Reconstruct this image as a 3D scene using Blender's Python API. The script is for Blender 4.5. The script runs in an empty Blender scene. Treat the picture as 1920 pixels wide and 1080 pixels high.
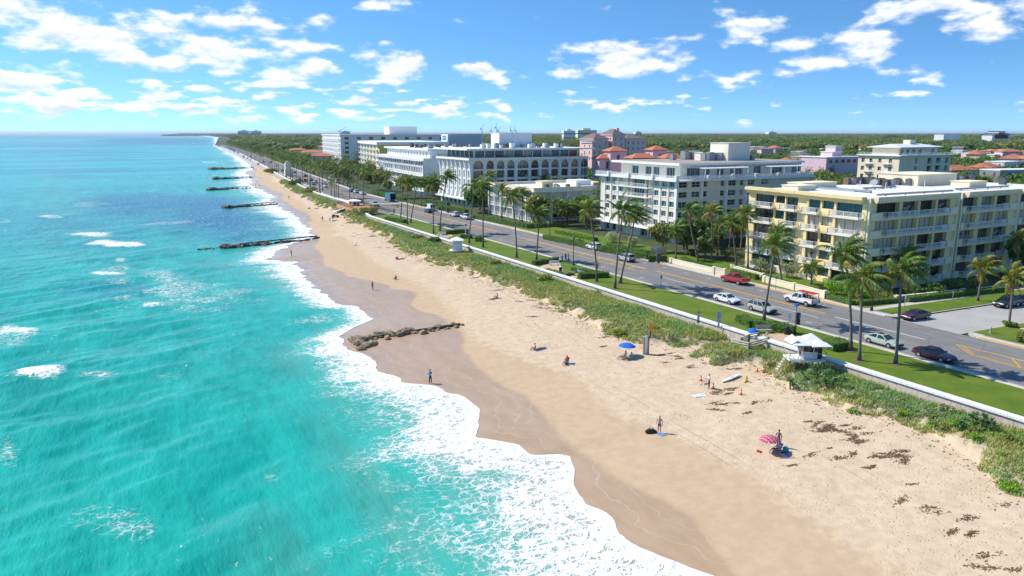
import bpy, bmesh, math, random
import numpy as np
from mathutils import Vector, Matrix, Quaternion
random.seed(7); np.random.seed(7)
SC = bpy.context.scene
COL = SC.collection
R = math.radians

# ------------------------------------------------------------------ camera
FPX, CAMH, PITCH, YAW = 1400.0, 30.0, math.atan(290/1400.0), R(28.1)   # focal length in 1920-px units
cam_d = bpy.data.cameras.new('camera'); cam = bpy.data.objects.new('camera', cam_d); COL.objects.link(cam)
cam_d.sensor_width = 36; cam_d.lens = 36*FPX/1920; cam_d.clip_start = .5; cam_d.clip_end = 200000
cam.location = (0, 0, CAMH); cam.rotation_euler = (math.pi/2-PITCH, 0, -YAW)
SC.camera = cam

# ------------------------------------------------------------------ sky and sun
SUN_EL, SUN_AZ = R(46), (-.656, .755)              # the sun stands over the sea, ahead to the left
W = bpy.data.worlds.new('World'); SC.world = W; W.use_nodes = True
wn, wl = W.node_tree.nodes, W.node_tree.links
for n in list(wn): wn.remove(n)
def N(t, nodes=None, **kw):
    n = (nodes or wn).new(t)
    for k, v in kw.items():
        if k.startswith('i_'): n.inputs[int(k[2:])].default_value = v
        else: setattr(n, k, v)
    return n
def wmath(op, a, b=None, c=None, clamp=False):
    n = wn.new('ShaderNodeMath'); n.operation = op; n.use_clamp = clamp
    for i, s in enumerate((a, b, c)):
        if s is None: continue
        if isinstance(s, (int, float)): n.inputs[i].default_value = s
        else: wl.new(s, n.inputs[i])
    return n.outputs[0]
tc = wn.new('ShaderNodeTexCoord')
sep = wn.new('ShaderNodeSeparateXYZ'); wl.new(tc.outputs['Generated'], sep.inputs[0])
az = wmath('SUBTRACT', wmath('ARCTAN2', sep.outputs[0], sep.outputs[1]), YAW)     # 0 = straight ahead, positive inland
el = wmath('ARCSINE', sep.outputs[2])
# the air is clear: the blue deepens fast above the horizon
zz = wmath('MULTIPLY_ADD', wmath('ABSOLUTE', sep.outputs[2]), 2.4, 0.14)
cmb = wn.new('ShaderNodeCombineXYZ'); wl.new(sep.outputs[0], cmb.inputs[0]); wl.new(sep.outputs[1], cmb.inputs[1]); wl.new(zz, cmb.inputs[2])
nrm = wn.new('ShaderNodeVectorMath'); nrm.operation = 'NORMALIZE'; wl.new(cmb.outputs[0], nrm.inputs[0])
sky = wn.new('ShaderNodeTexSky'); sky.sky_type = 'NISHITA'; sky.sun_disc = False
sky.sun_elevation = SUN_EL; sky.sun_rotation = math.atan2(SUN_AZ[0], SUN_AZ[1]); sky.altitude = 0
sky.air_density = 1.0; sky.dust_density = .1; sky.ozone_density = 3.0
wl.new(nrm.outputs[0], sky.inputs[0])
hs = wn.new('ShaderNodeHueSaturation'); hs.inputs['Saturation'].default_value = 1.22; hs.inputs['Value'].default_value = 1.0; hs.inputs['Hue'].default_value = .495
wl.new(sky.outputs[0], hs.inputs['Color'])
# cumulus: clusters placed where the clouds stand, broken up by noise
def dirblob(px, py): # picture direction -> azimuth, elevation
    x, u = (px-960)/FPX, (540-py)/FPX
    fw = math.cos(PITCH)+u*math.sin(PITCH); up = -math.sin(PITCH)+u*math.cos(PITCH)
    return math.atan2(x, fw), math.atan2(up, math.hypot(x, fw))
azel = wn.new('ShaderNodeCombineXYZ'); wl.new(az, azel.inputs[0]); wl.new(el, azel.inputs[1])
BL = [(190,75,330,52,1),(60,20,300,34,1),(430,85,230,70,1),(520,120,190,34,1),(735,118,100,34,1),(60,152,100,22,.8),(380,160,45,16,.8),(900,135,80,18,.85),
      (1100,95,110,26,.9),(1180,115,180,38,1),(1060,138,100,22,.9),(1405,55,90,40,1),(1340,72,50,20,.7),(1490,88,60,22,.9),(1540,105,120,30,.9),(1460,140,130,20,.75),(1650,72,90,24,.95),
      (1800,12,230,40,1),(1620,22,50,14,.8),(1700,136,90,16,.75),(720,8,100,18,.9),(1115,8,60,14,.8),(1880,75,70,14,.5),(210,198,380,22,.55),(700,205,380,18,.45),(505,156,40,12,.7),(730,156,60,14,.6),(850,35,30,10,.5),(1850,55,60,40,.5)]
acc = None
for (px, py, rx, ry, s) in BL:
    a0, e0 = dirblob(px, py)
    v = wn.new('ShaderNodeVectorMath'); v.operation = 'MULTIPLY_ADD'; wl.new(azel.outputs[0], v.inputs[0])
    kx, ky = FPX/rx, FPX/ry*1.0
    v.inputs[1].default_value = (kx, ky, 0); v.inputs[2].default_value = (-a0*kx, -e0*ky, 0)
    ln = wn.new('ShaderNodeVectorMath'); ln.operation = 'LENGTH'; wl.new(v.outputs[0], ln.inputs[0])
    t = wmath('MULTIPLY_ADD', ln.outputs['Value'], -.78*s, s)
    acc = t if acc is None else wmath('SMOOTH_MAX', acc, t, .12)
def cloudnoise(dy):
    mp = wn.new('ShaderNodeMapping'); wl.new(azel.outputs[0], mp.inputs[0])
    mp.inputs['Location'].default_value = (0, dy, 0)
    mp.inputs['Scale'].default_value = (13, 30, 1)
    nz = wn.new('ShaderNodeTexNoise'); nz.noise_dimensions = '2D'; nz.inputs['Scale'].default_value = 1.35; nz.inputs['Detail'].default_value = 8; nz.inputs['Roughness'].default_value = .53
    wl.new(mp.outputs[0], nz.inputs['Vector'])
    return nz.outputs['Fac']
n0 = cloudnoise(0); n1 = cloudnoise(.16)
# scattered small clouds everywhere, more of them low down
low = wmath('MULTIPLY', wmath('SUBTRACT', 1.0, wmath('MULTIPLY', el, 9.0), None, True), .10)
leftw = wmath('MULTIPLY', wmath('MULTIPLY_ADD', az, -1.0, .1, True), .16)
base = wmath('ADD', wmath('MAXIMUM', acc, -.12), wmath('MULTIPLY', low, 1.0))
base = wmath('ADD', base, wmath('MULTIPLY', leftw, low))
mp3 = wn.new('ShaderNodeMapping'); wl.new(azel.outputs[0], mp3.inputs[0]); mp3.inputs['Scale'].default_value = (24, 120, 1)
nz3 = wn.new('ShaderNodeTexNoise'); nz3.noise_dimensions = '2D'; nz3.inputs['Scale'].default_value = 1.2; nz3.inputs['Detail'].default_value = 6; wl.new(mp3.outputs[0], nz3.inputs['Vector'])
rowsw = wmath('SUBTRACT', 1.0, wmath('MULTIPLY', wmath('ABSOLUTE', wmath('SUBTRACT', el, .040)), 26.0), None, True)
base = wmath('ADD', base, wmath('MULTIPLY', wmath('MULTIPLY', rowsw, wmath('MULTIPLY_ADD', az, -.5, .85)), wmath('MULTIPLY_ADD', nz3.outputs['Fac'], 2.9, -1.12)))   # rows of small far clouds low down
dens = wmath('ADD', wmath('MULTIPLY_ADD', wmath('SUBTRACT', n0, .5), 2.3, -.45), wmath('MULTIPLY', base, 1.0))
mask = wn.new('ShaderNodeMapRange'); mask.interpolation_type = 'SMOOTHSTEP'; mask.inputs[1].default_value = -.06; mask.inputs[2].default_value = .5; wl.new(dens, mask.inputs[0])
lit = wn.new('ShaderNodeMapRange'); lit.inputs[1].default_value = -.13; lit.inputs[2].default_value = .10
wl.new(wmath('SUBTRACT', n0, n1), lit.inputs[0])
ccol = wn.new('ShaderNodeMixRGB'); ccol.inputs[1].default_value = (3.5, 4.0, 4.9, 1); ccol.inputs[2].default_value = (5.6, 5.65, 5.7, 1); wl.new(lit.outputs[0], ccol.inputs[0])
cm = wn.new('ShaderNodeMixRGB'); wl.new(wmath('MULTIPLY', mask.outputs[0], .93), cm.inputs[0]); wl.new(hs.outputs[0], cm.inputs[1]); wl.new(ccol.outputs[0], cm.inputs[2])
bg = wn.new('ShaderNodeBackground'); bg.inputs[1].default_value = .15; wl.new(cm.outputs[0], bg.inputs[0])
wo = wn.new('ShaderNodeOutputWorld'); wl.new(bg.outputs[0], wo.inputs[0])

sun_d = bpy.data.lights.new('sun', 'SUN'); sun = bpy.data.objects.new('sun', sun_d); COL.objects.link(sun)
sun_d.energy = 4.0; sun_d.angle = R(.53); sun_d.color = (1, .945, .85)
sdir = Vector((SUN_AZ[0]*math.cos(SUN_EL), SUN_AZ[1]*math.cos(SUN_EL), math.sin(SUN_EL)))
sun.rotation_euler = sdir.to_track_quat('Z', 'Y').to_euler(); sun.location = sdir*200
VS = SC.view_settings; VS.view_transform = 'Standard'; VS.look = 'None'; VS.gamma = 1; VS.use_curve_mapping = False; VS.exposure = 0.55
CY = SC.cycles; CY.max_bounces = 5; CY.diffuse_bounces = 3; CY.glossy_bounces = 3; CY.transmission_bounces = 3; CY.transparent_max_bounces = 6; CY.volume_bounces = 0
CY.caustics_reflective = False; CY.caustics_refractive = False; CY.use_denoising = True; CY.sample_clamp_indirect = 6

# ------------------------------------------------------------------ helpers
cp_, sp_, cy_, sy_ = math.cos(PITCH), math.sin(PITCH), math.cos(YAW), math.sin(YAW)
def ray(px, py):
    x, u = (px-960)/FPX, (540-py)/FPX
    fw, up = cp_+u*sp_, -sp_+u*cp_
    return (x*cy_+fw*sy_, -x*sy_+fw*cy_, up)
def G(px, py, z=0.):                      # survey: where a line of sight meets the level z
    d = ray(px, py); t = (z-CAMH)/d[2]
    return (d[0]*t, d[1]*t, z)
def onX(px, py, X):                       # ... meets the plane x = X: (y, z)
    d = ray(px, py); t = X/d[0]; return d[1]*t, CAMH+d[2]*t
def onY(px, py, Y):
    d = ray(px, py); t = Y/d[1]; return d[0]*t, CAMH+d[2]*t

_mats = {}
def nmat(name):
    m = bpy.data.materials.new(name); m.use_nodes = True
    nt = m.node_tree; return m, nt.nodes, nt.links, nt.nodes['Principled BSDF']
def M(name, col, rough=.65, var=.14, scale=2.0, bump=0., bscale=None, metal=0., rand=0., spec=.5, coat=0., dirt=0.):
    if name in _mats: return _mats[name]
    m, n, l, b = nmat(name)
    b.inputs['Roughness'].default_value = rough; b.inputs['Metallic'].default_value = metal
    b.inputs['Specular IOR Level'].default_value = spec
    if coat: b.inputs['Coat Weight'].default_value = coat; b.inputs['Coat Roughness'].default_value = .05
    t = n.new('ShaderNodeTexCoord')
    nz = n.new('ShaderNodeTexNoise'); nz.inputs['Scale'].default_value = scale; nz.inputs['Detail'].default_value = 6; nz.inputs['Roughness'].default_value = .65
    l.new(t.outputs['Object'], nz.inputs['Vector'])
    mr = n.new('ShaderNodeMapRange'); mr.inputs[1].default_value = .3; mr.inputs[2].default_value = .7; mr.inputs[3].default_value = 1-var; mr.inputs[4].default_value = 1+var
    l.new(nz.outputs['Fac'], mr.inputs[0]); fac = mr.outputs[0]
    if rand:
        oi = n.new('ShaderNodeObjectInfo'); r2 = n.new('ShaderNodeMapRange'); r2.inputs[3].default_value = 1-rand; r2.inputs[4].default_value = 1+rand
        l.new(oi.outputs['Random'], r2.inputs[0])
        mu = n.new('ShaderNodeMath'); mu.operation = 'MULTIPLY'; l.new(fac, mu.inputs[0]); l.new(r2.outputs[0], mu.inputs[1]); fac = mu.outputs[0]
    vm = n.new('ShaderNodeVectorMath'); vm.operation = 'SCALE'; vm.inputs[0].default_value = col[:3]; l.new(fac, vm.inputs['Scale'])
    out = vm.outputs[0]
    if dirt:                                # run-down streaks and stains
        mp = n.new('ShaderNodeMapping'); mp.inputs['Scale'].default_value = (1.4, 1.4, .18); l.new(t.outputs['Object'], mp.inputs[0])
        n2 = n.new('ShaderNodeTexNoise'); n2.inputs['Scale'].default_value = 1.6; n2.inputs['Detail'].default_value = 7; l.new(mp.outputs[0], n2.inputs['Vector'])
        m2 = n.new('ShaderNodeMapRange'); m2.inputs[1].default_value = .52; m2.inputs[2].default_value = .8; m2.inputs[4].default_value = dirt; l.new(n2.outputs['Fac'], m2.inputs[0])
        mx = n.new('ShaderNodeMixRGB'); mx.inputs[2].default_value = (.16, .14, .115, 1); l.new(m2.outputs[0], mx.inputs[0]); l.new(out, mx.inputs[1]); out = mx.outputs[0]
    l.new(out, b.inputs['Base Color'])
    if bump:
        bn = n.new('ShaderNodeTexNoise'); bn.inputs['Scale'].default_value = bscale or scale*4; bn.inputs['Detail'].default_value = 5
        l.new(t.outputs['Object'], bn.inputs['Vector'])
        bp = n.new('ShaderNodeBump'); bp.inputs['Strength'].default_value = min(1, bump); bp.inputs['Distance'].default_value = .05; l.new(bn.outputs['Fac'], bp.inputs['Height']); l.new(bp.outputs[0], b.inputs['Normal'])
    _mats[name] = m; return m

class MB:
    """collects shapes and links them as one mesh"""
    def __init__(s): s.v, s.f, s.m = [], [], []
    def add(s, vs, fs, mi=0):
        o = len(s.v); s.v += [tuple(p) for p in vs]; s.f += [tuple(i+o for i in q) for q in fs]; s.m += [mi]*len(fs); return s
    def box(s, x0, x1, y0, y1, z0, z1, mi=0, T=None):
        vs = [(x, y, z) for z in (z0, z1) for y in (y0, y1) for x in (x0, x1)]
        if T is not None: vs = [T @ Vector(p) for p in vs]
        return s.add(vs, [(0,2,3,1),(4,5,7,6),(0,1,5,4),(2,6,7,3),(0,4,6,2),(1,3,7,5)], mi)
    def quad(s, a, b, c, d, mi=0): return s.add([a, b, c, d], [(0,1,2,3)], mi)
    def tube(s, pts, rad, n=6, mi=0, cap=True):
        pts = [Vector(p) for p in pts]
        if isinstance(rad, (int, float)): rad = [rad]*len(pts)
        o = len(s.v); k = len(pts)
        for i, p in enumerate(pts):
            d = (pts[min(i+1, k-1)]-pts[max(i-1, 0)])
            d = d.normalized() if d.length > 1e-9 else Vector((0,0,1))
            a = d.orthogonal().normalized() if abs(d.z) < .9 else (Vector((1,0,0))-d*d.x).normalized()
            b = d.cross(a)
            for j in range(n):
                t = 2*math.pi*j/n; s.v.append(tuple(p+(a*math.cos(t)+b*math.sin(t))*rad[i]))
        for i in range(k-1):
            for j in range(n):
                s.f.append((o+i*n+j, o+i*n+(j+1)%n, o+(i+1)*n+(j+1)%n, o+(i+1)*n+j)); s.m.append(mi)
        if cap:
            s.f.append(tuple(o+j for j in reversed(range(n)))); s.m.append(mi)
            s.f.append(tuple(o+(k-1)*n+j for j in range(n))); s.m.append(mi)
        return s
    def prism(s, poly, z0, z1, mi=0, top=True, bottom=True):
        n = len(poly); o = len(s.v)
        s.v += [(p[0], p[1], z0) for p in poly]+[(p[0], p[1], z1) for p in poly]
        for i in range(n): s.f.append((o+i, o+(i+1)%n, o+n+(i+1)%n, o+n+i)); s.m.append(mi)
        if top: s.f.append(tuple(o+n+i for i in range(n))); s.m.append(mi)
        if bottom: s.f.append(tuple(o+n-1-i for i in range(n))); s.m.append(mi)
        return s
    def lathe(s, prof, n=10, c=(0,0,0), mi=0):
        o = len(s.v)
        for r, z in prof:
            for j in range(n): t = 2*math.pi*j/n; s.v.append((c[0]+r*math.cos(t), c[1]+r*math.sin(t), c[2]+z))
        for i in range(len(prof)-1):
            for j in range(n): s.f.append((o+i*n+j, o+i*n+(j+1)%n, o+(i+1)*n+(j+1)%n, o+(i+1)*n+j)); s.m.append(mi)
        s.f.append(tuple(o+j for j in reversed(range(n)))); s.m.append(mi)
        s.f.append(tuple(o+(len(prof)-1)*n+j for j in range(n))); s.m.append(mi)
        return s
    def xf(s, T):
        s.v = [tuple(T @ Vector(p)) for p in s.v]; return s
    def mesh(s, name, mats, smooth=False):
        me = bpy.data.meshes.new(name); me.from_pydata(s.v, [], s.f)
        for m in (mats if isinstance(mats, (list, tuple)) else [mats]): me.materials.append(m)
        if max(s.m, default=0): me.polygons.foreach_set('material_index', s.m)
        if smooth: me.polygons.foreach_set('use_smooth', [True]*len(s.f))
        me.update(); return me
    def build(s, name, mats, parent=None, smooth=False, **kw):
        return ob(name, s.mesh(name, mats, smooth), parent, **kw)
def ob(name, me, parent=None, loc=None, rz=None, label=None, cat=None, group=None, kind=None):
    o = bpy.data.objects.new(name, me); COL.objects.link(o)
    if parent is not None: o.parent = parent
    if loc is not None: o.location = loc
    if rz is not None: o.rotation_euler = (0, 0, rz)
    for k, v in (('label', label), ('category', cat), ('group', group), ('kind', kind)):
        if v: o[k] = v
    return o
def thing(name, label, cat, loc=(0,0,0), rz=0., group=None): return ob(name, None, None, loc, rz, label, cat, group)
def cpy(o, parent=None):
    c = o.copy(); COL.objects.link(c); c.parent = parent
    for ch in o.children: cpy(ch, c)
    return c
def cpt(o, loc, rz=0., label=None, group=None, sc=None):
    c = cpy(o); c.location = loc; c.rotation_euler = (0, 0, rz)
    if label: c['label'] = label
    if group: c['group'] = group
    if sc: c.scale = (sc,)*3 if isinstance(sc, (int, float)) else sc
    return c
def drop(o):                              # forget a pattern object that is not in the scene itself
    for ch in list(o.children): drop(ch)
    bpy.data.objects.remove(o)
def TR(x=0, y=0, z=0, rz=0, rx=0, ry=0): return Matrix.Translation((x, y, z)) @ Matrix.Rotation(rz, 4, 'Z') @ Matrix.Rotation(ry, 4, 'Y') @ Matrix.Rotation(rx, 4, 'X')

def vnoise(x, y, seed=0):                 # value noise, numpy
    xi, yi = np.floor(x).astype(np.int64), np.floor(y).astype(np.int64); xf, yf = x-xi, y-yi
    def h(a, b):
        n = (a*374761393+b*668265263+seed*974711) & 0x7fffffff
        n = (n ^ (n >> 13))*1274126177 & 0x7fffffff
        return ((n ^ (n >> 16)) & 0xffff)/65535.0
    u, v = xf*xf*(3-2*xf), yf*yf*(3-2*yf)
    return (h(xi, yi)*(1-u)+h(xi+1, yi)*u)*(1-v)+(h(xi, yi+1)*(1-u)+h(xi+1, yi+1)*u)*v
def fbm(x, y, o=4, seed=0):
    s, a, t = 0., .5, 0.
    for i in range(o): s = s+a*vnoise(x*2**i, y*2**i, seed+i); t += a; a *= .5
    return s/t
def sstep(a, b, x): t = np.clip((x-a)/(b-a), 0, 1); return t*t*(3-2*t)
def gridmesh(name, X, Y, Z, mats, attrs=None, smooth=True, parent=None, keep=None, **kw):
    r, c = X.shape
    me = bpy.data.meshes.new(name)
    idx = np.arange(r*c).reshape(r, c)
    q = np.stack([idx[:-1,:-1], idx[:-1,1:], idx[1:,1:], idx[1:,:-1]], -1).reshape(-1, 4)
    if keep is not None: q = q[keep.reshape(-1)]
    me.vertices.add(r*c); me.vertices.foreach_set('co', np.stack([X, Y, Z], -1).reshape(-1).astype(np.float32))
    me.loops.add(q.size); me.loops.foreach_set('vertex_index', q.reshape(-1).astype(np.int32))
    me.polygons.add(len(q)); me.polygons.foreach_set('loop_start', np.arange(0, q.size, 4, dtype=np.int32)); me.polygons.foreach_set('loop_total', np.full(len(q), 4, np.int32))
    me.update(calc_edges=True)
    if smooth: me.polygons.foreach_set('use_smooth', np.ones(len(q), bool))
    for k, a in (attrs or {}).items():
        at = me.attributes.new(k, 'FLOAT', 'POINT'); at.data.foreach_set('value', np.asarray(a, np.float32).reshape(-1))
    for m in (mats if isinstance(mats, (list, tuple)) else [mats]): me.materials.append(m)
    me.validate(); return ob(name, me, parent, **kw)
def trimesh(name, V, F, mats, parent=None, mi=None, **kw):   # numpy triangles
    me = bpy.data.meshes.new(name); k = F.shape[1]
    me.vertices.add(len(V)); me.vertices.foreach_set('co', np.asarray(V, np.float32).reshape(-1))
    me.loops.add(F.size); me.loops.foreach_set('vertex_index', F.reshape(-1).astype(np.int32))
    me.polygons.add(len(F)); me.polygons.foreach_set('loop_start', np.arange(0, F.size, k, dtype=np.int32)); me.polygons.foreach_set('loop_total', np.full(len(F), k, np.int32))
    if mi is not None: me.polygons.foreach_set('material_index', np.asarray(mi, np.int32))
    me.update(calc_edges=True)
    for m in (mats if isinstance(mats, (list, tuple)) else [mats]): me.materials.append(m)
    return ob(name, me, parent, **kw) if kw.pop('link', True) else me
# ------------------------------------------------------------------ survey curves (world metres; x inland, y along the shore)
def curve(pts, z):
    w = sorted([(G(px, py, z)[1], G(px, py, z)[0]) for px, py in pts]); return np.array([a for a, b in w]), np.array([b for a, b in w])
FAR = [(5816, 718), (13466, 1336), (31891, 2256), (70000, 4200)]
def withfar(c, dx=0, head=None):
    ys, xs = c; ys = np.r_[ys, [a for a, b in FAR]]; xs = np.r_[xs, [b+dx for a, b in FAR]]
    return ys, xs
E_ = withfar(curve([(1340,1078),(1200,1024),(1158,1000),(1151,980),(1124,960),(1093,947),(1071,907),(1071,884),(1062,855.6),(1040,852),(1004,854),(987,851),(967,835.6),(933,827),(889,820),(902,791),(900,769),(880,751),(862,738),(809,724),(760,715.6),(733,704),(711,691),(689,671),(650,655),(640,630),(660,615),(695,600),(696,589),(681,580),(661,573),(640,572),(610,550),(585,535),(565,505),(550,490),(500,487),(520,470),(585.5,443),(575,425),(564,413),(545,400),(520,385),(515.5,366.7),(473,347),(475.5,335.5),(460,325),(475.5,315.5),(458,300),(431,284),(413,275.5)], .2), -25)
WET_ = curve([(1395,1080),(1290,960),(1200,909),(1138,876),(1084,840),(1044,809),(1022,773),(987,738),(938,718),(898,689),(871,658),(867,627),(835,600),(814,591),(787,582),(773,571),(783,555),(768,547),(732,543),(729,536),(713,532),(686,525),(657,518),(640,508),(610,497),(606,480),(590,465),(600,450),(590,440),(575,415)], .7)
SMO_ = curve([(1700,1080),(1560,1000),(1430,900),(1340,850),(1240,800),(1150,770),(1080,700),(1000,680),(900,640),(870,615),(850,580),(800,540),(700,490),(640,440)], 1.2)
TOE_ = curve([(1920,930),(1860,890),(1780,830),(1680,790),(1560,755),(1470,715),(1430,690),(1340,680),(1290,650),(1200,640),(1100,600),(1010,560),(930,530),(880,510),(800,490),(740,455),(700,430),(658,415),(638,397),(598,384),(562,364),(540,353),(529,344),(504,329),(500,320)], 1.8)
WAL_ = (np.array([0, 232, 285, 336, 404, 465, 708, 1020, 1579, 1929, 5816, 13466, 31891, 70000.]), np.array([72.6, 72.6, 80, 80.6, 87, 92.7, 119.2, 152, 203.4, 228.5, 718, 1336, 2256, 4200]))
OFF_ = (np.array([0, 330, 437, 585, 708, 1020, 1579, 1929, 5816.]), np.array([0, 0, 10.5, 25, 37.5, 71, 122, 147, 640]))
def cv(c, y): return np.interp(y, c[0], c[1])
def edgeX(y): return cv(E_, y)+(fbm(y*.35, y*0+3.1, 3, 5)-.5)*1.3*np.clip(y/60., 1, 6)
def wetX(y): return np.where(y < 256, cv(WET_, y), edgeX(y)+4.5)
def smoX(y): return np.where(y < 213, cv(SMO_, y), edgeX(y)+7+.02*(y-213))
def toeX(y): return np.where(y < 640, cv(TOE_, y), cv(WAL_, y)-3)+(fbm(y*.28, y*0+9., 3, 11)-.5)*2.6
def wallX(y): return cv(WAL_, y)
def off(y): return cv(OFF_, y)
ZL, ZR = 3.72, 3.5                         # lawn and road levels
def sandZ(x, y):
    x, y = np.asarray(x, float), np.asarray(y, float)
    e, t, w = edgeX(y), toeX(y), wallX(y)
    e = np.minimum(e, w-4); t = np.clip(t, e+2, w-1.0)
    s = np.clip((x-e)/(t-e), 0, 1)
    z = .15+1.55*s**.85+np.where(x < e, (x-e)*.07, 0)
    z = np.maximum(z, -2.5)
    dry = sstep(0, 6, x-smoX(y))
    z = z+dry*(fbm(x*.22, y*.22, 3, 2)-.5)*.28
    cut = fbm(x*.5+7, y*.5, 3, 21)
    dn = sstep(-.3, 2.2, x-t+(cut-.5)*2.2)
    z = z+dn*(.75+.55*fbm(x*.16, y*.16, 3, 31)+.25*(cut-.5))
    # sandy footpath up to the steps beside the lifeguard tower
    pth = np.exp(-((y-(74.0-.35*(x-66)))/1.5)**2)*sstep(62, 66, x)
    return z-pth*dn*.55
def sandpt(px, py, dz=0.):                 # where a line of sight meets the beach
    z = 1.2
    for _ in range(12): p = G(px, py, z); z = float(sandZ(p[0], p[1]))
    return Vector((p[0], p[1], z+dz))

# ------------------------------------------------------------------ beach
def node_attr(n, name): a = n.new('ShaderNodeAttribute'); a.attribute_name = name; return a.outputs['Fac']
def mk(n, l):
    def math_(op, a, b=None, c=None, clamp=False):
        k = n.new('ShaderNodeMath'); k.operation = op; k.use_clamp = clamp
        for i, s in enumerate((a, b, c)):
            if s is None: continue
            if isinstance(s, (int, float)): k.inputs[i].default_value = s
            else: l.new(s, k.inputs[i])
        return k.outputs[0]
    def noise(vec, sc, det=5, rough=.6, dist=0):
        k = n.new('ShaderNodeTexNoise'); k.inputs['Scale'].default_value = sc; k.inputs['Detail'].default_value = det; k.inputs['Roughness'].default_value = rough; k.inputs['Distortion'].default_value = dist
        l.new(vec, k.inputs['Vector']); return k.outputs['Fac']
    def rng(v, a, b, c=0., d=1., smooth=True):
        k = n.new('ShaderNodeMapRange'); k.interpolation_type = 'SMOOTHSTEP' if smooth else 'LINEAR'
        for i, s in enumerate((a, b, c, d)): k.inputs[i+1].default_value = s
        l.new(v, k.inputs[0]); return k.outputs[0]
    def mix(f, a, b):
        k = n.new('ShaderNodeMixRGB')
        if isinstance(f, (int, float)): k.inputs[0].default_value = f
        else: l.new(f, k.inputs[0])
        for i, s in ((1, a), (2, b)):
            if isinstance(s, tuple): k.inputs[i].default_value = (*s, 1)
            else: l.new(s, k.inputs[i])
        return k.outputs[0]
    def mapping(vec, sc=(1,1,1), rot=(0,0,0)):
        k = n.new('ShaderNodeMapping'); k.inputs['Scale'].default_value = sc; k.inputs['Rotation'].default_value = rot; l.new(vec, k.inputs[0]); return k.outputs[0]
    return math_, noise, rng, mix, mapping
def sand_material():
    m, n, l, b = nmat('sand'); ma, noise, rng, mix, mapping = mk(n, l)
    P = n.new('ShaderNodeNewGeometry').outputs['Position']
    wet, smo, dun = (node_attr(n, k) for k in ('wet', 'smo', 'dun'))
    big = noise(P, .12, 4); mid = noise(P, .9, 6); fine = noise(P, 9, 4)
    dry = mix(rng(mid, .3, .7), (.53, .40, .268), (.62, .48, .338))
    damp = mix(rng(mid, .3, .7), (.475, .340, .212), (.535, .39, .25))
    wets = mix(rng(noise(mapping(P, (1,.35,1)), .8, 5), .3, .7), (.41, .275, .160), (.465, .32, .195))
    fs = rng(ma('ADD', smo, ma('MULTIPLY_ADD', mid, 3.0, -1.5)), -1.2, 1.8)
    c = mix(fs, damp, dry)
    fw = rng(ma('ADD', wet, ma('MULTIPLY_ADD', big, 2.0, -1.0)), -.7, .5)
    c = mix(fw, wets, c)
    fd = rng(ma('ADD', dun, ma('MULTIPLY_ADD', mid, 2.4, -1.2)), .2, 1.6)
    c = mix(fd, c, mix(rng(mid, .35, .65), (.44, .37, .27), (.33, .28, .18)))
    # footprints and tyre ruts in the dry sand
    vo = n.new('ShaderNodeTexVoronoi'); vo.inputs['Scale'].default_value = 1.9; vo.inputs['Randomness'].default_value = 1; l.new(P, vo.inputs['Vector'])
    vo2 = n.new('ShaderNodeTexVoronoi'); vo2.inputs['Scale'].default_value = 3.4; l.new(P, vo2.inputs['Vector'])
    foot = ma('MINIMUM', rng(vo.outputs['Distance'], .06, .26), rng(vo2.outputs['Distance'], .05, .22))
    tramp = ma('MULTIPLY', fs, rng(noise(P, .16, 3), .34, .52))
    h = ma('ADD', ma('MULTIPLY', ma('MULTIPLY', foot, tramp), .9), ma('MULTIPLY', mid, ma('MULTIPLY_ADD', fs, .9, .10)))
    h = ma('ADD', h, ma('MULTIPLY', fine, .06))
    for k in ('rut1', 'rut2'):             # wheel tracks of the beach buggy
        a = ma('ABSOLUTE', node_attr(n, k)); tr = ma('MULTIPLY', ma('MULTIPLY', rng(a, .50, .60), ma('SUBTRACT', 1.0, rng(a, .78, .90))), rng(noise(P, .11, 3), .45, .62))
        h = ma('SUBTRACT', h, ma('MULTIPLY', tr, .55)); c = mix(ma('MULTIPLY', tr, .22), c, (.33, .235, .15))
    ed = node_attr(n, 'edg')                # faint lines left by earlier waves
    for d0, sd in ((2.2, .23), (4.3, .31), (6.6, .19)):
        a = ma('ABSOLUTE', ma('ADD', ma('SUBTRACT', ed, d0), ma('MULTIPLY_ADD', noise(P, sd, 3), 4.4, -2.2))); ln = ma('MULTIPLY', ma('SUBTRACT', 1.0, rng(a, .02, .10)), ma('SUBTRACT', 1.0, fw)); c = mix(ma('MULTIPLY', ln, .32), c, (.62, .53, .42))
    film = ma('SUBTRACT', 1.0, rng(ma('ADD', node_attr(n, 'edg'), ma('MULTIPLY_ADD', mid, 2.4, -1.2)), .5, 3.4))
    l.new(c, b.inputs['Base Color'])
    bp = n.new('ShaderNodeBump'); bp.inputs['Strength'].default_value = .6; bp.inputs['Distance'].default_value = .10; l.new(h, bp.inputs['Height']); l.new(bp.outputs[0], b.inputs['Normal'])
    l.new(ma('MULTIPLY', ma('MULTIPLY_ADD', fw, .58, .30), ma('MULTIPLY_ADD', film, -.55, 1)), b.inputs['Roughness'])
    l.new(ma('MULTIPLY_ADD', fw, -.35, .5), b.inputs['Specular IOR Level'])
    return m
RT1 = curve([(1760,1080),(1640,1010),(1500,925),(1400,870),(1290,805),(1180,742),(1090,690),(1040,650),(990,600),(900,540)], 1.4)
RT2 = curve([(1900,1080),(1780,1000),(1660,905),(1560,850),(1440,780),(1330,720),(1200,690),(1110,650),(1030,600),(930,545)], 1.5)
def rows(y0, y1, s0, y2, grow):
    ys = list(np.arange(y0, y1, s0)); s = s0
    while ys[-1] < y2: s *= grow; ys.append(ys[-1]+s)
    return np.array(ys)
ys = rows(8, 140, .4, 2300, 1.022)
u = np.linspace(0, 1, 190)
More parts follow.
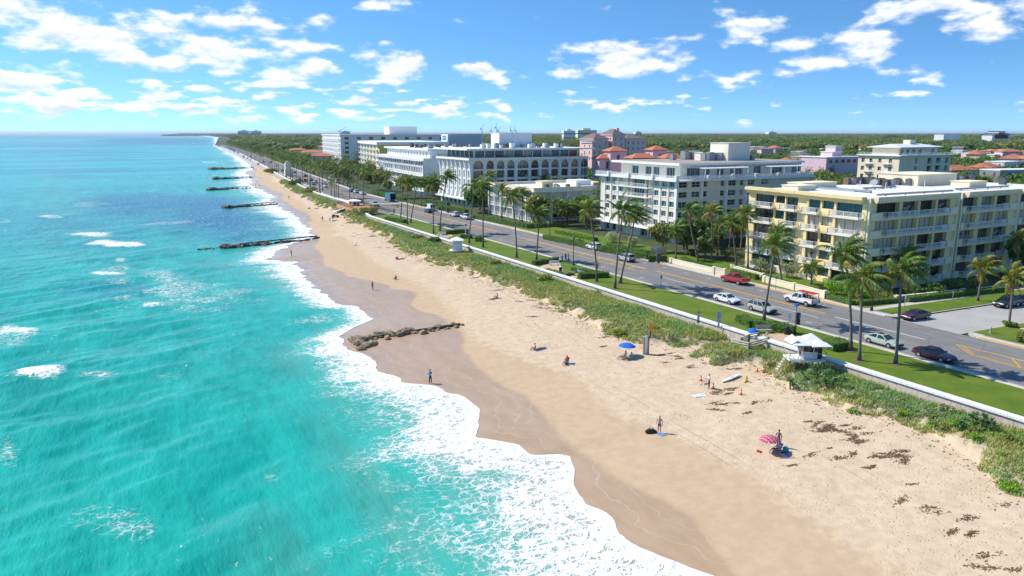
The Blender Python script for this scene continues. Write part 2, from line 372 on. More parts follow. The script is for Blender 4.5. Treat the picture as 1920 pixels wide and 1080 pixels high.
Yg = np.repeat(ys[:, None], len(u), 1)
e0 = np.minimum(edgeX(ys), wallX(ys)-4)-16
Xg = e0[:, None]+(wallX(ys)+.25-e0)[:, None]*u[None]
Zg = sandZ(Xg, Yg)
gridmesh('beach', Xg, Yg, Zg, sand_material(), dict(rut1=Xg-cv(RT1, Yg), rut2=Xg-cv(RT2, Yg), edg=Xg-edgeX(Yg), wet=Xg-wetX(Yg), smo=Xg-smoX(Yg), dun=Xg-np.clip(toeX(Yg), -1e9, wallX(Yg)-1.)), kind='structure')

# ------------------------------------------------------------------ sea
def sea_material():
    m, n, l, b = nmat('sea_water'); ma, noise, rng, mix, mapping = mk(n, l)
    P = n.new('ShaderNodeNewGeometry').outputs['Position']
    foam, blue, shal, far = (node_attr(n, k) for k in ('foam', 'blue', 'shal', 'far'))
    crest = mapping(P, (1, .24, 1), (0, 0, R(-58)))
    n1 = noise(crest, .16, 5, .6); n2 = noise(crest, .9, 5, .62); n3 = noise(P, .022, 4, .55)
    c = mix(rng(ma('ADD', n1, ma('MULTIPLY', n2, .5)), .55, .95), (.004, .250, .200), (.016, .390, .310))
    c = mix(rng(n3, .35, .68, 0, .6), c, (.003, .320, .268))
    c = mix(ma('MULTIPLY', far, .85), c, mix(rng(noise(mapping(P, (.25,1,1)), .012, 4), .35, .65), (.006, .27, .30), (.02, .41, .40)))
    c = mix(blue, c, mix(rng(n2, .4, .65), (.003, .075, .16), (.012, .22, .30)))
    c = mix(shal, c, mix(rng(n1, .35, .65), (.20, .44, .35), (.06, .42, .35)))
    c = mix(rng(shal, .62, .97), c, mix(rng(n2, .4, .6), (.44, .34, .22), (.40, .40, .28)))
    # foam: dense sheets at the edge, lace further out
    w = n.new('ShaderNodeVectorMath'); w.operation = 'ADD'
    dn = n.new('ShaderNodeTexNoise'); dn.inputs['Scale'].default_value = .7; dn.inputs['Detail'].default_value = 3; l.new(P, dn.inputs['Vector'])
    sc = n.new('ShaderNodeVectorMath'); sc.operation = 'SCALE'; sc.inputs['Scale'].default_value = 2.2; l.new(dn.outputs['Color'], sc.inputs[0])
    l.new(mapping(P, (.8, 1.25, 1), (0,0,R(20))), w.inputs[0]); l.new(sc.outputs[0], w.inputs[1])
    def lace(s):
        v = n.new('ShaderNodeTexVoronoi'); v.feature = 'DISTANCE_TO_EDGE'; v.inputs['Scale'].default_value = s; l.new(w.outputs[0], v.inputs['Vector']); return ma('SUBTRACT', 1.0, rng(v.outputs['Distance'], 0, .32))
    la = ma('MAXIMUM', lace(.9), ma('MULTIPLY', lace(2.1), .85))
    la = ma('ADD', ma('MULTIPLY', la, .55), ma('MULTIPLY', noise(P, 1.1, 6, .68), .62))
    ff = rng(ma('ADD', ma('MULTIPLY', foam, 1.25), ma('SUBTRACT', la, 1.06)), -.04, .36)
    fl = ma('MULTIPLY', rng(noise(mapping(P, (1, .3, 1), (0, 0, R(-40))), 1.5, 4, .7), .655, .72), rng(noise(P, .028, 3), .46, .60))   # bright flecks on the crests: foam, plus sun sparkle painted into the colour
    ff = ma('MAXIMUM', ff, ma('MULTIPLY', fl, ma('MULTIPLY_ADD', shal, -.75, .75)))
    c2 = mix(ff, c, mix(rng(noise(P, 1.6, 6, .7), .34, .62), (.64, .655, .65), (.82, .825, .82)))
    l.new(c2, b.inputs['Base Color'])
    l.new(ma('MULTIPLY_ADD', ff, .5, .26), b.inputs['Roughness'])
    b.inputs['IOR'].default_value = 1.33; l.new(ma('MULTIPLY_ADD', ff, -.1, .28), b.inputs['Specular IOR Level'])
    cr2 = mapping(P, (1, .4, 1), (0, 0, R(-15))); h = ma('ADD', ma('MULTIPLY', n2, .45), ma('ADD', ma('MULTIPLY', noise(cr2, .55, 4, .6), .65), ma('MULTIPLY', noise(cr2, 2.6, 3, .6), .14)))
    h = ma('ADD', h, ma('MULTIPLY', n1, 1.3))
    h = ma('ADD', ma('MULTIPLY', h, ma('MULTIPLY_ADD', shal, -.8, 1)), ma('MULTIPLY', ma('MULTIPLY', ff, la), .25))
    bp = n.new('ShaderNodeBump'); bp.inputs['Strength'].default_value = .85; bp.inputs['Distance'].default_value = .40; l.new(h, bp.inputs['Height']); l.new(bp.outputs[0], b.inputs['Normal'])
    return m
ys = rows(0, 175, .45, 70000, 1.03)
d = [0.]; s = .16
while d[-1] < 70000:
    s = s*1.012 if d[-1] < 90 else s*1.07
    d.append(d[-1]+s)
d = np.array(d)
Yg = np.repeat(ys[:, None], len(d), 1); eX = edgeX(ys)
Xg = eX[:, None]-d[None]
Dg = np.repeat(d[None], len(ys), 0)
depth = np.hypot(Xg, Yg)
near = np.clip(90/np.maximum(depth, 30), 0, 1)
sx, sy = Xg*math.cos(R(28))+Yg*math.sin(R(28)), -Xg*math.sin(R(28))+Yg*math.cos(R(28))
amp = sstep(6, 40, Dg)*near
wv = fbm(sy*.13, sx*.045, 3, 3)*1.0+fbm(sy*.4, sx*.16, 3, 8)*.36-.68
Zg = amp*wv*1.7+.2*np.exp(-Dg/5)
Wf = np.interp(Yg, [35, 60, 90, 112, 130, 190, 260, 600, 2000], [10.5, 8.0, 4.6, 2.8, 3.4, 4.5, 6, 8, 9])
mod = fbm(Yg*.09, Dg*.05, 3, 17)
q = Dg/(Wf*(.55+.95*mod))
foam = np.interp(q, [0, .05, .12, .45, .8, 1.1, 1.6, 2.6, 4], [.95, .80, .62, .56, .52, .40, .26, .11, 0])
foam = foam*np.where(Yg > 60, 1, 1)-.10*(vnoise(Yg*.5, Dg*.5, 4) > .6)*(q > .2)
foam = np.maximum(foam, .30*sstep(.62, .82, fbm(Xg*.055, Yg*.05, 3, 41))*sstep(0, 8, Dg)*(Dg < 95))
def ell(px, py, rx, ry):                  # a patch on the water given by its centre and two half axes
    c = np.array(G(px, py)[:2]); a = np.array(G(px+rx, py)[:2])-c; b = (np.array(G(px, py+ry)[:2])-np.array(G(px, py-ry)[:2]))/2
    mi = np.linalg.inv(np.stack([a, b], 1)); q0, q1 = Xg-c[0], Yg-c[1]
    return np.hypot(mi[0,0]*q0+mi[0,1]*q1, mi[1,0]*q0+mi[1,1]*q1)
for (px, py, rx, ry, s) in [(75,705,75,15,1.0),(215,458,55,9,.97),(175,441,52,6,.9),(95,407,36,4,.85),(45,624,30,10,.88),(287,572,34,7,.85),(208,511,36,5,.78),(225,488,20,8,.66),(190,706,130,16,.52),(330,555,140,46,.48),(300,520,60,20,.5),(235,985,60,40,.42),(180,975,90,50,.34),(505,893,24,16,.5),(10,620,30,14,.7),(20,640,50,30,.45),(12,850,30,30,.45),(590,480,30,8,.5),(430,355,24,3,.6),(395,304,30,1.5,.75),(400,330,24,1.2,.6)]:
    e = ell(px, py, rx, ry); foam = np.maximum(foam, .66*s*(1-sstep(.1, 1.35, e+(fbm(Xg*.22, Yg*.22, 3, 23)-.5)*1.5)))
    if s > .8: Zg += .4*np.exp(-(e*1.1)**2)
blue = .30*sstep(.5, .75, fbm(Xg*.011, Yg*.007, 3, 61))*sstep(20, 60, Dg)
for (px, py, rx, ry, s) in [(430,400,190,40,.95),(250,385,160,28,.8),(120,420,90,14,.5),(200,540,80,16,.35),(330,372,150,14,.8),(480,440,90,22,.7),(300,262,130,5,.95),(120,272,150,4,.5),(60,256,200,2.5,.6),(370,265,50,3,.6),(130,330,60,6,.35)]:  # darker blue patches: deeper water, and cloud shadow put into the colour
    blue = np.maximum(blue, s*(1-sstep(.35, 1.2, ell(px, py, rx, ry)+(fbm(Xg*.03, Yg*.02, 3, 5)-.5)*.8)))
shal = np.interp(q, [0, .5, 1.2, 2.2, 3.6], [1, .85, .6, .25, 0])
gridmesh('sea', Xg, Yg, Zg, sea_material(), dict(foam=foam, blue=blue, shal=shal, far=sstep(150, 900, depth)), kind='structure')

# low headland at the far end of the bay
hp = []
for i, px in enumerate(np.linspace(318, 450, 60)):
    d_ = 9000+1500*i/60; r = (px-960)/FPX*d_; hp.append((r*cy_+d_*sy_, -r*sy_+d_*cy_))
hp = np.array(hp); hz = 10+26*fbm(np.arange(60)*.35, np.arange(60)*0+2., 3, 6)*np.minimum(1, np.arange(60)/8+.25)
HX = np.stack([hp[:, 0]-40*sy_, hp[:, 0]-30*sy_, hp[:, 0], hp[:, 0]+400], 1); HY = np.stack([hp[:, 1]-40*cy_, hp[:, 1]-30*cy_, hp[:, 1], hp[:, 1]+400], 1)
gridmesh('headland', HX, HY, np.stack([hz*0-1, hz*0+4, hz, hz*.9], 1), M('headland_scrub', (.07, .10, .05), .9, .3, .02), smooth=False, kind='structure')

# ------------------------------------------------------------------ ground, road, pavements
def ribbon(name, x0, x1, y0, y1, z, mat, step=4., o=True, parent=None, thick=0, **kw):
    n = max(2, int((y1-y0)/step)+1); y = np.linspace(y0, y1, n); of = off(y) if o else y*0
    x0 = x0(y) if callable(x0) else x0+of; x1 = x1(y) if callable(x1) else x1+of
    if not thick:
        return gridmesh(name, np.stack([x0, x1], 1), np.stack([y, y], 1), np.full((n, 2), z), mat, smooth=False, parent=parent, **kw)
    X = np.stack([x0, x0, x1, x1, x0], 1); Z = np.stack([y*0+z-thick, y*0+z, y*0+z, y*0+z-thick, y*0+z-thick], 1)
    return gridmesh(name, X, np.repeat(y[:, None], 5, 1), Z, mat, smooth=False, parent=parent, **kw)
def ground_material(name, c1, c2, c3, sc, bump=.3, wear=0):
    m, n, l, b = nmat(name); ma, noise, rng, mix, mapping = mk(n, l)
    P = n.new('ShaderNodeNewGeometry').outputs['Position']
    a, f, g = noise(P, sc, 5), noise(P, sc*9, 5, .7), noise(P, sc*.16, 4)
    c = mix(rng(a, .35, .65), c1, c2); c = mix(rng(f, .52, .72, 0, .6), c, c3); c = mix(rng(g, .48, .62, 0, .55), c, mix(.5, c2, c3))
    if wear:                                # tyre-polished lanes, repair patches and cracks
        c = mix(rng(noise(mapping(P, (1, .02, 1)), 1.1, 3), .42, .62, 0, .45), c, c3)
        v = n.new('ShaderNodeTexVoronoi'); v.inputs['Scale'].default_value = .09; l.new(mapping(P, (1.6, .7, 1)), v.inputs['Vector']); s = n.new('ShaderNodeSeparateXYZ'); l.new(v.outputs['Color'], s.inputs[0]); c = mix(rng(s.outputs[0], .8, .81, 0, .4), c, (.115, .115, .118)); c = mix(rng(s.outputs[1], .85, .86, 0, .35), c, (.27, .255, .24))
        e = n.new('ShaderNodeTexVoronoi'); e.feature = 'DISTANCE_TO_EDGE'; e.inputs['Scale'].default_value = .16; l.new(P, e.inputs['Vector']); c = mix(rng(e.outputs['Distance'], .0, .012, .5, 0), c, (.07, .07, .07))
    l.new(c, b.inputs['Base Color']); b.inputs['Roughness'].default_value = .85; b.inputs['Specular IOR Level'].default_value = .25
    bp = n.new('ShaderNodeBump'); bp.inputs['Strength'].default_value = bump; bp.inputs['Distance'].default_value = .08; l.new(noise(P, sc*30, 4, .7), bp.inputs['Height']); l.new(bp.outputs[0], b.inputs['Normal'])
    return m
m_land = ground_material('undergrowth', (.035, .055, .018), (.06, .085, .028), (.10, .09, .055), .2)
m_lawn = ground_material('lawn_grass', (.085, .150, .008), (.125, .185, .012), (.20, .185, .045), .35, .8)
m_road = ground_material('asphalt', (.190, .184, .176), (.225, .216, .206), (.15, .146, .14), .35, .15, 1)
m_side = ground_material('side_street_concrete', (.36, .345, .32), (.41, .39, .36), (.30, .285, .265), .25, .12)
m_pave = ground_material('pavement_concrete', (.46, .41, .36), (.54, .485, .43), (.38, .33, .285), .5, .15)
m_kerb = ground_material('kerb_concrete', (.42, .40, .37), (.5, .47, .43), (.33, .31, .29), .7, .1)
m_patio = ground_material('patio_sand_paving', (.50, .36, .24), (.56, .42, .29), (.42, .31, .21), .8, .15)
m_yel = ground_material('yellow_road_paint', (.62, .30, .012), (.66, .34, .02), (.45, .24, .04), 1.2, .05)
m_wht = ground_material('white_road_paint', (.62, .62, .60), (.70, .70, .68), (.40, .40, .40), 1.2, .05)
yl = rows(-60, 400, 30, 70000, 1.18)
wl_ = wallX(yl)
gridmesh('inland_ground', np.stack([wl_+.3, wl_+40, np.full_like(yl, 800)+wl_, np.full_like(yl, 70000)+wl_], 1), np.repeat(yl[:, None], 4, 1), np.full((len(yl), 4), 3.38), m_land, smooth=False, kind='structure')
road = ribbon('road', 84, 99.1, -60, 1900, ZR, m_road, 6, kind='structure')
SX0, SX1 = 57.3, 66.6                     # the side street
def sidest(y0, y1, x0, x1, z, name, mat, parent=None, **kw):   # strip running inland (slightly askew like the street)
    sk = -.05
    v = [(x0, y0+sk*0), (x1, y0+sk*(x1-x0)), (x1, y1+sk*(x1-x0)), (x0, y1)]
    return MB().add([(a, b, z) for a, b in v], [(0,1,2,3)]).build(name, mat, parent, **kw)
sidest(SX0, SX1, 99.05, 175, ZR+.004, 'side_street', m_side, kind='structure')
ribbon('beach_lawn', 73.1, 82.5, -60, 236, ZL, m_lawn, 6, o=False, kind='structure')
ribbon('promenade_pavement', 82.5, 83.75, -60, 1200, ZL+.005, m_pave, 6, thick=.5, kind='structure')
ribbon('kerb', 83.75, 84.0, -60, 1200, ZR+.16, m_kerb, 6, thick=.3, kind='structure')
for a, b in ((-60, 55.2), (68.6, 900)):
    ribbon('kerb', 99.1, 99.32, a, b, ZR+.16, m_kerb, 6, thick=.3, kind='structure')
    ribbon('inland_pavement', 99.32, 100.9, a, b, ZR+.155, m_pave, 6, thick=.3, kind='structure')
    ribbon('verge_lawn', 100.9, 112, a, min(b, 196), ZR+.15, m_lawn, 6, kind='structure')
# corner returns of the side street
for (cx, cy, a0) in ((101.6, 69.0, 180), (101.6, 54.9, 90)):
    mb = MB(); k = 8
    for i in range(k):
        t0, t1 = R(a0+90*i/k), R(a0+90*(i+1)/k)
        for r0, r1, z in ((2.2, 2.45, ZR+.158),):
            p = [(cx+r*math.cos(t), cy+r*math.sin(t)) for r, t in ((2.2, t0), (2.45, t0), (2.45, t1), (2.2, t1))]
            mb.prism(p, ZR-.1, z)
    mb.build('corner_kerb', m_kerb, kind='structure')
    pts = [(cx, cy)]+[(cx+2.2*math.cos(R(a0+90*i/k)), cy+2.2*math.sin(R(a0+90*i/k))) for i in range(k+1)]
    MB().prism(pts, ZR-.1, ZR+.15).build('corner_pavement', m_pave, kind='structure')
sidest(SX1, SX1+.25, 101.6, 175, ZR+.155, 'kerb', m_kerb, kind='structure')
sidest(SX1+.25, 71.6, 101.6, 175, ZR+.162, 'corner_lawn', m_lawn, kind='structure')
sidest(71.6, 73.0, 99.4, 175, ZR+.175, 'side_pavement', m_pave, kind='structure')
sidest(SX0-.3, SX0-.05, 101.6, 175, ZR+.155, 'kerb', m_kerb, kind='structure')
sidest(40, SX0-.3, 101.0, 175, ZR+.162, 'corner_lawn', m_lawn, kind='structure')
sidest(38, 55.0, 108.5, 112.5, ZR+.17, 'driveway', m_pave, kind='structure')
# painted lines
def line(name, x0, x1, y0, y1, mat, dz=.006, step=6): return ribbon(name, x0, x1, y0, y1, ZR+dz, mat, step, parent=road)
for a, b in ((74, 114), (330, 900)):
    line('yellow_centre_line', 92.66, 92.86, a, b, m_yel); line('yellow_centre_line', 93.0, 93.2, a, b, m_yel)
for a, b in ((117, 168), (182, 270)):       # ladders of the turning lane
    line('yellow_lane_line', 92.66, 92.86, a, b, m_yel); line('yellow_lane_line', 92.98, 93.18, a, b, m_yel)
    line('yellow_lane_line', 89.8, 90.02, a, b, m_yel); line('white_lane_line', 92.4, 92.52, a, b, m_wht)
    for y in np.arange(a+3, b, 6.1):
        MB().quad((89.98, y-1.2, ZR+.008), (92.7, y+.1, ZR+.008), (92.7, y+.42, ZR+.008), (89.98, y-.85, ZR+.008)).build('yellow_rung', m_yel, road)
    MB().quad((89.85, a, ZR+.008), (92.72, a-4, ZR+.008), (92.86, a-4, ZR+.008), (90.0, a, ZR+.008)).build('yellow_taper_line', m_yel, road)
line('yellow_lane_line', 91.36, 91.56, 282, 480, m_yel); line('yellow_lane_line', 91.7, 91.9, 282, 480, m_yel)
line('white_lane_line', 89.8, 89.95, 72.8, 108, m_wht)
line('white_lane_line', 92.3, 92.5, 58, 72, m_wht); line('white_lane_line', 92.6, 92.74, 168, 181, m_wht)
# the hatched lead-in further along the road
tri = [G(1793,646,ZR), G(1920,677,ZR), G(1793,646,ZR), G(1925,694,ZR)]
def strip(a, b, w, name, mat, dz=.008):
    a, b = Vector(a[:2]), Vector(b[:2]); t = (b-a).normalized(); nn = Vector((-t.y, t.x))*w/2
    MB().add([(p.x, p.y, ZR+dz) for p in (a-nn, b-nn, b+nn, a+nn)], [(0,1,2,3)]).build(name, mat, road)
A, B, Cc = Vector(tri[0][:2]), Vector(tri[1][:2]), Vector(tri[3][:2])
strip(A, A+(B-A)*2.5, .2, 'yellow_lead_in', m_yel); strip(A+Vector((.0,-.9)), A+(B-A)*2.5+Vector((-.35,0)), .15, 'yellow_lead_in', m_yel, .010)
mid_ = Vector(G(1822,666,ZR)[:2]); strip(A, mid_, .15, 'yellow_lead_in', m_yel, .012); strip(mid_, mid_+(Cc-mid_)*3, .15, 'yellow_lead_in', m_yel, .014)
mid2 = mid_+Vector((.35,-.1)); strip(A+Vector((.2,-.6)), mid2, .15, 'yellow_lead_in', m_yel, .016); strip(mid2, mid2+(Cc-mid_)*3, .15, 'yellow_lead_in', m_yel, .018)
strip(G(1897,672,ZR), G(1914,690,ZR), .2, 'yellow_rung', m_yel, .02)
for y in np.arange(33, 262, 6.4):          # parking bay marks along both kerbs
    for x, dx in ((86.3, -1), (96.75, 1)):
        if x > 90 and SX0-8 < y < SX1+6: continue
        mb = MB(); mb.quad((x-.06, y-.55, ZR+.007), (x+.06, y-.55, ZR+.007), (x+.06, y+.55, ZR+.007), (x-.06, y+.55, ZR+.007))
        mb.quad((min(x+.06*dx, x+.75*dx), y-.06, ZR+.007), (max(x+.06*dx, x+.75*dx), y-.06, ZR+.007), (max(x+.06*dx, x+.75*dx), y+.06, ZR+.007), (min(x+.06*dx, x+.75*dx), y+.06, ZR+.007)); mb.build('parking_mark', m_wht, road)
for x in np.arange(84.8, 98.6, 1.1):        # zebra crossing by the boardwalk deck
    MB().quad((x, 275, ZR+.009), (x+.55, 275, ZR+.009), (x+.55, 278, ZR+.009), (x, 278, ZR+.009)).build('crossing_bar', m_wht, road)
for y0, y1 in ((74, 96), (38, 55), (118, 124), (170, 181), (186, 192), (250, 262)):   # yellow painted kerbs
    ribbon('painted_kerb', 99.09, 99.34, y0, y1, ZR+.172, m_yel, 6, thick=.09, kind='structure')
# ------------------------------------------------------------------ sea wall
def wmatl(name, c1, c2, stain, rust=True):
    m, n, l, b = nmat(name); ma, noise, rng, mix, mapping = mk(n, l)
    P = n.new('ShaderNodeNewGeometry').outputs['Position']
    c = mix(rng(noise(P, 1.1, 6, .65), .35, .65), c1, c2)
    st = noise(mapping(P, (1, 1, .35)), 1.7, 7, .7)
    c = mix(rng(st, .55, .70, 0, .75), c, stain)
    if rust: c = mix(rng(noise(mapping(P, (1, 1.3, .22)), 2.3, 5, .6), .70, .76, 0, .8), c, (.30, .10, .035))
    l.new(c, b.inputs['Base Color']); b.inputs['Roughness'].default_value = .9
    bp = n.new('ShaderNodeBump'); bp.inputs['Strength'].default_value = .5; bp.inputs['Distance'].default_value = .05; l.new(noise(P, 4, 6, .7), bp.inputs['Height']); l.new(bp.outputs[0], b.inputs['Normal'])
    return m
m_wall = wmatl('weathered_wall_concrete', (.50, .40, .35), (.60, .50, .44), (.20, .165, .14))
m_cap = wmatl('white_wall_cap', (.74, .73, .71), (.80, .79, .77), (.55, .53, .5), False)
wall = thing('sea_wall', 'long weathered concrete sea wall with white cap between dunes and lawn', 'wall', (72.6, 0, 0))
_pan = MB().box(-.15, .35, .02, 5.98, .6, 3.86); _panme = _pan.mesh('panel', m_wall)
mb = MB()
for k in range(10):                       # the cap is cast in short white blocks with open joints
    mb.box(-.32, .52, k*.6+.0, k*.6+.585, 3.86, 4.10)
_capme = mb.mesh('cap', m_cap)
for k in range(-1, 39):
    ob('panel', _panme, wall, (0, k*6, 0)); ob('cap', _capme, wall, (0, k*6, 0))
ysg = list(range(234, 330, 8))+list(range(330, 1100, 22))
for a, b in zip(ysg[:-1], ysg[1:]):
    if 258 <= a < 274: continue
    xa, xb = wallX(a)-72.6, wallX(b)-72.6
    for nm, x0, x1, z0, z1, mm in (('panel', -.15, .35, .5, 3.86, m_wall), ('cap', -.32, .52, 3.86, 4.1, m_cap)):
        mb = MB(); vs = [(xx+dx, yy, z) for z in (z0, z1) for (xx, yy) in ((xa, a), (xb, b)) for dx in (x0, x1)]
        mb.add(vs, [(0,2,3,1),(4,5,7,6),(0,1,5,4),(2,6,7,3),(0,4,6,2),(1,3,7,5)]).build(nm, mm, wall)

# ------------------------------------------------------------------ foliage
def leafmat(name, c1, c2, tr=.35, rough=.5, pos=.25):
    m, n, l, b = nmat(name); ma, noise, rng, mix, mapping = mk(n, l)
    g = n.new('ShaderNodeNewGeometry'); oi = n.new('ShaderNodeObjectInfo')
    f = ma('ADD', ma('MULTIPLY', g.outputs['Random Per Island'], .55), ma('MULTIPLY', noise(g.outputs['Position'], pos, 4), .55))
    f = ma('ADD', f, ma('MULTIPLY_ADD', oi.outputs['Random'], .3, -.2))
    c = mix(rng(f, .2, .8, smooth=False), c1, c2); l.new(c, b.inputs['Base Color']); b.inputs['Roughness'].default_value = rough; b.inputs['Specular IOR Level'].default_value = .35
    t = n.new('ShaderNodeBsdfTranslucent'); l.new(c, t.inputs[0]); ms = n.new('ShaderNodeMixShader'); ms.inputs[0].default_value = tr
    l.new(b.outputs[0], ms.inputs[1]); l.new(t.outputs[0], ms.inputs[2]); l.new(ms.outputs[0], n['Material Output'].inputs[0])
    return m
lf_palm = leafmat('palm_leaf', (0.075, 0.140, 0.018), (0.170, 0.260, 0.032))
lf_palmy = leafmat('palm_leaf_yellow', (0.200, 0.190, 0.020), (0.400, 0.330, 0.035))
lf_palmd = leafmat('palm_leaf_dry', (0.429, 0.237, 0.073), (0.600, 0.403, 0.128))
lf_hedge = leafmat('hedge_leaf', (0.065, 0.155, 0.023), (0.176, 0.325, 0.043))
lf_bright = leafmat('bright_leaf', (0.135, 0.309, 0.022), (0.322, 0.544, 0.036))
lf_dark = leafmat('dark_leaf', (0.066, 0.121, 0.026), (0.165, 0.239, 0.045))
lf_olive = leafmat('olive_leaf', (0.169, 0.193, 0.041), (0.335, 0.339, 0.079))
lf_silver = leafmat('silver_leaf', (0.268, 0.318, 0.155), (0.537, 0.580, 0.299))
lf_grape = leafmat('sea_grape_leaf', (0.188, 0.271, 0.033), (0.456, 0.473, 0.054))
lf_spiky = leafmat('saw_palm_leaf', (0.059, 0.142, 0.039), (0.135, 0.249, 0.073))
gr_green = leafmat('dune_grass_green', (0.243, 0.374, 0.066), (0.489, 0.600, 0.111), .3, .6, .4)
gr_dry = leafmat('dune_grass_dry', (0.406, 0.381, 0.100), (0.468, 0.570, 0.198), .3, .6, .4)
gr_blue = leafmat('dune_grass_grey', (0.195, 0.330, 0.100), (0.407, 0.530, 0.186), .3, .6, .4)
m_bark = M('palm_bark', (.17, .145, .12), .9, .3, 3, .8, 14)
m_bark2 = M('tree_bark', (.10, .08, .06), .9, .3, 3, .6, 10)
m_boot = M('palm_boot_fibre', (.30, .20, .10), .9, .35, 5, .6, 20)
m_soil = M('bare_soil', (.16, .10, .065), .95, .2, 4, .4)
rng_ = np.random.default_rng(5)
def leafquads(P, Nn, size, asp=.55, rg=rng_, jit=.7):
    """one bent leaf quad at each point, turned roughly to its normal"""
    k = len(P); Nn = Nn+rg.normal(0, jit, (k, 3)); Nn /= np.linalg.norm(Nn, axis=1)[:, None]+1e-9
    r = rg.normal(0, 1, (k, 3)); A = np.cross(Nn, r); A /= np.linalg.norm(A, axis=1)[:, None]+1e-9; B = np.cross(Nn, A)
    s = (size*rg.uniform(.6, 1.35, k))[:, None]
    V = np.stack([P-A*s, P-B*s*asp, P+A*s, P+B*s*asp], 1).reshape(-1, 3)
    return V, np.arange(4*k).reshape(k, 4)
def ellip_pts(k, lobes, rg=rng_, shell=.62):
    ws = np.array([a[3]*a[4]+a[4]*a[5]+a[3]*a[5] for a in lobes]); wh = rg.choice(len(lobes), k, p=ws/ws.sum())
    L = np.array(lobes)[wh]; n = rg.normal(0, 1, (k, 3)); n /= np.linalg.norm(n, axis=1)[:, None]
    rr = shell+(1-shell)*rg.random(k)**.6
    P = L[:, :3]+n*L[:, 3:6]*rr[:, None]
    nn = n/L[:, 3:6]; return P, nn/np.linalg.norm(nn, axis=1)[:, None]
def lobes_for(rx, ry, rz, k, rg, z0=0.):
    out = [(0, 0, z0+rz*.5, rx*.72, ry*.72, rz*.5)]
    for _ in range(k):
        t = rg.uniform(0, 6.28); q = rg.uniform(.35, .8)
        out.append((rx*q*math.cos(t), ry*q*math.sin(t), z0+rz*rg.uniform(.35, .82), rx*rg.uniform(.26, .45), ry*rg.uniform(.26, .45), rz*rg.uniform(.17, .30)))
    return out
def bush(name, loc, r, h, mat, label, cat='shrub', n=500, size=.16, group=None, seed=1, ry=None, stems=True, parent=None):
    rg = np.random.default_rng(seed); lo = lobes_for(r, ry or r, h, 9, rg)
    P, Nn = ellip_pts(n, lo, rg, .55); P[:, 2] = np.maximum(P[:, 2], .06)
    V, F = leafquads(P, Nn, size, .6, rg)
    t = thing(name, label, cat, loc, rg.uniform(0, 6), group)
    trimesh('foliage', V, F, mat, t)
    mb = MB()
    for _ in range(5): a = rg.uniform(0, 6.28); mb.tube([(0, 0, -.2), (r*.25*math.cos(a), r*.25*math.sin(a), h*.35), (r*.5*math.cos(a), r*.5*math.sin(a), h*.72)], [.05, .035, .02], 5)
    mb.build('stem', m_bark2, t)
    return t
def hedge(name, a, b, w, h, label, mat=lf_hedge, z=3.6, dens=34, size=.11, group=None, seed=3, round_=0.):
    a, b = Vector(a[:2]), Vector(b[:2]); L = (b-a).length; rg = np.random.default_rng(seed+int(L*10))
    t = thing(name, label, 'hedge', ((a.x+b.x)/2, (a.y+b.y)/2, z), math.atan2(b.y-a.y, b.x-a.x), group)
    areas = np.array([L*h, L*h, L*w, w*h, w*h]); k = int(areas.sum()*dens); wh = rg.choice(5, k, p=areas/areas.sum())
    u, v = rg.uniform(-.5, .5, k), rg.uniform(0, 1, k)
    P = np.zeros((k, 3)); Nn = np.zeros((k, 3))
    for i, (f, nv) in enumerate(((lambda u, v: (u*L, -w/2, v*h), (0,-1,.2)), (lambda u, v: (u*L, w/2, v*h), (0,1,.2)), (lambda u, v: (u*L, (v-.5)*w, h), (0,0,1)), (lambda u, v: (-L/2, u*w, v*h), (-1,0,.2)), (lambda u, v: (L/2, u*w, v*h), (1,0,.2)))):
        s = wh == i; x, y, zz = f(u[s], v[s]); P[s] = np.stack([np.broadcast_to(x, s.sum()), np.broadcast_to(y, s.sum()), np.broadcast_to(zz, s.sum())], 1); Nn[s] = nv
    P += rg.normal(0, .045, P.shape); P[:, 2] += (fbm(P[:, 0]*.8+seed, P[:, 1]*.8, 3, seed)-.5)*.22*(P[:, 2] > h*.5)
    V, F = leafquads(P, Nn, size, .7, rg, .5); trimesh('foliage', V, F, mat, t)
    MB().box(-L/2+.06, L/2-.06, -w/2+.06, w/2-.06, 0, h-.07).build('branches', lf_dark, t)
    return t

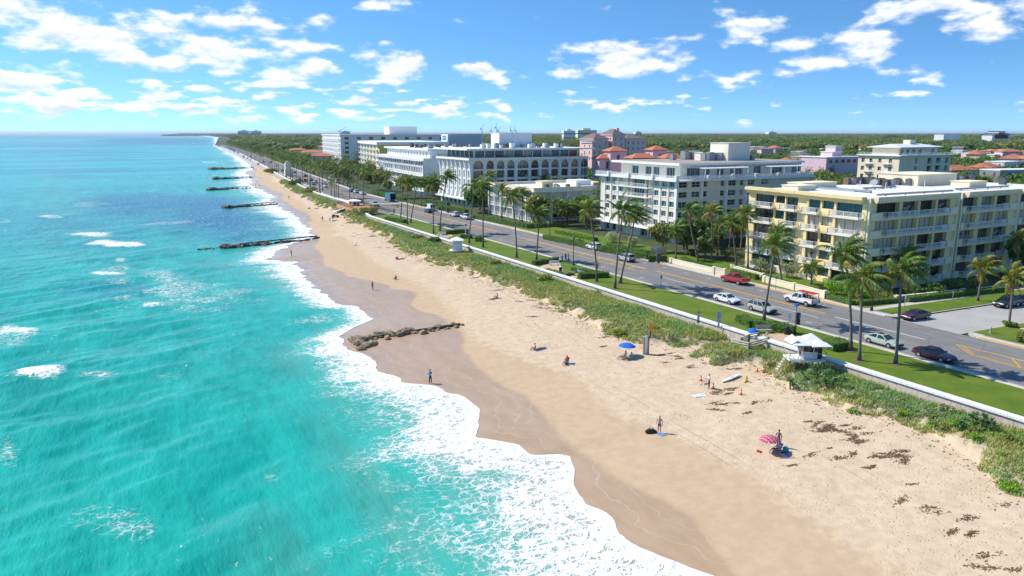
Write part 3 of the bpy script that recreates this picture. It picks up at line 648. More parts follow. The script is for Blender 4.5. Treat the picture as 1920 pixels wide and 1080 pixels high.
# dune grass: far too many blades to count
def dune_grass():
    rg = np.random.default_rng(12); V, F, MI = [], [], []; base = 0
    for (y0, y1, dens, hh, wd) in ((14, 66, 30, .50, .028), (66, 125, 21, .55, .036), (125, 240, 11, .6, .055), (240, 460, 5, .75, .10)):
        k = int((y1-y0)*12*dens); y = rg.uniform(y0, y1, k); t, w = toeX(y), wallX(y)
        x = rg.uniform(0, 1, k)*13+w-13
        q = (x-t)/np.maximum(w-t, .5)
        dens_n = fbm(x*.45, y*.45, 3, 77)
        keep = (x < w-.3) & (dens_n+np.clip((x-t)*.18, -.9, .30) > .49) & ~((np.abs(y-(74.0-.35*(x-66))) < 1.1) & (y > 66) & (y < 80))
        x, y, q = x[keep], y[keep], q[keep]; z = sandZ(x, y); k = len(x); nb = 5
        x, y, z, q = (np.repeat(a, nb) for a in (x, y, z, q)); k *= nb
        a = rg.uniform(0, 6.28, k); L = hh*rg.uniform(.5, 1.25, k)*(.75+.5*np.clip(q, 0, 1)); lean = rg.uniform(.1, .75, k)
        dx, dy = np.cos(a)*lean*L+.16*L, np.sin(a)*lean*L-.09*L
        px, py = -np.sin(a)*wd, np.cos(a)*wd
        x = x+rg.normal(0, .12, k); y = y+rg.normal(0, .12, k)
        B0 = np.stack([x-px, y-py, z-.03], 1); B1 = np.stack([x+px, y+py, z-.03], 1)
        M0 = np.stack([x+dx*.4-px*.8, y+dy*.4-py*.8, z+L*.62], 1); M1 = np.stack([x+dx*.4+px*.8, y+dy*.4+py*.8, z+L*.62], 1)
        T = np.stack([x+dx, y+dy, z+L*(1-.45*lean)], 1)
        V.append(np.stack([B0, B1, M1, M0, T], 1).reshape(-1, 3)); i = base+np.arange(k)[:, None]*5
        F.append(np.concatenate([i+np.array([[0,1,2]]), i+np.array([[0,2,3]]), i+np.array([[3,2,4]])], 1).reshape(-1, 3)); base += 5*k
        patch = fbm(x*.2, y*.2, 3, 19)+rg.normal(0, .08, k)
        mi = np.where((q < .5) & (patch > .38) | (patch > .58), 1, np.where(patch < .42, 2, 0)); MI.append(np.repeat(mi, 3))
    trimesh('dune_grass', np.concatenate(V), np.concatenate(F), [gr_green, gr_dry, gr_blue], mi=np.concatenate(MI), kind='stuff', label='wind-blown green and straw coloured grass covering the dune below the wall', cat='dune grass')
dune_grass()

# shrubs growing in the dune
for i, (px, py, r, h, mt, nm, lb, n, sz) in enumerate([
    (1020, 528, 1.7, 1.5, lf_grape, 'sea_grape', 'large round-leaved yellow-green sea grape bush on the dune below the bench patio', 700, .17),
    (1160, 615, 1.0, .9, lf_grape, 'sea_grape', 'low sea grape bush at the dune foot near the flagpole', 380, .15),
    (1120, 553, 1.0, 1.0, lf_bright, 'dune_shrub', 'small bright green shrub close under the sea wall across from the leaning palm pair', 320, .12),
    (1230, 620, .9, .7, lf_bright, 'dune_shrub', 'bright green shrub on the dune beside the orange flag', 260, .12),
    (930, 497, 1.6, 1.1, lf_olive, 'sea_grape', 'olive sea grape thicket on the dune past the small white booth', 520, .17),
    (815, 455, 2.2, 1.6, lf_dark, 'dune_shrub', 'dark green shrub clump on the dune before the white booth', 700, .2),
    (780, 448, 1.8, 1.3, lf_olive, 'dune_shrub', 'dull olive shrub clump on the dune beside the dark clump', 500, .2),
    (685, 405, 4.2, 3.0, lf_olive, 'sea_grape', 'huge domed sea grape thicket beside the boardwalk deck', 1700, .26),
    (635, 385, 2.6, 1.7, lf_silver, 'dune_shrub', 'grey-green dune shrub by the far lifeguard ramp', 700, .22),
    (583, 362, 4.6, 3.0, lf_olive, 'sea_grape', 'olive sea grape thicket along the wall near the far beach notice', 1500, .3),
    (553, 348, 4.5, 3.2, lf_dark, 'sea_grape', 'dark sea grape thicket beyond the far beach notice', 1300, .34),
    (508, 325, 5.5, 3.6, lf_olive, 'sea_grape', 'farthest sea grape mound at the end of the dune strip', 1300, .42),
    (1895, 900, 1.1, .5, lf_bright, 'beach_creeper', 'bright green creeping plant spreading over the sand at the dune foot', 700, .09),
    (1600, 775, .7, .45, lf_bright, 'beach_creeper', 'small light green creeper on the eroded dune slope', 240, .09),
    (1415, 640, .5, .5, lf_bright, 'dune_shrub', 'tiny bright shrub beside the sandy footpath to the steps', 160, .1),
    (1330, 628, .7, .5, lf_bright, 'dune_shrub', 'low light green shrub under the wall near the notice boards', 200, .1)]):
    bush(nm, sandpt(px, py), r, h, mt, lb, n=n, size=sz, seed=40+i)
rb_ = random.Random(8); TUF = [bush('dune_shrub', (66, 40, 0), .8, .6, m_, l_, n=240, size=.11, seed=60+i, group=g_) for i, (m_, l_, g_) in enumerate(((lf_bright, 'fresh green creeper cushion among the dune grass', 'green cushions in the dune grass'), (lf_olive, 'dull olive scrub cushion among the dune grass', 'olive cushions in the dune grass'), (lf_silver, 'grey-leaved scrub cushion among the dune grass', 'grey cushions in the dune grass')))]
for i in range(54):
    y = rb_.uniform(30, 62) if i % 2 else rb_.uniform(80, 230); x = toeX(np.array([y]))[0]+rb_.uniform(.2, 1)*(wallX(y)-1.2-toeX(np.array([y]))[0]); s = rb_.uniform(.5, 1.3); o = TUF[i % 3] if i < 3 else cpt(TUF[i % 3], (0, 0, 0))
    o.location = (x, y, float(sandZ(x, y))-.05); o.rotation_euler = (0, 0, rb_.uniform(0, 6)); o.scale = (s*rb_.uniform(.8, 1.5), s, s*rb_.uniform(.7, 1.3))
def saw_palm(loc, label, seed, k=6, r=1.0):
    rg = np.random.default_rng(seed); t = thing('saw_palmetto', label, 'shrub', loc, 0)
    for q in range(k):
        a = rg.uniform(0, 6.28); c = Vector((r*.8*rg.uniform(0, 1)*math.cos(a), r*.8*rg.uniform(0, 1)*math.sin(a), rg.uniform(.5, 1.35)))
        mb = MB(); mb.tube([(c.x*.6, c.y*.6, -.15), tuple(c)], [.06, .05], 5)
        for _ in range(34):
            d = Vector((rg.normal(), rg.normal(), rg.normal()+.55)).normalized(); L = rg.uniform(.35, .6); s = d.orthogonal().normalized()*.045
            mb.add([c-s, c+s, c+d*L*.6+s*.8, c+d*L, c+d*L*.6-s*.8], [(0,1,2,4),(4,2,3)])
        mb.build('leaf_rosette', lf_spiky, t)
saw_palm(sandpt(1530, 712), 'dense dark spiky saw palmetto thicket below the lifeguard tower', 3, 14, 2.6)
saw_palm(sandpt(1560, 722), 'dark spiky saw palmetto spreading right of the tower legs', 8, 12, 2.4)
saw_palm(sandpt(1484, 730), 'single small spiky palmetto on the sandy dune edge', 4, 3, .5)
saw_palm(sandpt(1840, 806), 'tall dark spiky yucca clump against the sea wall', 5, 12, 1.7)
saw_palm(sandpt(1802, 808), 'narrow dark yucca standing beside the larger clump', 6, 3, .4)

# ------------------------------------------------------------------ palms
WIND = Vector((cy_, -sy_, 0))
def frond_mesh(rg, a, e0, L, mat, pairs=26, wind=.16, wide=.13, mb=None, org=(0,0,0)):
    own = mb is None; mb = mb or MB()
    d = Vector((math.cos(a)*math.cos(e0), math.sin(a)*math.cos(e0), math.sin(e0))); p = Vector(org)+d*.12
    pts = [p.copy()]; dirs = [d.copy()]; n = 8
    for i in range(n):
        d = (d+Vector((0,0,-1))*(.085+.03*i)+WIND*wind*(.5+.12*i)).normalized(); p = p+d*L/n; pts.append(p.copy()); dirs.append(d.copy())
    mb.tube(pts[:-1], [.045, .04, .034, .028, .022, .018, .014, .01], 3, cap=False)
    for j in range(pairs):
        f = .12+.88*j/(pairs-1); i = min(int(f*n), n-1); q = f*n-i; c = pts[i].lerp(pts[i+1], q); dd = dirs[i]
        sd = dd.cross(Vector((0,0,1))); sd = sd.normalized() if sd.length > 1e-3 else Vector((1,0,0))
        ll = L*.29*math.sin(math.pi*min(1, .12+.86*f))**.6*(1.05-.45*f)
        for sg in (-1, 1):
            v = (sd*sg*.95+dd*.75+Vector((0,0,-.45-rg.uniform(0,.4)))+WIND*rg.uniform(.15,.5)).normalized()
            v2 = (v+Vector((0,0,-.55))+WIND*.25).normalized(); w = dd*wide*.5
            m_ = c+v*ll*.55; mb.add([c-w, c+w, m_+w*.9, m_-w*.9, m_+v2*ll*.45], [(0,1,2,3),(3,2,4)])
    return mb.mesh('frond', mat) if own else mb
def crown_set(seed, n=19, L=3.5, yellow=.12, **kw):
    rg = random.Random(seed); out = []
    for i in range(n):
        a = 2.4*i+rg.uniform(-.3, .3); q = i/(n-1); e0 = R(84-108*q**.85+rg.uniform(-8, 8))
        if q > .90: e0 = R(-42+rg.uniform(-12, 8))
        mt = lf_palmd if q > .93 else lf_palmy if (q > .78 and rg.random() < .38) or rg.random() < yellow else lf_palm
        out.append(frond_mesh(rg, a, e0, L*rg.uniform(.85, 1.1)*(1-.16*(q > .85)), mt, wind=.15+.12*rg.random(), **kw))
    return out
CROWNS = [crown_set(s, 22+s % 4, 3.5+.15*(s % 3), .02+.05*(s % 3)) for s in range(7)]
CROWNS_Y = [crown_set(50+s, 21, 3.5, .6) for s in range(2)]
def joined_crown(seed, n=16, L=3.4, pairs=9, wide=.22):
    rg = random.Random(seed); mb = MB()
    for i in range(n):
        a = 2.4*i+rg.uniform(-.3, .3); q = i/(n-1); o = len(mb.f); frond_mesh(rg, a, R(82-104*q**.85), L*rg.uniform(.85, 1.1), None, pairs, .12, wide, mb)
        if q > .8: mb.m[o:] = [1]*(len(mb.f)-o)
    return mb.mesh('crown', [lf_palm, lf_palmy])
JCROWN = [joined_crown(s) for s in range(4)]
mb = MB(); mb.lathe([(.10, -.55), (.17, -.35), (.24, -.1), (.20, .12), (.08, .3)], 8); BOOT = mb.mesh('crown_base', m_boot)
mb = MB()
for i in range(7): t = i*.9; mb.lathe([(.02, -.14), (.10, -.08), (.12, 0), (.08, .1), (.01, .14)], 6, (.24*math.cos(t), .24*math.sin(t), -.28-.06*(i % 2)))
NUTS = mb.mesh('coconuts', M('coconut_husk', (.20, .16, .04), .7))
m_mulch = MB().lathe([(.75, -.05), (.72, .03), (.3, .06)], 14).mesh('soil_ring', m_soil)
def palm(base, top, label, kind=0, detail=True, group=None, sc=1., seed=0, r=.17, ring=False, yellow=False):
    rg = random.Random(seed*7+3); base, top = Vector(base), Vector(top); h = top-base
    t = thing('coconut_palm', label, 'palm tree', base, 0, group)
    pts, rad = [], []
    for i in range(9):
        q = i/8; hz = Vector((h.x, h.y, 0))*(q**1.0*.35+.65*math.sin(q*math.pi/2)**1.6 if seed % 2 else q**1.5)
        pts.append(hz+Vector((0, 0, h.z*q-.15*(i == 0)))); rad.append(r*(1.75 if i == 0 else 1.08-.38*q))
    MB().tube(pts, rad, 8 if detail else 5).build('trunk', m_bark, t, smooth=True)
    if detail:
        b = ob('crown_base', BOOT, t, h); b.scale = (sc,)*3
        if rg.random() < .6: c = ob('coconuts', NUTS, t, h); c.scale = (sc,)*3
        rz = rg.uniform(-.25, .25)
        for me in (CROWNS_Y[seed % 2] if yellow else CROWNS[kind % 7]):
            f = ob('frond', me, t, h, rz); f.scale = (sc,)*3
        if ring: ob('soil_ring', m_mulch, t)
    else:
        c = ob('crown', JCROWN[kind % 4], t, h, rg.uniform(-.3, .3)); c.scale = (sc,)*3
    return t
def palm_px(bx, by, cx, cy, z, **kw):      # foot surveyed on the ground, head in the upright plane facing us
    b = Vector(G(bx, by, z)); d = ray(cx, cy); fwd = Vector((sy_, cy_, 0)); t = b.dot(fwd)/(d[0]*fwd.x+d[1]*fwd.y)
    return palm(b, Vector((d[0]*t, d[1]*t, CAMH+d[2]*t)), **kw)
PL = [ # foot, head, label
 (1679,682,1690,510,'stout coconut palm on the lawn beside the parked maroon sedan',1),
 (1611,676,1618,524,'coconut palm on the lawn beside the parked pale green sedan',2),
 (1595,658,1584,478,'tall slender coconut palm by the hedge next to the lifeguard tower',3),
 (1432,601,1452,462,'coconut palm leaning over the front of the parked silver SUV',4),
 (1153,541,1168,396,'palm of the leaning pair with the trunk nearer the sea wall',5),
 (1163,531,1190,404,'palm of the leaning pair with the trunk nearer the road',6),
 (1119,528,1105,394,'tall coconut palm at the end of the curved hedge by the bench patio',0),
 (1006,487,1011,404,'short coconut palm at the bench patio end of the narrow lawn',1),
 (969,483,961,370,'tall coconut palm in the middle of the lawn between booth and patio',2),
 (906,464,905,352,'coconut palm behind the white booth with a square clipped shrub beside it',3),
 (880,456,890,350,'coconut palm leaning beside the white booth hedge',4),
 (813,437,811,346,'coconut palm on the lawn at the bench before the white booth',5),
 (825,433,838,332,'tall leaning coconut palm across from the parked white pickup',6),
 (751,416,755,345,'coconut palm at the near end of the boardwalk deck lawn',0),
 (764,421,765,342,'straight coconut palm in the trio by the boardwalk deck',1),
 (770,418,781,345,'bent coconut palm in the trio by the boardwalk deck',2)]
for i, (bx, by, cx, cy, lb, k) in enumerate(PL):
    palm_px(bx, by, cx, cy, ZL, label=lb, kind=k, seed=i, ring=True, group='coconut palms on the lawn along the sea wall', sc=1.0)
PI_ = [ # inland side
 (1267,487,1267,433,'bushy low palm in front of the cream pilastered block',3,0),(1309,499,1292,396,'leaning palm on the verge in front of the cream pilastered block corner',4,0),(1334,487,1335,398,'yellowing palm between the pilastered block and the yellow balcony block',5,1),
 (1381,499,1374,418,'palm with hanging fronds left of the yellow balcony block',6,0),(1402,507,1401,402,'palm close to the end of the yellow balcony block',0,0),(1466,536,1456,440,'palm rising before the balconies above the low cream wall',1,0),
 (1521,533,1522,503,'small young palm in the planter of the yellow balcony block',2,0),(1833,564,1843,505,'short yellowing palm on the corner lawn by the dark SUV',3,1),(1891,613,1901,523,'palm in a round clipped hedge by the fire hydrant',4,1),(1912,520,1908,452,'yellowing palm rising behind the dark SUV',5,1),
 (1345,478,1352,420,'dark palm deep in the garden of the pilastered block',6,0),(1690,540,1702,480,'palm in the garden bed at the shaded side of the yellow block',0,0)]
for i, (bx, by, cx, cy, lb, k, yl_) in enumerate(PI_):
    palm_px(bx, by, cx, cy, 3.62, label=lb, kind=k, seed=30+i, yellow=bool(yl_), group='palms in front of the apartment blocks', sc=.72 if 'young' in lb else .95)
PM = [(941,409,942,355,'a'),(979,416,979,364,'a'),(1005,384,1009,353,'a'),(1015,382,1020,335,'a'),(1045,422,1044,384,'a'),(1059,424,1060,391,'a'),(1099,429,1099,404,'a'),
 (859,376,860,338,'b'),(900,393,897,342,'b'),(919,402,918,331,'b'),(790,387,789,342,'b'),(681,383,682,320,'c'),(656,371,656,336,'c'),(630,370,631,320,'c'),(635,371,634,326,'c'),(621,368,621,344,'c'),(605,357,603,308,'c'),(581,346,581,312,'c'),(577,344,576,318,'c'),(568,343,566,301,'c'),
 (644,318,645,281,'d'),(648,322,646,297,'d'),(666,322,668,291,'d'),(672,330,660,314,'d'),(690,338,700,318,'d'),(700,340,690,306,'d'),(710,345,716,322,'d'),(655,326,632,300,'d'),(612,316,618,300,'d')]
TX = dict(a='palm in the garden of the low cream block', b='palm in front of the white arched block', c='roadside palm between beach and the busy far car park', d='palm in the garden before the far balcony blocks')
for i, (bx, by, cx, cy, g) in enumerate(PM):
    palm_px(bx, by, cx, cy, 3.62, label=TX[g], kind=i, seed=60+i, detail=(g in 'ab'), group={'a': 'palms at the low cream block', 'b': 'palms at the arched block', 'c': 'palms along the far car park', 'd': 'palms at the far blocks'}[g], sc=1.0 if g in 'ab' else 1.12)

rr = random.Random(17)
for i, y in enumerate(list(range(300, 620, 16))+list(range(640, 1500, 36))):   # rows of palms down both sides of the far road
    for sd, x in ((0, 82.3), (1, 101.8)):
        if sd == 0 and y < 420 and rr.random() < .6: continue
        x = x+off(y)+rr.uniform(-.4, .6); yy = y+rr.uniform(-5, 5); hh = rr.uniform(8.5, 11.5)
        palm((x, yy, 3.5), (x+rr.uniform(-.6, 1.4), yy+rr.uniform(-1, .5), 3.5+hh), label=('seaward palm of the far avenue', 'inland palm of the far avenue')[sd], kind=i+sd, seed=200+2*i+sd, detail=False, group=('seaward avenue palms', 'inland avenue palms')[sd], sc=1.1)

# hedges and garden shrubs
def ph(px, py, z=3.65): return G(px, py, z)
HL = [((1388,602),(1412,614),1.5,1.0,'clipped hedge behind the bench by the near lifeguard tower',ZL),((1412,613),(1490,626),1.3,1.1,'clipped hedge around the litter bin by the parking meter',ZL),
 ((1548,655),(1586,650),2.4,1.0,'thick clipped hedge between lifeguard tower and the tall slender palm',ZL),
 ((1000,497),(1045,490),1.2,.9,'clipped hedge curving round the bench patio on the far side',ZL),((1085,522),(1140,519),1.4,1.0,'clipped hedge closing the bench patio on the near side',ZL),((1025,508),(1065,518),1.0,.5,'low ground hedge along the wall at the bench patio',ZL),
 ((1072,509),(1130,516),1.0,.8,'loose hedge behind the second white bench',ZL),
 ((828,440),(870,436),1.3,1.0,'clipped hedge at the bench before the white booth',ZL),((865,446),(884,447),1.5,1.0,'clipped hedge directly behind the white booth',ZL),((893,452),(905,453),1.5,1.3,'square clipped shrub block behind the white booth',ZL),
 ((725,412),(760,418),1.6,1.0,'clipped hedge at the lawn end by the deck ramp',ZL)]
for i, (a, b, w, h, lb, z) in enumerate(HL): hedge('hedge', ph(*a, z), ph(*b, z), w, h, lb, z=z, seed=i)
HR = [((1021,447),(1112,466),1.3,1.1,'long clipped hedge along the road before the pilastered block'),((1112,467),(1216,486),1.3,1.2,'clipped hedge along the road beside the two silver SUVs'),((1216,489),(1250,490),1.5,1.3,'hedge end by the blue topped parking meter'),
 ((1043,437),(1118,452),1.3,1.0,'raised light green hedge above the roadside hedge'),((1140,462),(1215,478),1.2,1.0,'inner clipped hedge by the wooden fence'),
 ((880,408),(985,427),1.4,1.3,'long clipped hedge in front of the low cream block'),((985,428),(1050,424),1.4,1.3,'dark hedge along the drive of the low cream block'),((815,388),(875,400),1.5,1.3,'clipped hedge behind the parked white van'),((800,380),(840,386),1.6,1.4,'hedge before the arched block'),
 ((700,362),(760,376),1.5,1.2,'hedge before the white finned block'),((760,379),(825,392),1.2,.7,'low hedge strip behind the parked van'),
 ((1280,490),(1338,508),1.1,1.0,'clipped hedge along the low cream wall'),((1372,512),(1420,524),1.0,1.0,'dark hedge behind the parked red pickup'),((1430,525),(1487,541),1.1,1.0,'clipped hedge before the second low cream wall'),
 ((1540,556),(1600,572),1.2,.8,'low roadside hedge before the yellow balcony block'),((1610,572),(1685,566),1.1,.8,'low hedge along the side street garden wall'),((1700,566),(1890,545),1.1,.9,'long low hedge along the side street pavement')]
for i, (a, b, w, h, lb) in enumerate(HR): hedge('hedge', ph(*a), ph(*b), w, h, lb, mat=lf_bright if 'light' in lb else lf_hedge, z=3.6, seed=20+i, dens=24 if i < 8 else 20, size=.13)
BS = [(1150,455,2.3,2.9,lf_silver,'silver_buttonwood','large round silver-green bush at the pilastered block terrace'),(1187,462,1.9,2.4,lf_silver,'silver_buttonwood','smaller silver-green bush beside the glass doors'),(1315,470,1.3,2.3,lf_silver,'silver_buttonwood','pale silver shrub on a thin trunk among dark palms'),
 (1425,510,1.9,2.9,lf_silver,'silver_buttonwood','round silver-green tree at the corner of the yellow balcony block'),(1475,520,1.8,2.9,lf_silver,'silver_buttonwood','second round silver-green tree before the yellow balconies'),
 (1560,552,1.7,2.4,lf_bright,'garden_shrub','bright green broad-leaved shrub left of the entrance bed'),(1590,556,2.0,2.6,lf_bright,'garden_shrub','tall bright green broad-leaved shrub behind the roadside hedge'),(1625,558,1.9,2.0,lf_bright,'garden_shrub','bright green shrub beside the shaded garden wall'),(1655,562,1.6,1.5,lf_olive,'garden_shrub','olive shrub with dry leaves in the corner garden'),
 (1710,556,1.7,2.2,lf_dark,'garden_shrub','dark shrub at the shaded ground floor balconies'),(1750,553,1.8,2.3,lf_hedge,'garden_shrub','dense green shrub under the shaded balconies'),(1790,548,1.9,2.4,lf_dark,'garden_shrub','dark bush behind the long garden wall'),(1830,545,1.8,2.2,lf_olive,'garden_shrub','olive bush at the end of the garden wall'),
 (1070,516,.9,.9,lf_silver,'garden_shrub','grey-green round shrub between the two white benches'),(1892,612,1.0,.7,lf_hedge,'garden_shrub','round clipped hedge ring around the palm by the hydrant'),(1918,640,1.2,1.1,lf_olive,'garden_shrub','brownish bush at the drive past the hydrant'),
 (925,388,2.2,2.4,lf_dark,'garden_shrub','dark bush between the arched block and the low cream block'),(905,384,2.2,2.6,lf_dark,'garden_shrub','dark bush under the arched block fins'),(1085,455,1.5,1.1,lf_bright,'garden_shrub','bright shrub by the pilastered block pool'),(1300,480,1.6,1.6,lf_dark,'garden_shrub','dark bush behind the wooden fence'),(1360,482,1.8,1.8,lf_dark,'garden_shrub','dark bush in the shaded passage between the two blocks')]
for i, (px, py, r, h, mt, nm, lb) in enumerate(BS): bush(nm, ph(px, py), r, h, mt, lb, n=int(380+170*r*r), size=.15, seed=80+i)
# ------------------------------------------------------------------ buildings: shared pieces
m_white = M('white_stucco', (.84, .83, .80), .75, .05, .5, .1, 20, dirt=.12)
m_cream = M('cream_stucco', (.82, .71, .50), .8, .06, .5, .12, 20, dirt=.14)
m_yellow = M('yellow_stucco', (.82, .66, .35), .8, .06, .5, .12, 20, dirt=.10)
m_beige = M('beige_stucco', (.76, .70, .59), .8, .06, .5, .12, 20, dirt=.14)
m_ywall = M('warm_yellow_wall', (.70, .50, .18), .8, .06, .5, dirt=.08)
m_pink = M('pink_stucco', (.90, .60, .53), .8, .08, .5, dirt=.1)
m_palep = M('pale_pink_stucco', (.74, .52, .58), .8, .06, .5, dirt=.1)
m_grey = M('grey_metal', (.30, .31, .32), .5, .15, 2, metal=.3)
m_dgrey = M('dark_grey_metal', (.09, .09, .095), .5, .2, 2, rand=.4)
m_rust = M('rusty_metal', (.23, .13, .09), .8, .3, 2, rand=.3)
m_roofw = M('white_roof_membrane', (.72, .72, .72), .8, .10, .35, dirt=.25)
m_roofg = M('gravel_roof', (.33, .28, .235), .95, .2, .6, .4, 8)
m_terra = M('terracotta_tile', (.46, .155, .075), .85, .25, 1.2, .6, 6, rand=.12)
m_slate = M('dark_hip_roof', (.19, .12, .10), .8, .2, 1, .4, 6)
m_tan = M('tan_fence_wood', (.62, .50, .38), .85, .2, 2)
m_frame = M('white_frame', (.76, .77, .77), .5, .04)
m_dframe = M('dark_bronze_frame', (.035, .033, .032), .45, .1)
m_shut = M('beige_storm_shutter', (.55, .50, .40), .7, .06, 1, rand=.08)
m_wshut = M('white_louvre_shutter', (.70, .74, .77), .6, .05, 1, rand=.06)
def glassmat(name, dark, curtain, p, rough=.06):
    m, n, l, b = nmat(name); ma, noise, rng, mix, mapping = mk(n, l)
    oi = n.new('ShaderNodeObjectInfo'); t = n.new('ShaderNodeTexCoord')
    sx = n.new('ShaderNodeSeparateXYZ'); l.new(t.outputs['Object'], sx.inputs[0])
    wv = ma('MULTIPLY_ADD', ma('SINE', ma('MULTIPLY', sx.outputs[0], 34.0)), .12, .9)   # curtain folds, their light and dark painted as stripes on the pane
    side = ma('GREATER_THAN', ma('ADD', noise(t.outputs['Object'], .9, 1), ma('MULTIPLY_ADD', oi.outputs['Random'], .9, -.45)), 1-p)
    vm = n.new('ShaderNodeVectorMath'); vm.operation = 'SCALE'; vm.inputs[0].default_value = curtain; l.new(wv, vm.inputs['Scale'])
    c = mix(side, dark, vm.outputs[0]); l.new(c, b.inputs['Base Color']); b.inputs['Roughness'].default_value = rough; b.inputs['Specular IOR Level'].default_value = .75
    return m
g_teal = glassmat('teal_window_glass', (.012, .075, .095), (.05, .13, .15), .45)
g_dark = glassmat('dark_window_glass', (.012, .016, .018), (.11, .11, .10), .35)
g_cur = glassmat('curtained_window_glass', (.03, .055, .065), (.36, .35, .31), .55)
_wc = {}
def winmesh(w, h, n, fm, gm, fr=.06, rail=False, d=.07):
    k = (round(w, 2), round(h, 2), n, fm.name, gm.name, rail)
    if k not in _wc:
        f = MB(); f.box(-w/2, w/2, 0, d, 0, fr); f.box(-w/2, w/2, 0, d, h-fr, h); f.box(-w/2, -w/2+fr, 0, d, fr, h-fr); f.box(w/2-fr, w/2, 0, d, fr, h-fr)
        for i in range(1, n): x = -w/2+w*i/n; f.box(x-fr/2, x+fr/2, .004, d-.004, fr, h-fr)
        if rail: f.box(-w/2+fr, w/2-fr, .008, d-.008, h*.5-fr/2, h*.5+fr/2)
        g = MB().quad((-w/2+.02, d*.7, .02), (w/2-.02, d*.7, .02), (w/2-.02, d*.7, h-.02), (-w/2+.02, d*.7, h-.02))
        _wc[k] = (f.mesh('window', fm), g.mesh('pane', gm))
    return _wc[k]
class Face:
    """an upright facade: O left foot seen from outside, U to the right, N outwards (in the parent's space)"""
    def __init__(s, par, O, U, W, z0, z1):
        s.par, s.O, s.U, s.W, s.z0, s.z1 = par, Vector((O[0], O[1], 0)), Vector((U[0], U[1], 0)).normalized(), W, z0, z1
        s.N = Vector((s.U.y, -s.U.x, 0)); s.rz = math.atan2(s.U.y, s.U.x); s.op = []
    def at(s, u, z, n=0.): p = s.O+s.U*u+s.N*n; return Vector((p.x, p.y, z))
    def win(s, u0, u1, v0, v1, n=2, fm=m_frame, gm=g_dark, dep=.22, rail=False, fr=.06, name='window'):
        s.op.append((u0, u1, v0, v1, dep))
        f, g = winmesh(u1-u0, v1-v0, n, fm, gm, fr, rail); o = ob(name, f, s.par, s.at((u0+u1)/2, v0, -dep), s.rz); ob('pane', g, o); return o
    def hole(s, u0, u1, v0, v1, dep=.3): s.op.append((u0, u1, v0, v1, dep))
    def wall(s, mb, mi=0):
        us = sorted({0., s.W}|{a for o in s.op for a in o[:2]}); vs = sorted({s.z0, s.z1}|{a for o in s.op for a in o[2:4]})
        for ua, ub in zip(us[:-1], us[1:]):
            if ub-ua < 1e-6: continue
            run = None
            for va, vb in list(zip(vs[:-1], vs[1:]))+[(None, None)]:
                solid = va is not None and not any(o[0]-1e-6 <= ua and ub <= o[1]+1e-6 and o[2]-1e-6 <= va and vb <= o[3]+1e-6 for o in s.op)
                if solid: run = (run[0], vb) if run else (va, vb)
                elif run:
                    mb.quad(s.at(ua, run[0]), s.at(ub, run[0]), s.at(ub, run[1]), s.at(ua, run[1]), mi); run = None
        for (a, b, c, d, dep) in s.op:
            P = [s.at(a, c), s.at(b, c), s.at(b, d), s.at(a, d)]; Q = [p-s.N*(dep+.06) for p in P]
            for i in range(4): mb.quad(P[i], P[(i+1) % 4], Q[(i+1) % 4], Q[i], mi)
            mb.quad(Q[0], Q[1], Q[2], Q[3], mi)
        return mb
    def box(s, mb, u0, u1, n0, n1, z0, z1, mi=0):
        vs = [s.at(u, z, n) for z in (z0, z1) for n in (n0, n1) for u in (u0, u1)]
        return mb.add(vs, [(0,2,3,1),(4,5,7,6),(0,1,5,4),(2,6,7,3),(0,4,6,2),(1,3,7,5)], mi)
    def part(s, name, mat, *bx):
        mb = MB(); s.box(mb, *bx); return mb.build(name, mat, s.par)
    def balcony(s, u0, u1, z, proj, mat=m_frame, slab=m_white, h=1.05, n0=0., sp=.16, inset=True):
        mb = MB(); s.box(mb, u0, u1, n0-.02, n0+proj, z-.16, z); o = mb.build('balcony', slab, s.par)
        r = MB(); rail3(r, [s.at(u0+.03, z, n0), s.at(u0+.03, z, n0+proj-.05), s.at(u1-.03, z, n0+proj-.05), s.at(u1-.03, z, n0)], h, sp); r.build('railing', mat, o); return o
def rail3(mb, pts, h, sp=.16, bar=.022, top=.04):
    for a, b in zip(pts[:-1], pts[1:]):
        L = (b-a).length; d = (b-a)/max(L, 1e-6); nn = Vector((-d.y, d.x, 0))
        def bx(t0, t1, w, z0, z1):
            vs = [a+d*t+nn*q+Vector((0, 0, z)) for z in (z0, z1) for q in (-w, w) for t in (t0, t1)]
            mb.add(vs, [(0,2,3,1),(4,5,7,6),(0,1,5,4),(2,6,7,3),(0,4,6,2),(1,3,7,5)])
        bx(0, L, top, h-.07, h); bx(0, L, top*.8, .06, .12)
        for i in range(max(1, int(L/1.4))+1): t = L*i/max(1, int(L/1.4)); bx(t-.035, t+.035, .035, 0, h)
        for i in range(1, int(L/sp)): t = i*sp; bx(t-bar, t+bar, .012, .12, h-.07)
def acunit(loc, label, group, rz=0, s=1., mat=None):
    t = thing('air_conditioner', label, 'air conditioner', loc, rz, group)
    MB().box(-.5*s, .5*s, -.5*s, .5*s, .1, 1.15*s).build('casing', mat or random.choice([m_dgrey, m_grey, m_rust, m_dgrey]), t)
    MB().lathe([(.40*s, 1.15*s), (.40*s, 1.22*s), (.1*s, 1.25*s)], 10).build('fan_guard', m_dgrey, t)
    mb = MB()
    for x in (-.4, .4): mb.box(x*s-.05, x*s+.05, -.45*s, .45*s, 0, .1)
    mb.build('foot_rail', m_grey, t)
    return t
def pole(name, label, cat, loc, h, r, mat, extra=None):
    t = thing(name, label, cat, loc); MB().tube([(0,0,-.3), (0,0,h)], [r, r*.8], 6).build('pole', mat, t); return t

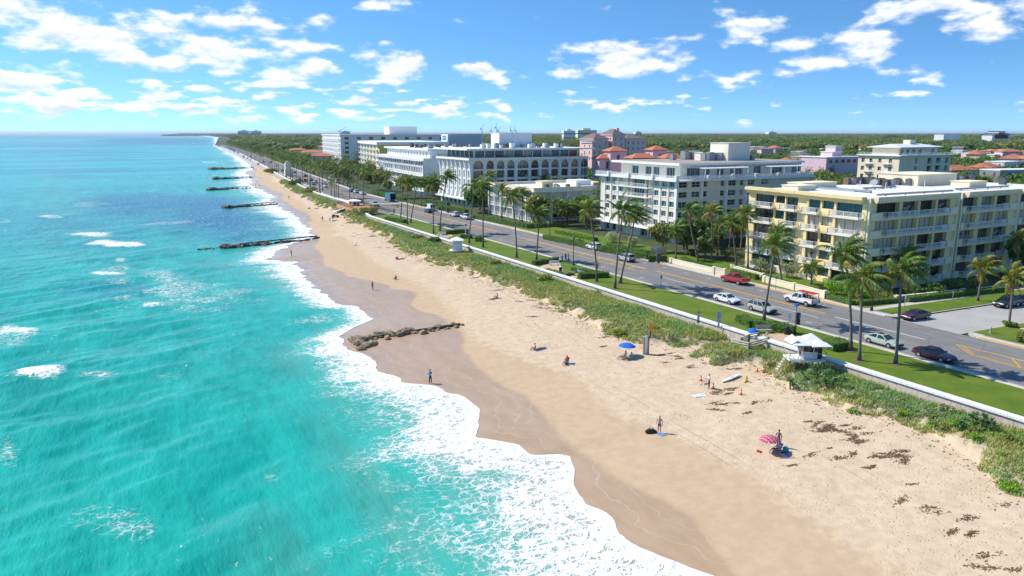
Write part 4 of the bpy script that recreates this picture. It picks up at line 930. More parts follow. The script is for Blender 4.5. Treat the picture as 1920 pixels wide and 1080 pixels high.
# ------------------------------------------------------------------ yellow balcony block on the corner
CX, CYY = 112.0, 82.8
b1 = thing('apartment_block', 'pale yellow five-storey apartment block with white railed balconies on the street corner', 'building', (CX, CYY, 0))
FL = [3.6+3.05*k for k in range(6)]
def u1(px): return CYY-onX(px, 440, CX+1.6)[0]      # measured along the sea front, from the corner (negative)
segs = [ # from the corner leftwards: y range, set-back, windows (y0,y1,panes), balcony?
]
yA = lambda px: onX(px, 440, CX+1.2)[0]-CYY
bays = [(1621,1572,3,True,0.0),(1565,1543,2,False,.35),(1537,1515,2,True,.7),(1510,1494,0,False,1.3),(1491,1469,2,True,1.3),(1464,1446,2,False,1.7),(1442,1407,4,True,1.9)]
edges = [0.0]+[(yA(bays[i][1])+yA(bays[i+1][0]))/2 for i in range(len(bays)-1)]+[yA(1395)]
wallmb = MB(); rg = random.Random(3); B1L = edges[-1]
for i, (pr, pl, n, bal, sb) in enumerate(bays):
    y0, y1 = edges[i], edges[i+1]; Wd = y1-y0
    F = Face(b1, (sb, y1), (0, -1), Wd, 3.3, 18.9)
    wa, wb = y1-yA(pl), y1-yA(pr); wa = max(.15, wa); wb = min(Wd-.15, wb)
    for k in range(5):
        z = FL[k]
        if n:
            v0 = z+(.12 if bal else 1.0); shut = (k == 3 and i < 3) or (k == 2 and i == 0)
            gm = g_teal if k == 4 and i < 3 else rg.choice([g_teal, g_cur, g_cur, g_dark])
            if shut: F.win(wa, wb, v0, z+2.62, n, m_dframe, m_shut, .35, name='shuttered_window')
            else: F.win(wa, wb, v0, z+2.62, n, m_dframe, gm, .35)
        if bal: F.balcony(wa-.45, wb+.35, z+.02, 1.25)
        mb = MB(); a, b = (0, Wd)                      # flared spandrel between the window bands
        if not bal or True:
            pr_ = [(0.0, z-.42), (.28, z-.30), (.34, z+.1), (.30, z+.86), (0.0, z+.86)] if not bal else [(0.0, z-.42), (.22, z-.30), (.22, z-.17), (0, z-.17)]
            vs = [F.at(u, q[1], q[0]) for u in (.01, Wd-.01) for q in pr_]; m_ = len(pr_)
            mb.add(vs, [tuple(range(m_)), tuple(reversed(range(m_, 2*m_)))]+[(j, (j+1) % m_, m_+(j+1) % m_, m_+j) for j in range(m_)])
            mb.build('spandrel', m_yellow, b1)
    F.wall(wallmb)
    # side return of each step
    if i+1 < len(bays) and bays[i+1][4] != sb:
        s2 = bays[i+1][4]; wallmb.quad((sb, y1, 3.3), (s2, y1, 3.3), (s2, y1, 18.9), (sb, y1, 18.9))
    mb = MB(); pr_ = [(0, 18.2), (.5, 18.35), (1.05, 18.95), (1.05, 19.5), (.75, 19.5), (-.2, 19.5), (-.2, 18.9)]
    vs = [F.at(u, q[1], q[0]) for u in (-.25, Wd-.35) for q in pr_]; m_ = len(pr_)
    mb.add(vs, [tuple(range(m_)), tuple(reversed(range(m_, 2*m_)))]+[(j, (j+1) % m_, m_+(j+1) % m_, m_+j) for j in range(m_)]); mb.build('roof_fascia', m_yellow, b1)
wallmb.quad((1.9, B1L, 3.3), (30, B1L, 3.3), (30, B1L, 18.9), (1.9, B1L, 18.9))
xB = lambda px: onY(px, 430, CYY)[0]-CX
bays2 = [(1640,1787,[(1640,1682),(1688,1717),(1721,1749),(1753,1776)],(1648,1765)),(1797,1898,[(1796,1826),(1834,1858),(1862,1886)],(1802,1874)),(1903,1990,[(1906,1932),(1938,1960)],(1908,1985))]
x0 = 0.
for i, (pa, pb, ws, bl) in enumerate(bays2):
    xa, xb = (0. if i == 0 else xB(pa)-.8), xB(pb)+.4; xb = xb if i < 2 else xb+3
    F = Face(b1, (xa, 0), (1, 0), xb-xa, 3.3, 18.9)
    for k in range(5):
        z = FL[k]
        for (a, b) in ws:
            ua, ub = max(xB(a)-xa, .5), xB(b)-xa
            if ub-ua < .5: continue
            sh = k == 3 or (k == 2 and rg.random() < .4)
            F.win(ua, ub, z+.15, z+2.55, max(2, int((ub-ua)/1.1)), m_dframe, m_shut if sh else rg.choice([g_dark, g_dark, g_cur]), .8, name='shuttered_window' if sh else 'window')
        F.balcony(xB(bl[0])-xa, xB(bl[1])-xa, z+.02, 1.3, slab=m_cream, sp=.2)
        
        for (ua, ub, dp) in ((.55, xB(bl[0])-xa-.02, .55), (xB(bl[1])-xa+.02, xb-xa-.45, .4)):
            if ub-ua > .05: F.part('spandrel', m_cream, ua, ub, 0, dp, z-.35, z+.95)
    F.wall(wallmb)
    for u in (.12, xb-xa-.42): F.part('pilaster', m_cream, u, u+.3, 0, .45, 3.3, 19.35)
    mb = MB(); pr_ = [(0, 18.3), (.9, 18.5), (1.1, 18.95), (1.1, 19.5), (-.2, 19.5), (-.2, 18.9)]; m_ = len(pr_)
    vs = [F.at(u, q[1], q[0]) for u in (1.2, xb-xa-1.0) for q in pr_]
    mb.add(vs, [tuple(range(m_)), tuple(reversed(range(m_, 2*m_)))]+[(j, (j+1) % m_, m_+(j+1) % m_, m_+j) for j in range(m_)]); mb.build('roof_fascia', m_cream, b1)
    F.part('parapet', m_cream, 0, xb-xa-.02, -.25, .06, 18.9, 19.3)
    B1R = xb
wallmb.build('wall', m_yellow, b1)
MB().prism([(.4, .3), (B1R, .3), (B1R, 22), (34, 30), (34, B1L-.2), (1.9, B1L-.2), (1.6, B1L*.6), (.6, B1L*.3)], 18.75, 18.98).build('roof', m_roofw, b1)
# stair penthouse and low roof boxes
def rbox(par, x0, x1, y0, y1, z0, z1, mat, name='roof_house', top=None):
    mb = MB(); mb.box(x0, x1, y0, y1, z0, z1); o = mb.build(name, mat, par); MB().box(x0-.15, x1+.15, y0-.15, y1+.15, z1, z1+.12).build('coping', top or mat, o); return o
def roofpt(px, py, z): p = G(px, py, z); return p
p = roofpt(1663, 345, 19.0); q = roofpt(1720, 349, 19.0); r_ = roofpt(1782, 343, 19.0)
rbox(b1, q[0]-CX-.0, q[0]-CX+13.5, q[1]-CYY, q[1]-CYY+9.5, 18.9, 21.3, m_cream)
rbox(b1, 6, 11, 20, 24, 18.9, 19.9, m_cream); rbox(b1, 12, 22, 24, 28, 18.9, 20.0, m_cream); rbox(b1, 45, 51, 10, 14, 18.9, 20.1, m_cream)
for i, (px, py) in enumerate([(1588,346),(1597,346),(1612,345),(1622,345),(1632,344),(1645,347),(1652,347),(1662,350),(1670,350),(1682,347),(1690,346),(1705,348),(1714,348),(1790,342),(1798,342),(1806,341),(1816,341),(1822,340),(1880,346)]):
    acunit(roofpt(px, py, 18.99), 'boxy air conditioner on the white roof of the yellow balcony block', 'air conditioners on the yellow block', rz=rg.uniform(0, .3), s=1.25)
for i, (px, py) in enumerate([(1530,348),(1612,352),(1660,356),(1733,351),(1790,348)]):
    pole('vent_pipe', 'thin white vent pipe standing on the white roof of the yellow block', 'pipe', roofpt(px, py, 18.9), 1.5, .07, m_frame)['group'] = 'vent pipes on the yellow block'
for i, (x0, y0, x1, y1) in enumerate(((8, 4, 30, 4.4), (14, 10, 14.4, 22), (34, 6, 52, 6.3), (20, 16, 30, 16.3))):
    t = thing('roof_duct', 'low grey duct run across the white roof of the yellow block', 'duct', (CX+x0, CYY+y0, 18.98), 0, 'ducts on the yellow block'); MB().box(0, x1-x0, 0, y1-y0, .15, .5).build('duct_run', m_grey, t)
    for k in range(4): MB().box((x1-x0)*(.1+.25*k), (x1-x0)*(.1+.25*k)+.15, 0, max(.2, (y1-y0)*.3), 0, .15).build('support', m_dgrey, t)
t = thing('satellite_dish', 'grey satellite dish on the white roof among the air conditioners', 'satellite dish', roofpt(1638, 353, 18.95))
MB().tube([(0,0,0), (0,0,1.0)], .05, 6).build('mast', m_grey, t)
MB().lathe([(.02, 0), (.35, .05), (.6, .18), (.75, .32)], 14).xf(TR(0, 0, 1.05, R(200), 0, R(50))).build('dish', m_grey, t)

# ------------------------------------------------------------------ cream block with white pilasters and roof terrace
DX, DY, DW, DR = 121.8, 142.5, 34.5, 46.0
DW = 32.5
b2 = thing('apartment_block', 'cream six-storey block with white pilasters, penthouse terrace and white pergola', 'building', (DX, DY, 0))
FZ = [6.4+2.46*k for k in range(6)]       # floors above the glazed ground storey; terrace at the last
wl2 = MB(); yb = lambda px: DW-(onX(px, 390, DX)[0]-DY)
F = Face(b2, (0, DW), (0, -1), DW, 3.4, 18.7)
z2 = lambda x: 1080+x/3.858
cols = [(212,240),(260,288),(305,333)]; cols2 = [(560,592),(615,650),(670,708)]
for k in range(5):
    z = FZ[k]
    for a, b in cols+cols2: F.win(yb(z2(a)), yb(z2(b)), z+.75, z+2.12, 2, m_frame, rg.choice([g_teal, g_teal, g_cur]), .2)
    for a, b, n in ((368,388,1),(398,490,5),(500,518,1)): F.win(yb(z2(a)), yb(z2(b)), z+.12, z+2.15, n, m_frame, g_teal, .9, name='glass_door')
    F.balcony(yb(z2(296)), yb(z2(536)), z+.02, 1.1, n0=.0, sp=.2)
    F.part('sill', m_white, yb(z2(555)), yb(z2(712)), 0, .08, z+.62, z+.72)
for a in (203, 250, 297, 345, 545, 602, 660): F.part('pilaster', m_white if a in (203, 297, 602) else m_beige, yb(z2(a))-.05, yb(z2(a))+.42, 0, .16, 3.4, 18.3)
F.part('corner_pier', m_white, DW-.9, DW+.0, 0, .2, 3.4, 18.3)
for a, b in ((470,520),(530,575),(585,625),(630,690),(215,250),(262,300),(310,350)):
    F.win(yb(z2(a)), yb(z2(b)), 3.7, 5.95, 2, m_frame, g_dark, .5, name='glass_door')
F.wall(wl2)
G2 = Face(b2, (0, 0), (1, 0), DR, 3.4, 18.7); xb2 = lambda px: onY(px, 350, DY)[0]-DX
for k in range(5):
    z = FZ[k]
    for a, b, n in ((745,805,2),(838,898,2),(922,950,1),(1045,1075,1),(1098,1158,2),(1185,1212,1),(1235,1290,2),(1340,1390,2)):
        G2.win(xb2(z2(a)), xb2(z2(b)), z+.7, z+2.1, n, m_frame, rg.choice([g_cur, g_dark]), .2, rail=True)
        G2.part('sill', m_beige, xb2(z2(a))-.1, xb2(z2(b))+.1, 0, .07, z+.6, z+.7)
for a in (722, 903, 1082, 1222): G2.part('pilaster', m_white, max(.02, xb2(z2(a))), xb2(z2(a))+.75, 0, .16, 3.4, 18.3)
G2.wall(wl2); wl2.quad((0, DW, 3.4), (DR, DW, 3.4), (DR, DW, 18.7), (0, DW, 18.7)); wl2.quad((DR, 0, 3.4), (DR, DW, 3.4), (DR, DW, 18.7), (DR, 0, 18.7))
wl2.build('wall', m_beige, b2)
MB().box(-1.3, DR+1, -1.2, DW+1.2, 18.45, 18.72).build('terrace_slab', m_white, b2)
MB().box(-2.2, 14, -1.9, DW+1.5, 6.05, 6.35).build('entrance_canopy', m_white, b2)
mb = MB(); rail3(mb, [Vector(p) for p in ((-1.15, DW+1.0, 18.72), (-1.15, -1.05, 18.72), (DR, -1.05, 18.72))], 1.15, .22, .05); mb.build('terrace_railing', m_frame, b2)
for (x, y) in ((-1.15, 27), (-1.15, 18), (-1.15, 8), (-1.15, -1.05), (9, -1.05), (17, -1.05), (25, -1.05), (33, -1.05), (41, -1.05)): MB().box(x-.5, x+.5, y-.3, y+.4, 18.72, 19.95).build('terrace_pier', m_white, b2)
pw = MB(); F = Face(b2, (3.6, DW-4.5), (0, -1), DW-8, 18.72, 22.2); yp = lambda px: (DW-4.5)-(onX(px, 318, DX+3.6)[0]-DY)
for a, b, n in ((402,452,2),(500,545,2),(557,603,2),(652,714,3)): F.win(yp(z2(a)), yp(z2(b)), 18.9, 21.5, n, m_frame, g_teal, .3, name='glass_door')
F.wall(pw); G3 = Face(b2, (3.6, 3.5), (1, 0), DR-5, 18.72, 22.2); xp = lambda px: onY(px, 318, DY+3.5)[0]-DX-3.6
for a, b, n in ((803,900,3),(925,970,2),(1020,1070,2),(1115,1205,4),(1285,1338,2),(1420,1490,3),(1560,1620,2)): G3.win(xp(z2(a)), xp(z2(b)), 18.9, 21.5, n, m_frame, g_dark, .3, name='glass_door')
G3.wall(pw); pw.build('penthouse_wall', m_beige, b2)
MB().box(1.6, DR-.5, 1.6, DW-2.5, 22.2, 22.75).build('roof_slab', m_white, b2)
MB().box(2.1, DR-1, 2.1, DW-3, 22.75, 22.80).build('roof', m_roofg, b2)
for (xa, xb_) in ((7.5, 22.5), (30, 43)):      # pergolas over the terrace
    pg = MB().box(xa, xb_, -1.0, -.85, 21.35, 21.5).build('pergola', m_frame, b2)
    for x in np.arange(xa, xb_, .75): MB().box(x, x+.16, -1.3, 3.4, 21.5, 21.68).build('pergola_slat', m_frame, pg)
    for x in np.arange(xa+.2, xb_, 4.8): MB().box(x, x+.14, -1.0, -.86, 18.72, 21.35).build('pergola_post', m_frame, pg)
pa, pb = G(1332, 297, 22.8), G(1389, 297, 22.8)
hx, hy = pa[0]-DX, pa[1]-DY
rbox(b2, 25.5, 33.5, 10, 17, 22.8, 27.4, m_beige, 'lift_house'); rbox(b2, 20, 25.3, 12, 17, 22.8, 24.8, m_beige, 'lift_house')
for i, (px, py, s) in enumerate([(1262,300,1.3),(1285,299,2.0),(1300,299,1.6),(1322,301,1.8),(1333,301,1.8),(1345,301,1.2),(1390,300,1.8),(1398,300,1.6),(1410,300,1.0)]):
    acunit(G(px, py, 22.81), 'rooftop air handler on the gravel roof beside the tall lift house', 'air handlers on the pilastered block', s=s, mat=m_grey)
# timber fence in its garden
fn = thing('wooden_fence', 'tan vertical board fence beside the garden doors of the pilastered block', 'fence', G(1219, 478, 3.6), 0)
Lf = Vector(G(1250,476,3.6))-Vector(G(1219,478,3.6)); fa = math.atan2(Lf.y, Lf.x); fn.rotation_euler.z = fa
_bd = MB().box(0, .17, -.02, .02, 0, 1.7).mesh('board', m_tan)
for i in range(int(Lf.length/.19)): ob('board', _bd, fn, (i*.19, 0, 0))
MB().box(0, Lf.length, .02, .06, .4, .5).build('rail', m_tan, fn)

# ------------------------------------------------------------------ low cream block
EX, EY, EW, ER = 112.5, 196.5, 30.0, 34.0
b3 = thing('apartment_block', 'low cream three-storey block with white pilasters and louvred balcony doors', 'building', (EX, EY, 0))
wl3 = MB()
for (F, Wd, nb) in ((Face(b3, (0, EW), (0, -1), EW, 3.4, 12.9), EW, 7), (Face(b3, (0, 0), (1, 0), ER, 3.4, 12.9), ER, 6)):
    bw = Wd/nb
    for k in range(3):
        z = 3.7+3.05*k
        for i in range(nb):
            gm = m_wshut if rg.random() < .68 else g_dark
            F.win(i*bw+1.0, (i+1)*bw-.6, z+.15, z+2.4, 2, m_frame, gm, .5, name='balcony_door')
        F.balcony(.6, Wd-.1, z+.02, .55, sp=.22, h=1.0)
    for i in range(nb+1): F.part('pilaster', m_white, max(0, min(i*bw, Wd)-.0), min(Wd+.05, i*bw+.45), 0, .7, 3.4, 12.5)
    F.wall(wl3)
wl3.quad((0, EW, 3.4), (ER, EW, 3.4), (ER, EW, 12.9), (0, EW, 12.9)); wl3.quad((ER, 0, 3.4), (ER, EW, 3.4), (ER, EW, 12.9), (ER, 0, 12.9)); wl3.build('wall', m_cream, b3)
MB().box(-1.0, ER+.5, -1.0, EW+.6, 12.55, 12.85).build('eave_slab', m_white, b3)
mb = MB()
for q in ((-.4, ER, -.4, -.1), (-.4, -.1, -.1, EW), (-.1, ER, EW-.3, EW), (ER-.3, ER, -.1, EW-.3)): mb.box(*q, 12.85, 13.9)
mb.build('parapet', m_cream, b3)
MB().box(-.1, ER-.3, -.1, EW-.3, 12.86, 13.0).build('roof', m_roofw, b3)
rbox(b3, 8, 12, 9, 13, 13, 15.0, m_cream); rbox(b3, 24, 30, 14, 20, 13, 14.6, m_white); rbox(b3, 31, 33.5, 4, 8, 13, 15.0, m_white)
for i in range(9): acunit((EX+7+rg.uniform(0, 24), EY+rg.uniform(4, 9), 13.0), 'air conditioner on the parapet-edged roof of the low cream block', 'air conditioners on the low cream block', s=1.1)
MB().box(9, 16, -.35, .3, 3.3, 5.6).build('garage_opening', M('garage_dark', (.03, .03, .03), .8), b3)

# ------------------------------------------------------------------ white arched block
AX, AY, AW, AR = 117.5, 252.0, 29.0, 49.5
b4 = thing('apartment_block', 'white block with a row of tall arches, flared fins and a dark glazed penthouse', 'building', (AX, AY, 0))
wl4 = MB(); F = Face(b4, (0, 0), (1, 0), AR, 3.4, 20.3)
z3 = lambda x: 820+x/4.5
ar = [(302,388),(415,478),(503,567),(590,653),(678,770),(792,855),(880,940),(962,1025),(1047,1105),(1130,1188),(1212,1270)]
xa4 = lambda px: onY(px, 315, AY)[0]-AX
for a, b in ar:
    ua, ub = max(.4, xa4(z3(a))), xa4(z3(b)); w_ = ub-ua; zt = 20.0; r_ = w_/2; hgt = 1.9
    gm = g_cur
    F.win(ua, ub, 17.0, zt, 3, m_dframe, gm, .7, fr=.08, name='arched_window')
    mb = MB(); k = 10                         # the stucco corners that make the arch
    for sgn in (-1, 1):
        for i in range(k):
            t0, t1 = math.pi/2*i/k, math.pi/2*(i+1)/k; c = (ua+ub)/2
            p0, p1 = (c+sgn*r_*math.cos(t0), zt-hgt+hgt*math.sin(t0)), (c+sgn*r_*math.cos(t1), zt-hgt+hgt*math.sin(t1)); e = c+sgn*(r_+.01)
            for nn in (0.02,):
                mb.quad(F.at(e, p0[1], nn), F.at(p0[0], p0[1], nn), F.at(p1[0], p1[1], nn), F.at(e, p1[1], nn)); mb.quad(F.at(p0[0], p0[1], nn), F.at(p0[0], p0[1], -.5), F.at(p1[0], p1[1], -.5), F.at(p1[0], p1[1], nn))
    mb.build('arch', m_white, b4)
    F.part('balcony_slab', m_white, ua+.02, ub-.02, -.65, .1, 16.8, 17.0)
    mb = MB(); rail3(mb, [F.at(ua, 17.0, -.1), F.at(ub, 17.0, -.1)], 1.0, .3, .02); mb.build('railing', m_dframe, b4)
    for z in (13.7, 10.2, 6.9): F.win(ua, ub, z, z+2.7, 3, m_dframe, rg.choice([g_dark, g_cur]), .9, fr=.08)
F.wall(wl4)
H4 = Face(b4, (0, AW), (0, -1), AW, 3.4, 20.3)
for i in range(7):
    u = 1.4+i*4.0
    for z in (7.2, 10.5, 13.8, 17.1): H4.win(u+.7, u+2.7, z+.1, z+2.7, 2, m_dframe, g_dark, .6, fr=.08)
for i in range(8):
    u = -.15+i*4.05; pr_ = [(0, 6.2), (1.35, 6.4), (.95, 7.6), (.45, 9.0), (.28, 13), (.4, 17), (.8, 19), (1.2, 20.3), (0, 20.3)]; mb = MB(); m_ = len(pr_)
    vs = [H4.at(uu, q[1], q[0]) for uu in (max(0, u), min(AW, u+.95)) for q in pr_]
    mb.add(vs, [tuple(range(m_)), tuple(reversed(range(m_, 2*m_)))]+[(j, (j+1) % m_, m_+(j+1) % m_, m_+j) for j in range(m_)]); mb.build('flared_fin', m_white, b4)
for i in range(7): H4.win(.8+i*4, 3.4+i*4, 3.7, 5.6, 2, m_frame, g_dark, .5)
H4.wall(wl4); wl4.quad((0, AW, 3.4), (AR, AW, 3.4), (AR, AW, 20.3), (0, AW, 20.3)); wl4.quad((AR, 0, 3.4), (AR, AW, 3.4), (AR, AW, 20.3), (AR, 0, 20.3)); wl4.build('wall', m_white, b4)
MB().box(-2.2, 8, -1.6, AW+.5, 5.7, 6.3).build('canopy', m_white, b4)
MB().box(-1.5, AR+1.2, -1.3, AW+1, 20.3, 21.1).build('terrace_slab', m_white, b4)
pw = MB(); F = Face(b4, (2.2, 1.8), (1, 0), AR-4, 21.1, 23.9)
for i in range(11): F.win(.4+i*4.1, 4.1+i*4.1, 21.25, 23.6, 3, m_dframe, rg.choice([g_dark, g_cur, g_dark]), .25, fr=.09)
F.wall(pw); F = Face(b4, (2.2, AW-2), (0, -1), AW-3.8, 21.1, 23.9)
for i in range(6): F.win(.5+i*4.1, 4.0+i*4.1, 21.25, 23.6, 3, m_dframe, g_dark, .25, fr=.09)
F.wall(pw); pw.build('penthouse_wall', m_white, b4)
mb = MB(); rail3(mb, [Vector((-1.3, AW, 21.1)), Vector((-1.3, -1.1, 21.1)), Vector((AR+1, -1.1, 21.1))], 1.0, .6, .02, .03); mb.build('terrace_railing', m_dframe, b4)
for i in range(14): x = rg.uniform(12, 32); bush('planter_shrub', (AX+x, AY-.6, 21.1), .45, .7, lf_olive, 'small shrub in the planter row on the arched block terrace', n=40, size=.16, group='terrace planter shrubs', seed=300+i)
MB().box(-2.4, AR+4, -1.6, AW+1.5, 23.9, 24.45).build('roof_slab', m_white, b4)
MB().box(-1.9, AR+3.5, -1.1, AW+1, 24.45, 24.5).build('roof', m_roofw, b4)
qa, qb = onY(936, 262, AY+9)[0]-AX, onY(997, 262, AY+9)[0]-AX
rbox(b4, qa, qb, 9, 16, 24.5, 30.1, m_white, 'lift_house')
for i in range(26): acunit((AX+rg.uniform(5, 42), AY+rg.uniform(2, 8), 24.5), 'roof machine on the white arched block roof', 'roof machines on the arched block', s=rg.uniform(.9, 1.7), mat=rg.choice([m_grey, m_dgrey, m_white]))

# ------------------------------------------------------------------ white finned block
HX, HY, HW, HR_ = 120.0, 306.0, 80.0, 40.0
b5 = thing('apartment_block', 'long white block with vertical fins and three balcony bands', 'building', (HX, HY, 0)); b5.rotation_euler.z = R(-4.5)
wl5 = MB(); F = Face(b5, (0, HW), (0, -1), HW, 3.4, 19.2)
for k, z in enumerate((6.3, 9.4, 12.9, 16.0)):
    for i in range(20):
        F.win(.9+i*4, 3.4+i*4, z+.1, z+2.5, 2, m_frame, rg.choice([g_dark, g_dark, g_cur]) if rg.random() < .7 else m_wshut, .22)
for i in range(21): F.part('fin', m_white, min(i*4+.1, HW-.4), min(i*4+.5, HW), 0, .3, 5.9, 18.2)
for z in (5.3, 11.9, 18.3):
    F.part('balcony_band', m_white, -.3, HW+.3, 0, 1.3, z-.2, z); mb = MB(); rail3(mb, [F.at(0, z, 1.25), F.at(HW, z, 1.25)], 1.0, .5, .07); mb.build('railing', m_frame, b5)
F.wall(wl5); S5 = Face(b5, (0, 0), (1, 0), HR_, 3.4, 19.2); S5.wall(wl5); wl5.quad((0, HW, 3.4), (HR_, HW, 3.4), (HR_, HW, 19.2), (0, HW, 19.2)); wl5.build('wall', m_white, b5)
MB().box(0, HR_, 0, HW, 19.2, 19.4).build('roof', m_roofw, b5)
pw = MB(); F = Face(b5, (4, HW-3), (0, -1), HW-6, 19.4, 22.6)
for i in range(15): F.win(1+i*4.8, 2.4+i*4.8, 19.7, 22, 2, m_frame, g_dark, .3)
F.wall(pw); Face(b5, (4, 3), (1, 0), HR_-6, 19.4, 22.6).wall(pw); pw.build('penthouse_wall', m_white, b5)
MB().box(2.6, HR_-1, 1.8, HW-1.5, 22.6, 23.3).build('roof_slab', m_white, b5)
for i in range(22): acunit(b5.matrix_basis @ Vector((rg.uniform(6, 34), rg.uniform(3, 50), 23.3)), 'roof machine on the long finned block', 'roof machines on the finned block', s=rg.uniform(1, 1.8), mat=rg.choice([m_grey, m_dgrey]))

# ------------------------------------------------------------------ yellow and white balcony block, far white block
b6 = thing('apartment_block', 'far block with yellow wall strips and stacked white balconies', 'building', (138.0, 420.0, 0)); b6.rotation_euler.z = R(-9)
wl6 = MB(); LW = 78; F = Face(b6, (0, LW), (0, -1), LW, 3.4, 24.4)
for k in range(6):
    z = 4.6+3.2*k
    for i in range(6):
        F.win(2+i*13, 5+i*13, z+.2, z+2.4, 2, m_frame, g_teal, .3); F.balcony(.5+i*13, 7.5+i*13, z, 1.6, sp=.4, h=1.1); F.win(8.6+i*13, 10.6+i*13, z+.4, z+2.2, 1, m_frame, g_dark, .3)
F.wall(wl6); Face(b6, (0, 0), (1, 0), 40, 3.4, 24.4).wall(wl6); wl6.quad((0, LW, 3.4), (40, LW, 3.4), (40, LW, 24.4), (0, LW, 24.4)); wl6.build('wall', m_ywall, b6)
for i in range(6): F.part('white_strip', m_white, .3+i*13, 5.8+i*13, 0, .12, 3.4, 23.6)
MB().box(-1.6, 41, -1, LW+1, 23.6, 25.2).build('parapet', m_white, b6)
b7 = thing('apartment_block', 'tall white block farthest along the road with rows of square windows', 'building', (152.0, 552.0, 0)); b7.rotation_euler.z = R(-8)
wl7 = MB(); F = Face(b7, (0, 120), (0, -1), 120, 3.4, 28.4)
for k in range(7):
    z = 4.4+3.4*k
    for i in range(12):
        F.win(2.5+i*9.8, 5.2+i*9.8, z+.7, z+2.7, 2, m_frame, rg.choice([g_dark, m_rust, g_cur]), .4); F.part('balcony_band', m_white, i*9.8+6.0, i*9.8+9.6, 0, 1.4, z-.1, z+1.0)
F.wall(wl7); S7 = Face(b7, (0, 0), (1, 0), 110, 3.4, 28.4)
for k in range(7):
    for i in range(12): S7.win(3+i*9, 6+i*9, 5+3.4*k, 7+3.4*k, 2, m_frame, rg.choice([g_dark, m_rust]), .4)
S7.wall(wl7); wl7.quad((0, 120, 3.4), (110, 120, 3.4), (110, 120, 28.4), (0, 120, 28.4)); wl7.build('wall', m_white, b7)
MB().box(-.6, 110.5, -.6, 120.5, 28.4, 29.3).build('parapet', m_white, b7)
rbox(b7, 40, 62, 20, 40, 29.3, 35.2, m_white, 'lift_house')
b8 = thing('stair_tower', 'blue and white stair tower rising behind the finned block', 'building', (186, 432, 0)); b8.rotation_euler.z = R(-6)
xa = 0
MB().box(0, 22, 0, 14, 3.4, 29.5).build('wall', M('pale_grey_stucco', (.55, .58, .62), .8, .05), b8)
MB().box(-.2, -.02, .5, 13.5, 8, 29.0).build('front_panel', m_white, b8)
MB().box(-.3, -.21, 3, 11, 26.0, 28.6).build('blue_sign_panel', M('blue_paint', (.02, .16, .55), .5), b8)
for i in range(5): MB().box(-.32, -.21, 3.3+i*1.6, 4.0+i*1.6, 16, 25).build('white_rib', m_frame, b8)
for i in range(3): MB().box(-.4, -.31, 4.2+i*2.3, 5.2+i*2.3, 26.9, 27.8).build('round_mark', m_white, b8)
# ------------------------------------------------------------------ buildings among the trees
def blocked0(x, y): return x < 185 and y < 700 or x < 125+off(y)
def place(px, depth):                     # a spot in the direction px, that far ahead
    r = (px-960)/FPX*depth; return Vector((r*cy_+depth*sy_, -r*sy_+depth*cy_, 0))
def zat(py, depth): return CAMH-(py-250)*depth/1430.
def hiproof(w, l, h, ov=.6, ridge=None):
    mb = MB(); a, b = w/2+ov, l/2+ov; rl = max(0, abs(b-a)) if ridge is None else ridge
    if b >= a: R0, R1 = (0, -rl, h), (0, rl, h)
    else: R0, R1 = (-rl, 0, h), (rl, 0, h)
    v = [(-a,-b,0),(a,-b,0),(a,b,0),(-a,b,0),R0,R1,(-a,-b,-.25),(a,-b,-.25),(a,b,-.25),(-a,b,-.25)]
    f = [(0,1,4),(1,2,5,4),(2,3,5),(3,0,4,5)] if b >= a else [(0,1,5,4),(1,2,5),(2,3,4,5),(3,0,4)]
    return mb.add(v, f+[(6,7,1,0),(7,8,2,1),(8,9,3,2),(9,6,0,3),(9,8,7,6)])
def house(name, label, px, depth, w, l, eave, wm, rm=m_terra, rh=2.2, rz=0., cat='house', nf=2, group=None, flat=False, chim=False, base=3.3, off_=None, wins=True):
    c = place(px, depth) if off_ is None else off_
    t = thing(name, label, cat, (c.x, c.y, 0), rz, group); mb = MB(); h = (eave-base-.3)/nf
    for (O, U, Wd) in (((-w/2, -l/2), (1, 0), w), ((-w/2, l/2), (0, -1), l), ((w/2, l/2), (-1, 0), w), ((w/2, -l/2), (0, 1), l)):
        F = Face(t, O, U, Wd, base, eave); k = max(1, int(Wd/3.6)) if wins else 0
        if U in ((1, 0), (0, -1)):
            for f in range(nf):
                for i in range(k): u = (i+.5)*Wd/k; F.win(u-.6, u+.6, base+.3+h*f+h*.3, base+.3+h*f+h*.82, 2, m_frame, g_dark, .15)
        F.wall(mb)
    mb.build('wall', wm, t)
    if flat: MB().box(-w/2-.2, w/2+.2, -l/2-.2, l/2+.2, eave, eave+.5).build('roof', rm, t)
    else: hiproof(w, l, rh).xf(TR(0, 0, eave+.25)).build('roof', rm, t)
    if chim: MB().box(w*.2, w*.2+1, -.5, .5, eave, eave+rh+1.2).build('chimney', wm, t)
    return t
